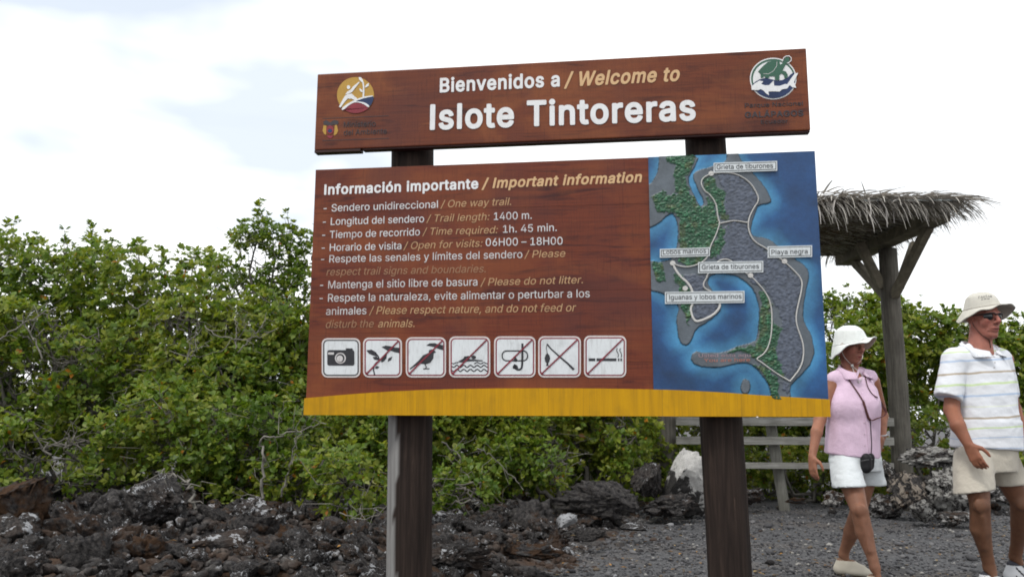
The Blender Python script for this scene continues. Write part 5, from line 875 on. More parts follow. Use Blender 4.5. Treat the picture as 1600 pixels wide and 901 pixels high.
boulder(44, 262, 898, 4.7, (0.10, 0.08, 0.07), 'small chalk white rock at the bottom of the rubble', lava_mat('chalk_rock', 1.0, 0.2, thr=0.40), 0.9, 0.9)
boulder(45, 690, 812, 7.0, (0.14, 0.10, 0.10), 'white splashed rock at the bush edge right of the bleached post', lava_mat('splash_rock', 1.0, 0.2, thr=0.50), 0.9, 0.9)
GRP = None
LB = lava_mat('right_pile_rock', 1.0, 0.8, thr=0.485, tint=(0.40, 0.39, 0.37, 1)); LB2 = lava_mat('right_pile_rock_dark', 1.0, 1.2, thr=0.53, tint=(0.42, 0.41, 0.40, 1))
LB3 = lava_mat('right_pile_rock_tan', 1.0, 2.4, thr=0.52, tint=(0.36, 0.31, 0.26, 1))
boulder(51, 1452, 716, 8.9, (0.43, 0.34, 0.17), 'broad grey capstone boulder topping the pile behind the man', LB, 0.9, 0.9, rot=.2)
boulder(52, 1420, 762, 8.7, (0.26, 0.26, 0.26), 'tan stained boulder in the middle of the pile beside the shelter post', LB3, 1.1, 1.0)
boulder(53, 1482, 762, 8.6, (0.27, 0.26, 0.28), 'black and white lichen mottled boulder behind the man', LB, 1.2, 1.0, rot=1.3)
boulder(54, 1447, 800, 8.3, (0.20, 0.18, 0.17), 'pale crusted boulder at the foot of the pile behind the man', LB, 1.1, 0.9, rot=.7)
boulder(55, 1500, 806, 8.3, (0.22, 0.2, 0.14), 'low grey stone at the foot of the pile next to the man', LB2, 1.0, 0.8)
boulder(56, 1388, 790, 8.9, (0.22, 0.2, 0.15), 'dark rounded rock below the fence rail right of the woman', LB2, 0.9, 0.9)
boulder(57, 1385, 742, 9.3, (0.16, 0.15, 0.17), 'black rock wedged behind the fence rail beside the shelter post', LB2, 1.0, 0.9)
boulder(58, 1302, 775, 9.0, (0.16, 0.15, 0.14), 'grey mottled rock behind the woman at the fence foot', LB2, 1.1, 0.9)
boulder(59, 1298, 787, 8.8, (0.10, 0.1, 0.07), 'small pale stone behind the woman', LB, 0.9, 0.8)
boulder(60, 1243, 781, 9.2, (0.16, 0.1, 0.06), 'rusty brown flat stone at the foot of the leaning fence post', lava_mat('rust_stone', 0.2, 3.0, thr=0.7), 0.9, 0.8)
boulder(61, 1560, 765, 9.6, (0.40, 0.3, 0.22), 'low lava rock far behind the man', LB2, 1.1, 0.8)
boulder(62, 1178, 772, 9.4, (0.2, 0.16, 0.13), 'dark rock under the fence right of the dark post', LM, 1.1, 0.9)
boulder(63, 1203, 878, 5.6, (0.05, 0.04, 0.03), 'small brown stone lying on the gravel right of the dark post', LM2, 0.8, 0.8, sub=3)
for i in range(16):
    px = rnd.uniform(1215, 1640); c = at(px, rnd.uniform(776, 800), 9.3 + rnd.uniform(-.3, .9)); s = rnd.uniform(0.05, 0.12)
    put_rock(rnd.choice(RM), (c.x, c.y, s * 0.3), s, 'dark lava stone in the row of small stones along the fence foot', 'small stones along the fence foot')
# fallen leaves on the gravel and between the rocks
Vs, Fs, Cs = [], [], []
for i in range(520):
    Y = rnd.uniform(4.7, 10); X = rnd.uniform(-3, Y * .64); z = float(lava_h(np.array([X]), np.array([Y]))[0]) + 0.03; a = rnd.uniform(0, 6.28); s = rnd.uniform(.012, .030)
    if z < .035: z = ground_z(X, Y) + .012
    elif rnd.random() < .6: continue
    c_, s_ = math.cos(a), math.sin(a); k = len(Vs)
    Vs += [(X - c_ * s, Y - s_ * s, z), (X + s_ * s * .45, Y - c_ * s * .45, z + s * .3), (X + c_ * s, Y + s_ * s, z + .004), (X - s_ * s * .45, Y + c_ * s * .45, z + s * .3)]; Fs.append((k, k + 1, k + 2, k + 3))
    Cs += [rnd.choice([(.20, .11, .04), (.28, .20, .09), (.13, .08, .05), (.32, .16, .03)])] * 4
g = fast_mesh('fallen_leaves', Vs, Fs, colmat('dry_leaf', .8), None, False, Cs); tag(g, 'dry brown leaves scattered over gravel and rocks', kind='stuff')
# ------------------------------------------------------------------ shelter with thatched flat roof
def grey_wood(name, a, b, c, sc=(14, 14, 0.8)):
    m, t, p = newmat(name); v = coord(t, 'Object', sc); n = noise(t, v, 2.6, 6, 0.72, 0.4)
    v2 = coord(t, 'Object', (1, 1, 1)); n2 = noise(t, v2, 3, 4, 0.6)
    col_ = ramp(t, n, [(0.3, a), (0.52, b), (0.74, c)])
    col_ = mixc(t, ramp(t, n2, [(0.45, (0, 0, 0)), (0.7, (.5, .5, .5))]), col_, tuple(x * 0.55 for x in a[:3]) + (1,))
    t.links.new(col_, p.inputs['Base Color']); p.inputs['Roughness'].default_value = 0.85; bump(t, p, n, 0.6, 0.008); return m
SW = grey_wood('weathered_post_wood', (0.05, 0.045, 0.037, 1), (0.125, 0.113, 0.092, 1), (0.21, 0.195, 0.165, 1))
SWB = grey_wood('weathered_beam_wood', (0.10, 0.088, 0.062, 1), (0.19, 0.165, 0.12, 1), (0.30, 0.27, 0.20, 1), (3, 3, 3))
FW = grey_wood('fence_rail_wood', (0.17, 0.162, 0.14, 1), (0.31, 0.30, 0.27, 1), (0.46, 0.45, 0.43, 1), (1.2, 16, 16))
FWP = grey_wood('fence_post_wood', (0.10, 0.10, 0.085, 1), (0.18, 0.175, 0.15, 1), (0.27, 0.265, 0.24, 1))
sh = empty('thatched_shelter', (3.2, 9.75, 0))
tag(sh, 'small shelter with flat grey palm thatch roof on forked posts behind the sign', 'shelter')
def loc(v, o=sh): return (v[0] - o.location.x, v[1] - o.location.y, v[2] - o.location.z)
PY = 9.75; RZ = CAMZ + 2.18
posts = [at(1407, 700, PY).x, at(1041, 690, PY).x]
postsx = []
for i, (px0, py0) in enumerate(((1408, 700), (1041, 700))):
    b = at(px0, py0, PY); X = b.x; postsx.append(X)
    mb = MB(); pts = [(X, PY, -0.2), (X, PY, 0.6), (X + .01, PY, 1.4), (X - 0.005, PY, 2.2), (X, PY, RZ - 0.16 if i == 0 else RZ - .16)]
    mb.tube([loc(p) for p in pts], [0.118, 0.114, 0.112, 0.112, 0.105], 18, 0)
    mb.build('post', [SW], sh, True)
def beam(name, a, b, w_, h_, mat, parent=sh, bev=0.008):
    a, b = Vector(a), Vector(b); d = b - a; Ln = d.length; q = d.to_track_quat('X', 'Z').to_matrix().to_4x4(); q.translation = Vector(loc(a, parent))
    return MB().box((0, -w_ / 2, -h_ / 2), (Ln, w_ / 2, h_ / 2), 0, T=q, bev=bev).build(name, [mat], parent)
for X in postsx:
    beam('beam', (X - 0.02, 8.45, RZ - 0.06), (X - 0.02, 11.05, RZ - 0.06), 0.21, 0.13, SWB)
    z1 = RZ - 0.18
    for (dx, dy) in ((0, -1), (0, 1), (1, 0), (-1, 0)):
        ln = 1.0 if dy else 0.55
        a = (X + dx * 0.10, PY + dy * 0.09, z1 - 0.56 if dy else z1 - 0.46); b = (X + dx * ln * .62, PY + dy * ln, z1 + 0.07 if dy else z1 + 0.10)
        beam('brace', a, b, 0.085, 0.10, SWB)
XR = at(1498, 305, 8.25).x; XL = postsx[1] - 0.75
for yy in (8.45, 9.15, 10.35, 11.0):
    beam('purlin', (XL, yy, RZ + 0.026), (XR - 0.12, yy, RZ + 0.026), 0.07, 0.045, SWB)
ud = simple('dark_roof_boards', (0.13, 0.09, 0.06), 0.9, 0.4, 6, 40, 0.3, stretch=(1, 8, 1))
k = 0; x = XL
while x < XR - 0.16:
    MB().box(loc((x, 8.3, RZ + 0.050)), loc((x + 0.185, 11.2, RZ + 0.064)), 0).build('roof_board', [ud], sh); x += 0.192
fb = simple('pale_fascia', (0.42, 0.47, 0.48), 0.6, 0.2)
beam('fascia_strip', (XR - 1.0, 8.26, RZ + 0.045), (XR - 0.02, 8.26, RZ + 0.052), 0.02, 0.016, fb, bev=0)
# thatch: layers of narrow dry palm leaflets
def leaflets(items, name, mat, parent, seg=5):
    """items: (start, direction, length, width, droop, curl)"""
    V, F, K = [], [], []
    for (p, d, ln, wd, droop, curl, c) in items:
        p = Vector(p); d = Vector(d).normalized(); side = d.cross(Vector((0, 0, 1))).normalized(); k = len(V)
        q = p.copy(); dd = d.copy()
        for i in range(seg + 1):
            t = i / seg; w_ = wd * (1 - 0.75 * t ** 2.2)
            V += [tuple(q + side * w_ / 2 + Vector((0, 0, wd * 0.25))), tuple(q - side * w_ / 2)]; K += [c, c]
            dd = (dd + Vector((curl * .3, 0, -droop / seg * 2 * (0.4 + t)))).normalized(); q = q + dd * (ln / seg)
        for i in range(seg): a = k + 2 * i; F.append((a, a + 1, a + 3, a + 2))
    return V, F, K
TH = colmat('dry_palm', 0.8)
def thc():
    b = rnd.uniform(0.28, 0.66); return (b, b * 0.94, b * rnd.uniform(0.82, 0.9))
it = []
for i in range(5200):
    X = rnd.uniform(XL - .1, XR - 0.05); Y = rnd.uniform(8.25, 11.2); z = RZ + 0.07 + rnd.random() ** 2 * 0.07
    a = rnd.gauss(-math.pi / 2 + (X - 3.0) * 0.25, 0.55)
    it.append(((X, Y, z), (math.cos(a), math.sin(a), rnd.uniform(-.10, .05)), rnd.uniform(.25, .6), rnd.uniform(.010, .022), rnd.uniform(0.05, .35), 0, thc()))
# shaggy edge: front, right end and back
for i in range(1300):
    X = rnd.uniform(XL - .05, XR); a = rnd.gauss(-math.pi / 2 + 0.35 + 0.25 * (X - 3.5), 0.4)
    it.append(((X, 8.42 + rnd.uniform(-.1, .25), RZ + 0.07 + rnd.uniform(0, .06)), (math.cos(a), math.sin(a), rnd.uniform(-.25, .02)), rnd.uniform(.25, .5), rnd.uniform(.010, .022), rnd.uniform(.3, 1.1), rnd.uniform(-.1, .15), thc()))
for i in range(420):
    Y = rnd.uniform(8.3, 11.2); a = rnd.gauss(-0.25, 0.3)
    it.append(((XR - rnd.uniform(.05, .35), Y, RZ + 0.07 + rnd.uniform(0, .06)), (math.cos(a), math.sin(a), rnd.uniform(-.08, .08)), rnd.uniform(.25, .5), rnd.uniform(.010, .02), rnd.uniform(.5, 1.3), 0, thc()))
for i in range(300):
    X = rnd.uniform(XL, XR)
    it.append(((X, 11.1, RZ + 0.07 + rnd.uniform(0, .06)), (rnd.uniform(-.3, .3), 1, 0), rnd.uniform(.2, .5), rnd.uniform(.010, .02), rnd.uniform(.3, 1.0), 0, thc()))
V, F, K = leaflets(it, '', TH, sh)
V = np.array(V) - np.array(sh.location)[None]
th = fast_mesh('thatch', V, F, TH, sh, False, K); th['kind'] = 'stuff'
# long hanging leaflets one can pick apart, each its own piece
for i in range(110):
    f = rnd.random(); X = XL + (XR - XL) * f if i > 55 else rnd.uniform(3.0, XR)
    a = rnd.gauss(-math.pi / 2 + 0.5 * (X - 3.2), 0.35)
    V, F, K = leaflets([((X, 8.36 + rnd.uniform(-.05, .1), RZ + 0.07 + rnd.uniform(0, .05)), (math.cos(a), math.sin(a), rnd.uniform(-.35, -.02)), rnd.uniform(.35, .65), rnd.uniform(.014, .024), rnd.uniform(.6, 1.3), rnd.uniform(-.15, .25), thc())], '', TH, sh, 7)
    fast_mesh('palm_leaflet', np.array(V) - np.array(sh.location)[None], F, TH, sh, False, K)

# ------------------------------------------------------------------ fence between the shelter posts
fe = empty('rail_fence', (postsx[1], 9.6, 0))
tag(fe, 'weathered grey three rail fence between the shelter posts, seen below the sign', 'fence')
fl = lambda p: loc(p, fe)
def rail(py0, py1, th_, pxa=1056, pxb=1396, y=9.60):
    a = at(pxa, (py0 + py1) / 2, y); b = at(pxb, (py0 + py1) / 2 + 1.5, y); a.z -= 0.0
    return beam('rail', a, b, 0.045, th_, FW, fe, 0.006)
rail(651, 664, 0.095); rail(681.5, 693.5, 0.09); rail(721.5, 731, 0.07)
a = at(1228, 791, 9.70); b = at(1203, 655, 9.76); a.z = -0.12
beam('leaning_post', a, b, 0.11, 0.115, FWP, fe, 0.012)
a = at(1385, 791, 9.5); 
# ------------------------------------------------------------------ bushes and trees
LEAF = colmat('mangrove_leaf', 0.42, 0.32); BARK = simple('grey_bark', (0.13, 0.12, 0.105), 0.9, 0.35, 9, 60, 0.4); BARK2 = simple('pale_dead_wood', (0.20, 0.187, 0.165), 0.9, 0.3, 9, 60, 0.3)
def unit(v): return v / np.maximum(np.linalg.norm(v, axis=-1, keepdims=True), 1e-9)
def make_leaves(c, d, per, size, rng, hue=0.0, orange=0.02, bright=1.0):
    """rosettes: centres c (n,3), growth directions d (n,3)"""
    n = len(c); m = n * per
    C_ = np.repeat(c, per, 0); D = np.repeat(d, per, 0)
    rv = unit(rng.normal(size=(m, 3))); perp = unit(rv - (rv * D).sum(1, keepdims=True) * D)
    ax = unit(D * rng.uniform(0.15, 0.95, (m, 1)) + perp * rng.uniform(0.55, 1.0, (m, 1)))
    L_ = size * rng.uniform(0.6, 1.3, (m, 1)) * np.repeat(rng.uniform(.7, 1.3, (n, 1)), per, 0); s = unit(np.cross(ax, D + 1e-3)); nrm = unit(np.cross(s, ax))
    w_ = L_ * rng.uniform(0.23, 0.34, (m, 1)); base = C_ + ax * size * 0.08
    v0 = base; v1 = base + ax * L_ * 0.58 + s * w_ + nrm * L_ * 0.08; v2 = base + ax * L_ - nrm * L_ * 0.06; v3 = base + ax * L_ * 0.58 - s * w_ + nrm * L_ * 0.08
    V = np.stack([v0, v1, v2, v3], 1).reshape(-1, 3)
    F = (np.arange(m)[:, None] * 4 + np.array([0, 1, 2, 3])[None])
    t = np.repeat(rng.random((n, 1)), per, 0) * 0.55 + rng.random((m, 1)) * 0.30 + hue + 0.20 + np.repeat(fbm(c * 1.6 + 40, 2)[:, None] - .5, per, 0) * 0.6
    A = np.array([0.042, 0.090, 0.015]); B = np.array([0.112, 0.178, 0.022]); Cc = np.array([0.25, 0.27, 0.038])
    col = np.where(t < 0.5, A + (B - A) * t * 2, B + (Cc - B) * (t - 0.5) * 2) * bright
    o = rng.random((m, 1)) < orange * .45; col = np.where(o, np.array([0.42, 0.17, 0.02]) * rng.uniform(.5, 1.1, (m, 1)), col)
    return V, F, np.repeat(col, 4, 0)
def tubes(paths, n=4):
    """paths: list of (points, r0, r1) -> one mesh"""
    V, F = [], []; k = 0
    for P, r0, r1 in paths:
        P = np.asarray(P); m = len(P)
        T_ = unit(np.gradient(P, axis=0)); ref = np.array([0.3, 0.2, 0.93]); a = unit(np.cross(T_, ref)); b = np.cross(T_, a)
        r = np.linspace(r0, r1, m)[:, None]; th = np.arange(n) * 2 * math.pi / n
        ring = P[:, None] + a[:, None] * (np.cos(th)[None, :, None] * r[:, None]) + b[:, None] * (np.sin(th)[None, :, None] * r[:, None])
        V.append(ring.reshape(-1, 3)); i, j = np.meshgrid(np.arange(m - 1), np.arange(n), indexing='ij')
        F.append(np.stack([k + i * n + j, k + i * n + (j + 1) % n, k + (i + 1) * n + (j + 1) % n, k + (i + 1) * n + j], -1).reshape(-1, 4)); k += m * n
    return np.vstack(V), np.vstack(F)
def wig(a, b, rng, k=6, amp=0.12):
    a, b = np.asarray(a, float), np.asarray(b, float); t = np.linspace(0, 1, k)[:, None]; P = a + (b - a) * t
    L_ = np.linalg.norm(b - a); P[1:-1] += rng.normal(size=(k - 2, 3)) * amp * L_ * 0.5; return P
def bush(name, label, cat, base, lumps, seed, dens=1.0, size=0.062, hue=0.0, orange=0.015, group=None, dead=1.0, per=6, open_=0.0, bright=1.0):
    rng = np.random.default_rng(seed)
    e = empty(name, base); tag(e, label, cat, group); B0 = np.array(base)
    cs, ds = [], []
    for (c, r) in lumps:
        c = np.array(c, float); r = np.array(r, float) * np.ones(3)
        area = 4 * math.pi * (r[0] * r[1] * r[2]) ** (2 / 3); n = int(area * 138 * dens)
        u = unit(rng.normal(size=(n, 3))); u[:, 1] = np.where(u[:, 1] > 0.45, -u[:, 1], u[:, 1])        # fewer at the hidden back
        f = rng.random((n, 1)) ** 0.35 * 0.75 + 0.28
        nz = fbm(u * 2.6 + seed * 1.7 + c, 3)[:, None]
        f = f * (0.55 + 0.95 * nz)
        p = c + u * r * f
        keep = (fbm(p * 2.6 + seed, 3) > 0.38 + open_) & (fbm(p * 1.25 + 31, 2) > 0.31)     # holes
        p = p[keep]; u = u[keep]; cs.append(p)
        ds.append(unit(u * 0.6 + np.array([0, -0.15, 0.75]) + rng.normal(size=(len(p), 3)) * 0.45))
    c = np.vstack(cs) - B0; d = np.vstack(ds)
    V, F, K = make_leaves(c, d, per, size * 1.02, rng, hue, orange, bright)
    cr = fast_mesh('crown', V, F, LEAF, e, False, K)
    # trunk and limbs, and thin dead twigs
    paths, tw = [], []
    for (cc, r) in lumps:
        cc = np.array(cc, float) - B0; r = np.array(r, float) * np.ones(3)
        root = np.array([rng.normal() * 0.12, rng.normal() * 0.1, -0.05]); P = wig(root, cc, rng, 7, 0.14); P[0] = root
        paths.append((P, 0.035, 0.014))
        for q in range(int(9 * dead)):
            u = unit(rng.normal(size=3)); u[1] = -abs(u[1]) * 0.8; tip = cc + u * r * rng.uniform(.75, 1.0)
            paths.append((wig(cc + rng.normal(size=3) * 0.08, tip, rng, 6, 0.16), 0.011, 0.003))
        for q in range(int(7 * dead)):
            u = unit(rng.normal(size=3)); u[1] = -abs(u[1]); s0 = cc + u * r * rng.uniform(.35, .85) + np.array([0, 0, -r[2] * 0.25]); dr = unit(rng.normal(size=3)) * rng.uniform(.15, .55)
            tw.append((wig(s0, s0 + dr, rng, 5, 0.22), 0.0045, 0.0015))
    if len(paths): V, F = tubes(paths, 5); fast_mesh('trunk', V, F, BARK, e, True)
    if len(tw): V, F = tubes(tw, 3); t_ = fast_mesh('dry_twigs', V, F, BARK2, e, True); t_['kind'] = 'stuff'
    return e
def column_lumps(px0, px1, tops, Y, py_base, seed, rr=(0.38, 0.6), depth=0.5, rows=None):
    """fills the silhouette between px0 and px1 under the outline TOPS with overlapping lumps at distance Y"""
    r_ = random.Random(seed); out = []; m = Y / FPX
    px = px0 + 0.2 * (rr[0] / m)
    while px < px1:
        top = np.interp(px, [a for a, b in tops], [b for a, b in tops]); R = r_.uniform(*rr)
        py = top + R / m * 0.78
        while py < py_base:
            c = at(px + r_.uniform(-.2, .2) * R / m, py, Y + r_.uniform(-depth, depth)); out.append((tuple(c), (R * 1.05, R * 0.9, R * r_.uniform(.75, 1.0))))
            py += R / m * r_.uniform(0.95, 1.25); R = r_.uniform(*rr)
        if not out: out.append((tuple(at(px, top + 20, Y)), (R, R * .9, R * .8)))
        px += (rr[0] + rr[1]) / 2 / m * r_.uniform(.85, 1.05)
    return out
SKY_L = [(-80, 350), (0, 372), (40, 382), (75, 392), (110, 380), (150, 386), (190, 382), (225, 404), (250, 418), (290, 404), (330, 412), (350, 400), (365, 372), (395, 345), (430, 345), (470, 358), (490, 352), (560, 380)]
# back row: tall mangroves of the left half
backs = [(-120, 60, 10.4, 'tall olive green mangrove bush at the left edge of the thicket', 0.02),
         (60, 150, 10.2, 'rounded mangrove with a lone sprig above its top, second in the back row', 0.0),
         (150, 245, 10.0, 'broad domed mangrove with yellow green leaves in the back row', 0.06),
         (245, 345, 9.8, 'thin mangrove with upright whorled shoots before the sky gap', 0.08)]
for i, (a, b, Y, lab, hue) in enumerate(backs):
    lm = column_lumps(a, b, SKY_L, Y, 640, 40 + i)
    bush('mangrove_bush', lab, 'bush', tuple(at((a + b) / 2, 790, Y + .1).xy) + (0.05,), lm, 300 + i, 1.0, 0.066, hue, 0.012, 'mangroves of the thicket')
lm = column_lumps(350, 505, [(345, 470), (355, 395), (372, 362), (400, 345), (430, 348), (470, 368), (505, 362)], 11.0, 560, 61, rr=(0.30, 0.45), depth=.3)
bush('mangrove_tree', 'tall airy mangrove tree rising against the sky next to the sign', 'tree', tuple(at(430, 790, 11).xy) + (0.05,), lm, 321, 0.95, 0.062, -0.08, 0.012, None, 1.2, open_=0.05)
# sprigs above the skyline
for i, (px, py, Y, R) in enumerate(((141, 357, 10.3, .085), (405, 324, 11, .10), (255, 398, 9.9, .09), (283, 402, 9.8, .09), (306, 398, 9.8, .10), (333, 400, 9.7, .10), (373, 356, 11, .14), (448, 340, 11, .16), (100, 372, 10.3, .16), (165, 375, 10.1, .18), (20, 360, 10.4, .17), (212, 388, 10, .16), (55, 374, 10.4, .1), (1325, 459, 13, .14), (1352, 456, 13, .14), (1380, 461, 13, .14), (1440, 478, 13, .12), (1302, 464, 13, .12), (1585, 499, 13, .12))):
    c = at(px, py, Y); b = at(px + rnd.uniform(-12, 12), py + 75, Y)
    e = empty('mangrove_shoot', tuple(b)); rng = np.random.default_rng(900 + i)
    wh = 'the sky' 
    tag(e, ['lone leafy sprig sticking up high above the second mangrove', 'topmost tuft of the airy mangrove tree beside the sign', 'first of four thin shoots in the dip of the skyline', 'second of four thin shoots in the dip of the skyline', 'third of four thin shoots in the dip of the skyline', 'last of four thin shoots, nearest the airy tree', 'leafy shoot at the outer edge of the airy mangrove tree', 'leafy shoot above the side of the airy tree nearest the sign', 'leafy shoot just before the lone high sprig', 'leafy shoot just after the lone high sprig', 'leafy shoot above the thicket nearest the left edge', 'leafy shoot before the skyline dips toward the airy tree', 'small shoot between the edge shoot and the lone sprig', 'shoot above the mangrove behind the woman', 'middle shoot behind the shelter post braces', 'shoot just right of the forked shelter post', 'shoot halfway between the shelter post and the man', 'shoot beside the right edge of the sign', 'shoot above the mangrove right of the man'][i], 'shoot', 'leafy shoots above the thicket')
    nb_ = int(5 + R * 45); top_ = np.array(c) - np.array(b); u = unit(rng.normal(size=(nb_, 3))); tt_ = rng.random((nb_, 1)); tips = top_ * (.45 + .55 * tt_) + u * R * (1.5 - .9 * tt_) * np.array([1, 1, .5]) + np.array([0, 0, R * .3]); tips = np.vstack([tips, [top_ + np.array([0, 0, R * .6])]])
    p = np.repeat(tips, 3, 0) + rng.normal(size=(len(tips) * 3, 3)) * .022; u = unit(p - top_ * .5)
    V, F, K = make_leaves(p, unit(u * .5 + np.array([0, 0, .8])), 6, 0.062, rng, -0.05, 0.01); fast_mesh('crown', V, F, LEAF, e, False, K)
    V, F = tubes([(wig((0, 0, 0), np.array(c) - np.array(b), rng, 6, .08), 0.009, 0.004)] + [(wig(top_ * rng.uniform(.3, .85), q, rng, 4, .12), 0.004, 0.002) for q in tips], 4); fast_mesh('stem', V, F, BARK, e, True)
# middle and front rows
mids = [(-90, 120, 470, 8.9, 'mid height bush of glossy leaves in front of the back row at the left edge', 0.05, 700, 'mangrove_bush'),
        (110, 250, 500, 8.8, 'bush with a dark twiggy hollow under its crown', 0.03, 700, 'mangrove_bush'),
        (250, 360, 455, 8.7, 'leafy light green bush with long arching bare branches', 0.10, 700, 'mangrove_bush'),
        (350, 500, 455, 8.9, 'dense green bush beside the lower corner of the sign', 0.02, 700, 'mangrove_bush'),
        (-80, 90, 655, 7.6, 'low bright green shrub above the rocks at the left edge', 0.10, 760, 'saltbush'),
        (95, 230, 640, 7.7, 'low shrub with drooping dead twigs over the rocks', 0.12, 775, 'saltbush'),
        (230, 345, 590, 7.6, 'low shrub with orange tinted leaves above the lichen spotted outcrop', 0.14, 745, 'saltbush'),
        (345, 480, 615, 7.7, 'shaded shrub of fine twigs left of the bleached post', 0.00, 780, 'saltbush'),
        (440, 605, 690, 7.2, 'yellow green sprawling shrub just left of the bleached post', 0.22, 775, 'saltbush'),
        (480, 760, 500, 10.6, 'tall back row mangrove hidden mostly by the wooden sign', 0.04, 700, 'mangrove_bush'),
        (760, 1040, 500, 10.8, 'tall back row mangrove showing under the right half of the sign', 0.08, 700, 'mangrove_bush'),
        (480, 700, 560, 8.6, 'leafy bush behind the lower edge of the sign', 0.06, 760, 'mangrove_bush'),
        (660, 860, 560, 8.8, 'twiggy bush with a dark hollow seen below the sign', 0.04, 760, 'mangrove_bush'),
        (665, 790, 730, 7.8, 'low dark green shrub right of the bleached post', 0.00, 775, 'saltbush'),
        (840, 1008, 580, 9.5, 'bush with yellowing leaves left of the grey fence post', 0.12, 750, 'mangrove_bush'),
        (800, 940, 690, 8.5, 'shaded shrub over the layered lava boulder', 0.02, 745, 'saltbush')]
for i, (a, b, top, Y, lab, hue, bot, nm) in enumerate(mids):
    tp = [(a - 20, top + 40), (a + (b - a) * .3, top), (a + (b - a) * .7, top + 6), (b + 20, top + 45)]
    lm = column_lumps(a, b, tp, Y, bot, 70 + i, rr=(0.26, 0.42), depth=.35)
    bush(nm, lab, 'bush' if nm[0] == 'm' else 'shrub', tuple(at((a + b) / 2, 790, Y).xy) + (0.15,), lm, 400 + i, 1.15, 0.06 if nm[0] == 'm' else 0.052, hue if nm[0] == 'm' else hue - .12, 0.03 if i in (6, 8, 14) else 0.015, 'mangroves of the thicket' if nm[0] == 'm' else 'low shrubs along the rubble', 1.3)
# right half, behind the fence and the people
SKY_R = [(1200, 470), (1290, 466), (1330, 464), (1380, 464), (1410, 478), (1450, 492), (1490, 500), (1530, 505), (1600, 504), (1700, 498)]
rights = [(1010, 1180, 560, 12.2, 'bright green low bush seen through the fence left of the leaning post', 0.16, 740), (1170, 1300, 560, 12.0, 'low bush seen through the fence right of the dark post', 0.10, 745)]
for i, (a, b, top, Y, lab, hue, bot) in enumerate(rights):
    lm = column_lumps(a, b, [(a, top), (b, top)], Y, bot, 110 + i, rr=(.32, .5)); bush('mangrove_bush', lab, 'bush', tuple(at((a + b) / 2, 770, Y).xy) + (0.0,), lm, 450 + i, 1.2, 0.066, hue, 0.03, 'mangroves behind the fence', .7)
rb = [(1285, 1372, 'rounded light green mangrove behind the woman', 0.10), (1365, 1465, 'tall mangrove right behind the forked shelter post', 0.08), (1465, 1550, 'mangrove rising just behind the hatted man', 0.02), (1545, 1680, 'mangrove at the right edge beyond the man', 0.04)]
for i, (a, b, lab, hue) in enumerate(rb):
    lm = column_lumps(a, b, SKY_R, 13.0, 660, 120 + i, rr=(.42, .62)); bush('mangrove_bush', lab, 'bush', tuple(at((a + b) / 2, 760, 13).xy) + (0.0,), lm, 460 + i, 1.15, 0.072, hue, 0.02, 'mangroves behind the fence', .8)
rf = [(1370, 1520, 650, 10.6, 'low bright green shrub behind the boulder pile', 0.16), (1500, 1680, 640, 10.8, 'low shrub behind the man at the right edge', 0.12), (1170, 1380, 700, 10.6, 'low leafy shrub under the fence rails behind the woman', 0.15), (1000, 1110, 690, 10.3, 'low shrub behind the fence beside the white crusted boulder', 0.18)]
for i, (a, b, top, Y, lab, hue) in enumerate(rf):
    lm = column_lumps(a, b, [(a, top), (b, top)], Y, 765, 130 + i, rr=(.22, .34)); bush('saltbush', lab, 'shrub', tuple(at((a + b) / 2, 775, Y).xy) + (0.0,), lm, 470 + i, 1.2, 0.055, hue, 0.03, 'low shrubs behind the fence', .7)
# bare branches one can pick out
def branch(pts, Y, r0, r1, label, name='bare_branch'):
    P = [np.array(at(x, y, Y + dy)) for x, y, dy in pts]; n = len(P); t = np.linspace(0, n - 1, n * 4)
    Q = np.stack([np.interp(t, np.arange(n), [p[k] for p in P]) for k in range(3)], 1); Q[1:-1] = (Q[:-2] + 2 * Q[1:-1] + Q[2:]) / 4; Q[1:-1] = (Q[:-2] + 2 * Q[1:-1] + Q[2:]) / 4
    g_ = np.random.default_rng(int(pts[0][0] * 7 + pts[0][1])); Q[1:-1] += g_.normal(size=(len(Q) - 2, 3)) * r0 * 0.75
    b = Q[0].copy(); ps = [(Q - b, r0 * .62, r1 * .6)]
    for k_ in range(2, len(Q) - 1, 3): tip = Q[k_] - b + g_.normal(size=3) * 0.13 + np.array([0, 0, .04]); ps.append((wig(Q[k_] - b, tip, g_, 5, .25), r1 * .6, .0015))
    V, F = tubes(ps, 6); o = fast_mesh(name, V, F, BARK2, None, True); o.location = b; tag(o, label, 'branch'); return o
branch([(411, 790, 0), (408, 755, .02), (412, 720, 0), (408, 690, -.02), (430, 680, 0), (455, 672, .05), (480, 668, .05), (510, 662, 0)], 6.9, 0.022, 0.006, 'crooked lichen grey branch standing out of the rocks left of the bleached post')
branch([(440, 775, 0), (446, 745, 0), (455, 715, 0), (462, 690, 0), (478, 665, 0)], 7.0, 0.016, 0.005, 'thin pale branch leaning beside the crooked grey one')
branch([(306, 795, 0), (303, 770, 0), (294, 752, 0), (275, 743, 0), (258, 740, 0), (243, 737, 0)], 5.9, 0.020, 0.006, 'arched dead branch over the lichen spotted outcrop')
branch([(66, 560, 0), (55, 530, 0), (42, 512, 0), (25, 495, 0)], 8.2, 0.014, 0.009, 'straight pale stem slanting through the thicket near the left edge')
branch([(0, 530, 0), (25, 512, 0), (60, 492, 0), (90, 480, 0)], 8.1, 0.013, 0.007, 'slanting stem crossing the straight pale one')
branch([(320, 508, 0), (335, 525, 0), (370, 531, 0), (410, 528, 0), (435, 512, 0)], 7.9, 0.011, 0.006, 'long sagging bare branch in front of the light green bush')
branch([(368, 545, 0), (369, 520, 0), (368, 495, 0)], 7.9, 0.012, 0.008, 'short upright pale stem crossing the sagging branch')
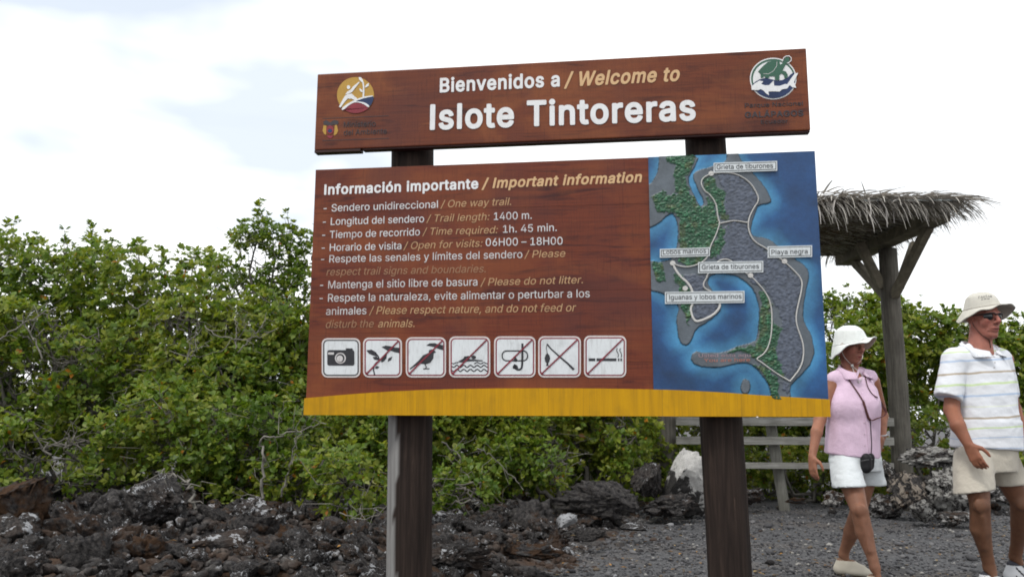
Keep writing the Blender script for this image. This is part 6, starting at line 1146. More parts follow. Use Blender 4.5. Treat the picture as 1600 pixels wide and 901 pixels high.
branch([(372, 550, 0), (392, 530, 0), (405, 515, 0), (416, 498, 0)], 7.9, 0.010, 0.006, 'thin branch rising to the right from the upright stem')
branch([(288, 570, 0), (296, 545, 0), (305, 520, 0), (312, 505, 0)], 7.9, 0.012, 0.007, 'grey stem leaning right at the dark gap of the thicket')
branch([(298, 562, 0), (305, 545, 0), (309, 530, 0)], 7.8, 0.011, 0.008, 'short white stem next to the leaning grey one')
branch([(200, 470, 0), (215, 485, 0), (235, 465, 0), (245, 455, 0)], 8.3, 0.009, 0.004, 'forked twig in the upper thicket')
branch([(745, 700, 0), (770, 712, .1), (800, 742, .1), (818, 765, 0)], 7.4, 0.010, 0.004, 'bent dry twig over the rubble below the sign')
branch([(690, 690, 0), (715, 705, .1), (722, 735, .1), (745, 760, 0)], 7.4, 0.012, 0.004, 'forking grey twig right of the bleached post')
branch([(530, 800, 0), (560, 812, 0), (590, 805, 0), (604, 790, 0)], 6.2, 0.008, 0.004, 'thin dry stalk curving over the rocks beside the bleached post')
# ------------------------------------------------------------------ people: signed distance fields meshed with surface nets
class Field:
    def __init__(s, lo, hi, step, zfine=None):
        def ax(a, b, st): return np.arange(a, b + st, st)
        s.x = ax(lo[0], hi[0], step); s.y = ax(lo[1], hi[1], step)
        if zfine:            # finer layers between zfine[0] and zfine[1]
            z = [lo[2]]
            while z[-1] < hi[2]: z.append(z[-1] + (zfine[2] if zfine[0] < z[-1] < zfine[1] else step))
            s.z = np.array(z)
        else: s.z = ax(lo[2], hi[2], step)
        s.d = np.full((len(s.x), len(s.y), len(s.z)), 0.5, dtype=np.float32)
    def sl(s, lo, hi):
        r = []
        for a, l, h in ((s.x, lo[0], hi[0]), (s.y, lo[1], hi[1]), (s.z, lo[2], hi[2])):
            i0 = max(int(np.searchsorted(a, l)) - 1, 0); i1 = min(int(np.searchsorted(a, h)) + 1, len(a)); r.append(slice(i0, max(i1, i0 + 1)))
        return tuple(r)
    def pts(s, q): return s.x[q[0]][:, None, None], s.y[q[1]][None, :, None], s.z[q[2]][None, None, :]
    def put(s, q, d, k, sub=False):
        a = s.d[q]
        if sub: d = -d; h = np.clip(0.5 - 0.5 * (a - d) / k, 0, 1); s.d[q] = a * (1 - h) + d * h + k * h * (1 - h)
        else: h = np.clip(0.5 + 0.5 * (a - d) / k, 0, 1); s.d[q] = a * (1 - h) + d * h - k * h * (1 - h)
    def cone(s, a, b, ra, rb, k=0.02, sub=False, sq=None):
        a = np.array(a, float); b = np.array(b, float); m = max(ra, rb) + k + 0.02
        q = s.sl(np.minimum(a, b) - m, np.maximum(a, b) + m); X, Y, Z = s.pts(q); ab = b - a; L2 = max(ab @ ab, 1e-9)
        px, py, pz = X - a[0], Y - a[1], Z - a[2]
        t = np.clip((px * ab[0] + py * ab[1] + pz * ab[2]) / L2, 0, 1); dx, dy, dz = px - t * ab[0], py - t * ab[1], pz - t * ab[2]
        if sq is not None:    # flattened along direction sq[0] by factor sq[1]
            n_, f = np.array(sq[0]), sq[1]; w = (dx * n_[0] + dy * n_[1] + dz * n_[2]) * (1 / f - 1); dx, dy, dz = dx + w * n_[0], dy + w * n_[1], dz + w * n_[2]
        s.put(q, np.sqrt(dx * dx + dy * dy + dz * dz) - (ra + (rb - ra) * t), k, sub); return s
    def ell(s, c, A, r, k=0.02, sub=False):
        """c centre, A rows = axes (f, r, u), r radii"""
        c = np.array(c, float); m = max(r) + k + 0.02; q = s.sl(c - m, c + m); X, Y, Z = s.pts(q); px, py, pz = X - c[0], Y - c[1], Z - c[2]
        u = [(px * a[0] + py * a[1] + pz * a[2]) for a in A]
        n0 = np.sqrt(sum((u[i] / r[i]) ** 2 for i in range(3))); n1 = np.sqrt(sum((u[i] / r[i] ** 2) ** 2 for i in range(3))) + 1e-6
        s.put(q, n0 * (n0 - 1) / n1, k, sub); return s
    def column(s, prof, f, k=0.02):
        """prof: list of (centre xyz, half width, half depth) from bottom to top; f = facing (2D unit)"""
        P = np.array([[*p[0], p[1], p[2]] for p in prof]); m = max(P[:, 3].max(), P[:, 4].max()) + 0.04
        q = s.sl((P[:, 0].min() - m, P[:, 1].min() - m, P[0, 2] - m), (P[:, 0].max() + m, P[:, 1].max() + m, P[-1, 2] + m)); X, Y, Z = s.pts(q)
        z = s.z[q[2]]; I = lambda i: np.interp(z, P[:, 2], P[:, i])[None, None, :]
        px, py = X - I(0), Y - I(1); u = px * -f[1] + py * f[0]; v = px * f[0] + py * f[1]; a, b = I(3), I(4)
        n0 = (np.abs(u / a) ** 2.2 + np.abs(v / b) ** 2.2) ** (1 / 2.2); d = (n0 - 1) * np.minimum(a, b)
        dz = np.maximum(P[0, 2] - Z, Z - P[-1, 2]); d = np.where(dz > 0, np.sqrt(np.maximum(d, 0) ** 2 + dz ** 2), np.maximum(d, dz * 1.0)); s.put(q, d, k); return s
    def cut(s, p, n, k=0.004):
        """keep the side that n points away from"""
        q = (slice(None),) * 3; X, Y, Z = s.pts(q); d = (X - p[0]) * n[0] + (Y - p[1]) * n[1] + (Z - p[2]) * n[2]
        s.d = np.maximum(s.d, d.astype(np.float32)); return s
    def mesh(s):
        f = s.d; ins = f < 0
        c = [ins[i:f.shape[0] - 1 + i, j:f.shape[1] - 1 + j, k:f.shape[2] - 1 + k] for i in (0, 1) for j in (0, 1) for k in (0, 1)]
        any_ = c[0].copy(); all_ = c[0].copy()
        for q in c[1:]: any_ |= q; all_ &= q
        act = any_ & ~all_; I = np.argwhere(act); n = len(I); vid = np.full(act.shape, -1, dtype=np.int64); vid[act] = np.arange(n)
        S = np.zeros((n, 3)); K = np.zeros(n); ax = [s.x, s.y, s.z]
        for a in range(3):
            o = [b for b in range(3) if b != a]
            for u in (0, 1):
                for v in (0, 1):
                    J = I.copy(); J[:, o[0]] += u; J[:, o[1]] += v; J2 = J.copy(); J2[:, a] += 1
                    fa = f[J[:, 0], J[:, 1], J[:, 2]]; fb = f[J2[:, 0], J2[:, 1], J2[:, 2]]; m = (fa < 0) != (fb < 0)
                    t = np.where(m, fa / np.where(m, fa - fb, 1), 0)
                    P = np.stack([ax[b][J[:, b]] for b in range(3)], 1); P[:, a] += t * (ax[a][J2[:, a]] - ax[a][J[:, a]])
                    S += np.where(m[:, None], P, 0); K += m
        V = S / K[:, None]; F = []
        for a in range(3):
            sl0 = [slice(None)] * 3; sl1 = [slice(None)] * 3; sl0[a] = slice(0, -1); sl1[a] = slice(1, None)
            g = ins[tuple(sl0)]; h = ins[tuple(sl1)]; E_ = np.argwhere(g != h); o = [(a + 1) % 3, (a + 2) % 3]
            E_ = E_[(E_[:, o[0]] > 0) & (E_[:, o[1]] > 0) & (E_[:, o[0]] < f.shape[o[0]] - 1) & (E_[:, o[1]] < f.shape[o[1]] - 1)]
            qd = []
            for du, dv in ((1, 1), (0, 1), (0, 0), (1, 0)):
                J = E_.copy(); J[:, o[0]] -= du; J[:, o[1]] -= dv; qd.append(vid[J[:, 0], J[:, 1], J[:, 2]])
            qd = np.stack(qd, 1); fl = ~g[tuple(E_.T)]; qd[fl] = qd[fl][:, ::-1]; F.append(qd)
        F = np.vstack(F); F = F[(F >= 0).all(1)]; return V, F
def relax(V, F, it=2, lam=0.5):
    n = len(V)
    e = np.vstack([F[:, [0, 1]], F[:, [1, 2]], F[:, [2, 3]], F[:, [3, 0]]]); e = np.vstack([e, e[:, ::-1]])
    cnt = np.bincount(e[:, 0], minlength=n)[:, None]
    for _ in range(it):
        S = np.stack([np.bincount(e[:, 0], weights=V[e[:, 1], k], minlength=n) for k in range(3)], 1); V = V + lam * (S / np.maximum(cnt, 1) - V)
    return V
def vnormals(V, F):
    a = np.cross(V[F[:, 2]] - V[F[:, 0]], V[F[:, 3]] - V[F[:, 1]]); N_ = np.zeros_like(V)
    for k in range(4):
        for j in range(3): N_[:, j] += np.bincount(F[:, k], weights=a[:, j], minlength=len(V))
    return unit(N_)
def folds(V, F, amp, fx=(9, 9, 4), seed=0.0):
    Nn = vnormals(V, F); n = 1 - np.abs(fbm(V * np.array(fx) + seed, 3, .5) - .5) * 4; n2 = fbm(V * np.array(fx) * 2.3 + seed, 3) - .5
    return V + Nn * (amp * (0.7 * n + 1.1 * n2))[:, None]
def link_field(name, fld, mat, parent, origin, colf=None, it=2, fold=None):
    V, F = fld.mesh(); V = relax(V, F, it)
    if fold: V = folds(V, F, *fold)
    cols = colf(V) if colf is not None else None
    return fast_mesh(name, V - np.array(origin)[None], F, mat, parent, True, cols)
def hand(fd, w, d, nrm, side, sc=1.0, curl=(0.35, 0.45, 0.5, 0.6), thumb=0.5):
    """w wrist, d towards the fingers, nrm = palm side, side = thumb side"""
    w, d, nrm, side = [np.array(v, float) for v in (w, d, nrm, side)]; d = d / np.linalg.norm(d); side = side - d * (side @ d); side /= np.linalg.norm(side); nrm = np.cross(d, side) * np.sign(np.cross(d, side) @ nrm)
    fd.cone(w, w + d * .03 * sc, .025 * sc, .026 * sc, .012, sq=(nrm, .72))
    for o in (-.026, -.009, .009, .026): fd.cone(w + d * .025 * sc + side * o * .7 * sc, w + d * .088 * sc + side * o * sc, .016 * sc, .0125 * sc, .012, sq=(nrm, .9))
    for i, (o, L_) in enumerate(((.029, .068), (.0105, .078), (-.009, .073), (-.027, .058))):
        p = w + d * .090 * sc + side * o * sc; a = curl[i]; dd = d.copy()
        for j, (fr, r0, r1) in enumerate(((.45, .0098, .0090), (.31, .0090, .0082), (.24, .0082, .0068))):
            dd = d * math.cos(a * (j + .6)) + nrm * math.sin(a * (j + .6)) + side * o * 1.2; q = p + dd / np.linalg.norm(dd) * L_ * fr * sc; fd.cone(p, q, r0 * sc, r1 * sc, .0035); p = q
    t0 = w + d * .022 * sc + side * .024 * sc; t1 = t0 + (d * .55 + side * .65 + nrm * .30) * .045 * sc; t2 = t1 + (d * .85 + side * .30 + nrm * thumb) * .034 * sc; t3 = t2 + (d * .95 + side * .05 + nrm * thumb) * .026 * sc
    fd.cone(t0, t1, .016 * sc, .0125 * sc, .01); fd.cone(t1, t2, .0118 * sc, .0105 * sc, .004); fd.cone(t2, t3, .0105 * sc, .0082 * sc, .004)
def head_frame(f2, pitch, roll=0.0):
    f = np.array([f2[0], f2[1], 0.0]); f /= np.linalg.norm(f); f = np.array([f[0] * math.cos(pitch), f[1] * math.cos(pitch), math.sin(pitch)])
    r = np.cross(f, [0, 0, 1]); r /= np.linalg.norm(r); u = np.cross(r, f); r2 = r * math.cos(roll) + u * math.sin(roll); u2 = np.cross(r2, f); return np.array([f, r2, u2])
def head(fd, c, A, s=1.0, man=True):
    P = lambda f, r, u: c + s * (A[0] * f + A[1] * r + A[2] * u)
    fd.ell(P(-.012, 0, .030), A, (.097 * s, .076 * s, .090 * s), .02)
    fd.ell(P(.022, 0, -.045), A, (.066 * s, .056 * s, .074 * s), .03)
    fd.cone(P(.066, -.010, -.102), P(.066, .010, -.102), .019 * s, .019 * s, .02)
    for q in (-1, 1):
        fd.cone(P(-.005, q * .056, -.045), P(.055, q * .020, -.100), .020 * s, .017 * s, .02)
        fd.cone(P(.060, q * .040, -.018), P(.048, q * .046, -.035), .022 * s, .020 * s, .02)
        fd.cone(P(.084, q * .012, .026), P(.070, q * .046, .024), .011 * s, .011 * s, .012)
        fd.ell(P(-.010, q * .077, -.008), A, (.019 * s, .007 * s, .032 * s), .006)
        fd.ell(P(-.006, q * .083, -.008), A, (.010 * s, .004 * s, .020 * s), .003, sub=True)
        fd.ell(P(.098, q * .031, .004), A, (.016 * s, .018 * s, .011 * s), .010, sub=True)
        fd.ell(P(.076, q * .031, .003), A, (.013 * s, .016 * s, .012 * s), .003)
        fd.cone(P(.082, q * .019, -.045), P(.070, q * .034, -.078), .006 * s, .005 * s, .012)
    fd.cone(P(.086, 0, .018), P(.112, 0, -.026), .009 * s, .0125 * s, .010)
    for q in (-1, 1): fd.cone(P(.098, q * .011, -.033), P(.094, q * .013, -.033), .0085 * s, .0085 * s, .005)
    fd.cone(P(.083, -.020, -.064), P(.083, .020, -.064), .0085 * s, .0085 * s, .006); fd.cone(P(.088, -.010, -.062), P(.088, .010, -.062), .0075 * s, .0075 * s, .006)
    fd.cone(P(.082, -.016, -.077), P(.082, .016, -.077), .0090 * s, .0090 * s, .006)
    fd.cone(P(.099, -.020, -.070), P(.099, .020, -.070), .0042 * s, .0042 * s, .003, sub=True)
    return P
def skin_mat(name):
    m, t, p = newmat(name); a = t.nodes.new('ShaderNodeAttribute'); a.attribute_name = 'col'; v = coord(t, 'Object'); n = noise(t, v, 26, 5, .7); n2 = noise(t, v, 7, 4, .6)
    c = mixc(t, 0.55, a.outputs['Color'], ramp(t, n, [(0.3, (.72, .68, .66)), (0.7, (1.25, 1.2, 1.15))]), 'MULTIPLY')
    c = mixc(t, 0.4, c, ramp(t, n2, [(0.35, (.85, .72, .70)), (0.65, (1.1, 1.05, 1.0))]), 'MULTIPLY')
    t.links.new(c, p.inputs['Base Color']); p.inputs['Roughness'].default_value = 0.55; p.inputs['Specular IOR Level'].default_value = 0.3
    p.inputs['Subsurface Weight'].default_value = 0.12; p.inputs['Subsurface Radius'].default_value = (1, .3, .15); p.inputs['Subsurface Scale'].default_value = 0.01
    bump(t, p, n, 0.25, 0.003); return m
SKIN = skin_mat('tanned_skin')
def cloth(name, col, var=0.08, b=0.6, weave=420):
    m, t, p = newmat(name); v = coord(t, 'Object'); n = noise(t, v, 14, 5, .65); w_ = noise(t, v, weave, 2, .5)
    a = tuple(c * (1 - var) for c in col); b_ = tuple(min(c * (1 + var), .95) for c in col)
    t.links.new(ramp(t, n, [(0.3, a), (0.7, b_)]), p.inputs['Base Color']); p.inputs['Roughness'].default_value = 0.9; p.inputs['Specular IOR Level'].default_value = 0.15
    p.inputs['Sheen Weight'].default_value = 0.15
    h = math_(t, 'ADD', n, math_(t, 'MULTIPLY', w_, 0.15)); bump(t, p, h, b, 0.012); return m
def np3(v): return np.array(v[:], float)
def hitter(objs):
    from mathutils.bvhtree import BVHTree
    bpy.context.view_layer.update()
    V, F = [], []; k = 0
    for o in objs:
        M_ = np.array(o.matrix_world if o.parent is None else o.parent.matrix_world @ o.matrix_basis); me = o.data; n = len(me.vertices); c = np.zeros(n * 3); me.vertices.foreach_get('co', c); c = c.reshape(-1, 3) @ M_[:3, :3].T + M_[:3, 3]
        V += [tuple(q) for q in c]; F += [tuple(i + k for i in p.vertices) for p in me.polygons]; k += n
    T_ = BVHTree.FromPolygons(V, F)
    def hit(px, py, off=0.004, Y=None):
        d = ray(px, py).normalized(); l, n, i, ds = T_.ray_cast(Vector((0, 0, CAMZ)), d)
        if l is None: return at(px, py, Y if Y else 5.3)
        return l - d * off
    return hit
def spline(P, n=5):
    P = [np.array(p[:], float) for p in P]; out = []
    for i in range(len(P) - 1):
        p0, p1, p2, p3 = P[max(i - 1, 0)], P[i], P[i + 1], P[min(i + 2, len(P) - 1)]
        for k in range(n): t = k / n; out.append(0.5 * ((2 * p1) + (-p0 + p2) * t + (2 * p0 - 5 * p1 + 4 * p2 - p3) * t * t + (-p0 + 3 * p1 - 3 * p2 + p3) * t ** 3))
    out.append(P[-1]); return out
def cord(name, pts, r, mat, parent, origin, flat=1.0, n=6):
    return MB().tube([tuple(p - np.array(origin)) for p in spline(pts)], r, n, 0, flat=flat).build(name, [mat], parent, True)
def hat(name, label, cx, cy, Y, base, edge, top_y, rc, mats, band_z=.02, crown_sq=1.0, seed=0.0, mid_y=None):
    """base: (phi deg, py) of the crown/brim joint; edge: (phi, radius m, py) of the brim edge"""
    c0 = at(cx, cy, Y); n = 72; ph = np.arange(n) * 2 * math.pi / n; deg = np.degrees(ph)
    def per(tb, j):
        tb = sorted(tb); a = [t[0] for t in tb]; b = [t[j] for t in tb]; a = [a[-1] - 360] + a + [a[0] + 360]; b = [b[-1]] + b + [b[0]]
        v = np.interp(deg, a, b); 
        for _ in range(3): v = (np.roll(v, 1) + v + np.roll(v, -1)) / 3
        return v
    bpy_, er, ep = per(base, 1), per(edge, 1), per(edge, 2)
    topz = at(cx, top_y, Y).z
    def zat(py, yy): return CAMZ + (ray(cx, py).z / ray(cx, py).y) * yy
    rings = []; bz = np.array([zat(bpy_[i], Y + rc * math.sin(ph[i])) for i in range(n)]); ez = np.array([zat(ep[i], Y + er[i] * math.sin(ph[i])) for i in range(n)])
    bz = bz; wob = 0.004 * np.sin(ph * 5 + seed) + 0.003 * np.sin(ph * 9 + seed * 2)
    def ring(r, z): rings.append(np.stack([c0.x + r * np.cos(ph), Y + r * np.sin(ph) * 1.0, z + 0 * r], 1))
    for t in (0.02, .25, .5, .72, .88, .96, 1.0): # top dome
        rr = rc * 0.80 * t; ring(rr + 0 * ph, topz - 0.036 * t ** 2.7 * np.ones(n) + (wob * .5 if t > .3 else 0))
    for t in (.12, .35, .6, .85, 1.0):
        ring(rc * (0.80 + .20 * t ** .8) + wob * .6, (topz - 0.036) * (1 - t) + bz * t)
    for t in (.12, .35, .6, .82, 1.0):
        sg = t ** 1.15; ring((rc * 1.02) * (1 - t) + er * t, bz * (1 - sg) + ez * sg + wob * t * 1.2)
    k_out = len(rings)
    ring(er - .002, ez + wob * 1.2 - .005)
    for t in (.8, .5, .2, .05): sg = t ** 1.15; ring((rc) * (1 - t) + er * t, bz * (1 - sg) + ez * sg + wob * t * 1.2 - .005)
    for t in (.8, .4, 0.0): ring(rc * (0.77 + .20 * t), (topz - .040) * (1 - t) + bz * t - .003)
    ring(rc * .02 + 0 * ph, (topz - .02) * np.ones(n))
    V = np.vstack(rings); F = []; mi = []
    for i in range(len(rings) - 1):
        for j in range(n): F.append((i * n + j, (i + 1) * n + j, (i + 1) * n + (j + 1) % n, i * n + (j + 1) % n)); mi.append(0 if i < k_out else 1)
    o = mesh_obj(name, V - np.array(c0), F, mats, None, mi, True); o.location = c0; tag(o, label, 'hat')
    # stitched seam rings on crown base and brim edge
    rg = rings[11] + np.array([0, 0, .004]); 
    MB().tube([tuple(p - np.array(c0)) for p in rg] + [tuple(rg[0] - np.array(c0))], .0022, 5, 0, caps=False).build('hat_band', [mats[2]], o, True)
    rg = rings[k_out - 1]; MB().tube([tuple(p - np.array(c0)) for p in rg] + [tuple(rg[0] - np.array(c0))], .0028, 5, 0, caps=False).build('brim_hem', [mats[0]], o, True)
    return o, rings
def shoe(fd, heel, toe, w_=.046, hgt=.075):
    heel, toe = np.array(heel, float), np.array(toe, float); d = toe - heel; L_ = np.linalg.norm(d); d /= L_; s_ = np.cross(d, [0, 0, 1]); P = lambda t, s, z: heel + d * t * L_ + s_ * s + np.array([0, 0, z])
    fd.cone(P(.12, 0, .032), P(.45, .0, .032), w_ * .82, w_ * .86, .02, sq=((0, 0, 1), .75)); fd.cone(P(.45, 0, .030), P(.86, .004, .026), w_ * .95, w_ * .84, .02, sq=((0, 0, 1), .62))
    fd.cone(P(.10, 0, .045), P(.16, 0, hgt), w_ * .74, w_ * .70, .02); fd.cone(P(.22, 0, .05), P(.40, 0, hgt * .82), w_ * .80, w_ * .70, .02); fd.cone(P(.40, 0, .06), P(.66, 0, .045), w_ * .72, w_ * .62, .02)
def upvec(z=0.0): return (0, 0, z)

# ---------- the man
MY = 5.2
mn = lambda x, y, dy=0.0: np3(at(x, y, MY + dy))
man = empty('person', (at(1545, 700, MY).x, MY, 0)); mo_ = tuple(man.location)
tag(man, 'man in a beige sun hat, sunglasses, white striped polo shirt and khaki shorts walking past', 'person')
tf = np.array([0.06, -0.998]); A = head_frame((0.30, -0.955), -0.06, 0.0)
B = Field((at(1440, 700, 5.0).x, 4.72, -0.01), (at(1640, 700, 5.4).x, 5.75, at(1540, 455, 5.2).z), 0.0065, (1.55, 1.90, 0.0035))
hc = mn(1535, 496); HP = head(B, hc, A, 1.10)
B.cone(hc - A[2] * .080 - A[0] * .018, mn(1531, 552, .01), .062, .074, .03)                      # neck
B.cone(mn(1533, 556, .02), mn(1491, 564, -.02), .052, .052, .04); B.cone(mn(1533, 556, .02), mn(1570, 562, .05), .052, .052, .04)
B.column([(mn(1543, 705), .165, .115), (mn(1543, 640), .165, .12), (mn(1541, 590), .165, .105), (mn(1536, 560), .10, .07)], tf, .04)
# arms
B.cone(mn(1491, 566, -.02), mn(1487, 640, -.06), .056, .044, .02); B.cone(mn(1487, 640, -.06), mn(1497, 665, -.18), .044, .042, .02); B.cone(mn(1497, 665, -.18), mn(1513, 694, -.23), .041, .028, .015)
hand(B, mn(1513, 694, -.23), mn(1528, 722, -.27) - mn(1513, 694, -.23), np.array([.55, .6, -.1]), np.array([.55, -.75, .3]), 1.02, (.25, .38, .45, .5), .3)
B.cone(mn(1560, 570, .05), mn(1580, 625, .10), .044, .042, .02); B.cone(mn(1580, 625, .10), mn(1584, 640, .13), .042, .042, .01); B.cone(mn(1584, 640, .13), mn(1605, 690, .02), .042, .028, .02)
hand(B, mn(1607, 690, .02), (.04, -.10, -.14), np.array([-.6, .5, 0]), np.array([-.3, -.8, .2]), 1.02, (.4, .5, .55, .6), .3)
# legs
RA = mn(1546, 886, -.05); LA = mn(1586, 869, .30)
B.cone(mn(1520, 715, -.06), mn(1531, 788, -.15), .088, .056, .012)
B.cone(mn(1531, 790, -.14), mn(1532, 826, -.10), .056, .057, .006); B.cone(mn(1532, 826, -.10), mn(1543, 872, -.06), .056, .034, .012); B.cone(mn(1543, 872, -.06), RA, .034, .036, .012)
B.cone(mn(1560, 715, .08), mn(1594, 785, .085), .088, .056, .012); B.cone(mn(1594, 785, .085), mn(1595, 820, .18), .056, .057, .006); B.cone(mn(1595, 820, .18), mn(1588, 858, .28), .056, .034, .012); B.cone(mn(1588, 858, .28), LA, .036, .036, .02)
B.cone(RA, RA + np.array([.01, -.03, -.05]), .030, .020, .02); B.cone(LA, LA + np.array([.03, -.02, -.06]), .030, .020, .02)
B.ell(mn(1531, 789, -.195), np.eye(3), (.034, .020, .042), .018); B.ell(mn(1595, 786, .04), np.eye(3), (.034, .020, .042), .018); B.cone(mn(1534, 806, -.185), mn(1538, 856, -.115), .010, .008, .03)
def man_skin(V):
    z = V[:, 2]; c = np.zeros((len(V), 3)); face = np.array([.33, .135, .105]); arm = np.array([.27, .115, .070]); leg = np.array([.150, .074, .043])
    t = np.clip((z - 1.35) / .2, 0, 1)[:, None]; t2 = np.clip((z - .55) / .25, 0, 1)[:, None]; c[:] = (leg * (1 - t2) + arm * t2) * (1 - t) + face * t
    L_ = (V - hc) @ A.T / 1.10
    def blob(f, r, u, R, col, a=1.0):
        nonlocal c
        w_ = np.clip(1.3 - np.linalg.norm((L_ - np.array([f, r, u])) / np.array(R), axis=1), 0, 1)[:, None] * a; c = c * (1 - w_) + np.array(col) * w_
    for q in (-1, 1): blob(.075, q * .044, -.030, (.03, .02, .02), (.46, .16, .13), .6)
    blob(.105, 0, -.025, (.02, .018, .02), (.50, .18, .15), .6); blob(.092, 0, -.070, (.018, .024, .010), (.26, .075, .07), .9); blob(.090, 0, -.070, (.02, .022, .0035), (.06, .02, .02), 1)
    blob(-.06, 0, .0, (.05, .10, .05), (.30, .27, .25), .8)   # grey hair at the nape
    return c
body = link_field('body', B, SKIN, man, mo_, man_skin, 2)
SH_W = 0.80
def stripe_mat():
    m, t, p = newmat('striped_polo_fabric'); v = coord(t, 'Object'); sep = t.nodes.new('ShaderNodeSeparateXYZ'); t.links.new(v, sep.inputs[0]); n = noise(t, v, 3.2, 3, .5); nb = noise(t, v, 14, 5, .65)
    z = math_(t, 'ADD', sep.outputs[2], math_(t, 'MULTIPLY', math_(t, 'SUBTRACT', n, 0.5), 0.045))
    z = math_(t, 'ADD', z, math_(t, 'MULTIPLY', sep.outputs[0], -0.05))
    zf = math_(t, 'DIVIDE', math_(t, 'SUBTRACT', z, 0.8), 0.8)
    W = (.74, .76, .80, 1); Bn = (.45, .385, .31, 1); Gn = (.60, .73, .43, 1); Bl = (.49, .59, .75, 1); Yl = (.74, .78, .66, 1)
    def zz(py): return (CAMZ + (652 - py) * MY / FPX - 0.8) / 0.8
    st = [(0, W)]
    for py, c_, h in ((697, Bl, 2.2), (681, Bl, 2.0), (666, Gn, 2.4), (650, Bn, 2.6), (633, Yl, 2.0), (617, Bl, 2.4), (600, Gn, 2.6), (583, Bn, 2.8), (563, Bl, 2.6), (549, Gn, 2.2)):
        st += [(zz(py + h / 2), c_), (zz(py - h / 2), W)]
    c = ramp(t, zf, st, True); c = mixc(t, 0.35, c, ramp(t, nb, [(0.3, (.9, .9, .9)), (0.7, (1.06, 1.06, 1.06))]), 'MULTIPLY')
    t.links.new(c, p.inputs['Base Color']); p.inputs['Roughness'].default_value = 0.9; p.inputs['Specular IOR Level'].default_value = 0.15; bump(t, p, nb, 0.35, 0.012); return m
POLO = stripe_mat(); POLOW = cloth('polo_collar_white', (.74, .76, .80))
S = Field((at(1440, 700, 5.0).x, 4.85, 0.75), (at(1640, 700, 5.4).x, 5.6, 1.62), 0.0065)
S.column([(mn(1541, 712), .215, .150), (mn(1541, 690), .205, .146), (mn(1541, 650), .186, .144), (mn(1540, 615), .178, .132), (mn(1537, 585), .172, .118), (mn(1532, 556), .138, .086)], tf, .03)
S.cone(mn(1527, 549, .02), mn(1491, 562, -.02), .062, .068, .04); S.cone(mn(1530, 549, .02), mn(1563, 560, .05), .060, .060, .04)
S.column([(mn(1543, 702), .20, .14), (mn(1543, 660), .19, .14)], tf, .03)
T1 = Field((S.x[0], S.y[0], S.z[0]), (S.x[-1], S.y[-1], S.z[-1]), 0.0065); T1.d = np.full_like(S.d, 0.5); T1.x, T1.y, T1.z = S.x, S.y, S.z
T1.cone(mn(1492, 562, -.02), mn(1480, 628, -.06), .072, .080, .03); ax1 = unit(mn(1478, 624, -.06) - mn(1492, 566, -.02)); T1.cut(mn(1479, 621, -.05), ax1)
T1b = Field((0, 0, 0), (.01, .01, .01), .005); T1b.x, T1b.y, T1b.z = S.x, S.y, S.z; T1b.d = np.full_like(S.d, 0.5)
T1b.cone(mn(1564, 561, .05), mn(1577, 622, .10), .062, .062, .03); ax2 = unit(mn(1590, 622, .12) - mn(1569, 566, .05)); T1b.cut(mn(1587, 614, .11), ax2)
S.cut(mn(1543, 700), (-.04, 0, -1))
for Q in (T1, T1b):
    k = .02; h = np.clip(0.5 + 0.5 * (S.d - Q.d) / k, 0, 1); S.d = S.d * (1 - h) + Q.d * h - k * h * (1 - h)
# neck opening and placket
S.cone(mn(1530, 520, .01), mn(1537, 546, -.06), .074, .056, .012, sub=True); S.cone(mn(1543, 548, -.12), mn(1553, 566, -.20), .046, .012, .010, sub=True)
shirt = link_field('polo_shirt', S, POLO, man, mo_, None, 1, (0.0065, (7, 7, 9), 3.0))
def collar(parent, origin, c, f2, r_in, r_out, z_top, z_low, gap, tip, mat, tilt=0.03, on=None, name='collar'):
    """turned down collar round the neck centre c; f2 = facing; gap = half opening (deg); tip = extra drop at the points"""
    from mathutils.bvhtree import BVHTree
    me = on.data; og = Vector(origin); T_ = BVHTree.FromPolygons([v.co + og for v in me.vertices], [tuple(p.vertices) for p in me.polygons])
    n = 44; a0 = math.atan2(f2[1], f2[0]); V, F = [], []
    def drop(r, d, zdef):
        h_ = T_.ray_cast(Vector((c[0] + d[0] * r, c[1] + d[1] * r, z_top + .05)), Vector((0, 0, -1)))[0]
        return max(h_.z, zdef - .06) if h_ is not None else zdef
    for i in range(n + 1):
        t = i / n; a = a0 + math.radians(gap + (360 - 2 * gap) * t); e = abs(2 * t - 1) ** 5; back = math.cos(a - a0)
        zt = z_top - tilt * (back + 1) ; d = np.array([math.cos(a), math.sin(a)])
        ri = r_in * (1 + .22 * max(back, 0)); ro = r_out * (1 + .10 * max(back, 0)) + tip * e
        zl = drop(ro, d, z_low) + .005; zm = max(drop((ri + ro) / 2, d, z_low) + .007, zl)
        for (r, z) in ((ri, zt - .015), (ri + .001, zt + .003), (ri + .010, zt + .003), ((ri + ro) / 2 + .004, max(zm, zl) + .004), (ro + .002, zl + .001), (ro, zl - .004), (ri + .006, zt - .012)):
            V.append((c[0] + d[0] * r, c[1] + d[1] * r, z))
    k = 7
    for i in range(n):
        for j in range(k): F.append((i * k + j, i * k + (j + 1) % k, (i + 1) * k + (j + 1) % k, (i + 1) * k + j))
    F += [tuple(range(k))[::-1], tuple(n * k + j for j in range(k))]
    return mesh_obj(name, np.array(V) - np.array(origin), F, mat, parent, smooth=True)
nk = mn(1528, 545, .005)
collar(man, mo_, nk, (0.42, -.90), .082, .116, mn(0, 526)[2], mn(0, 540)[2], 20, .030, POLOW, .040, shirt)
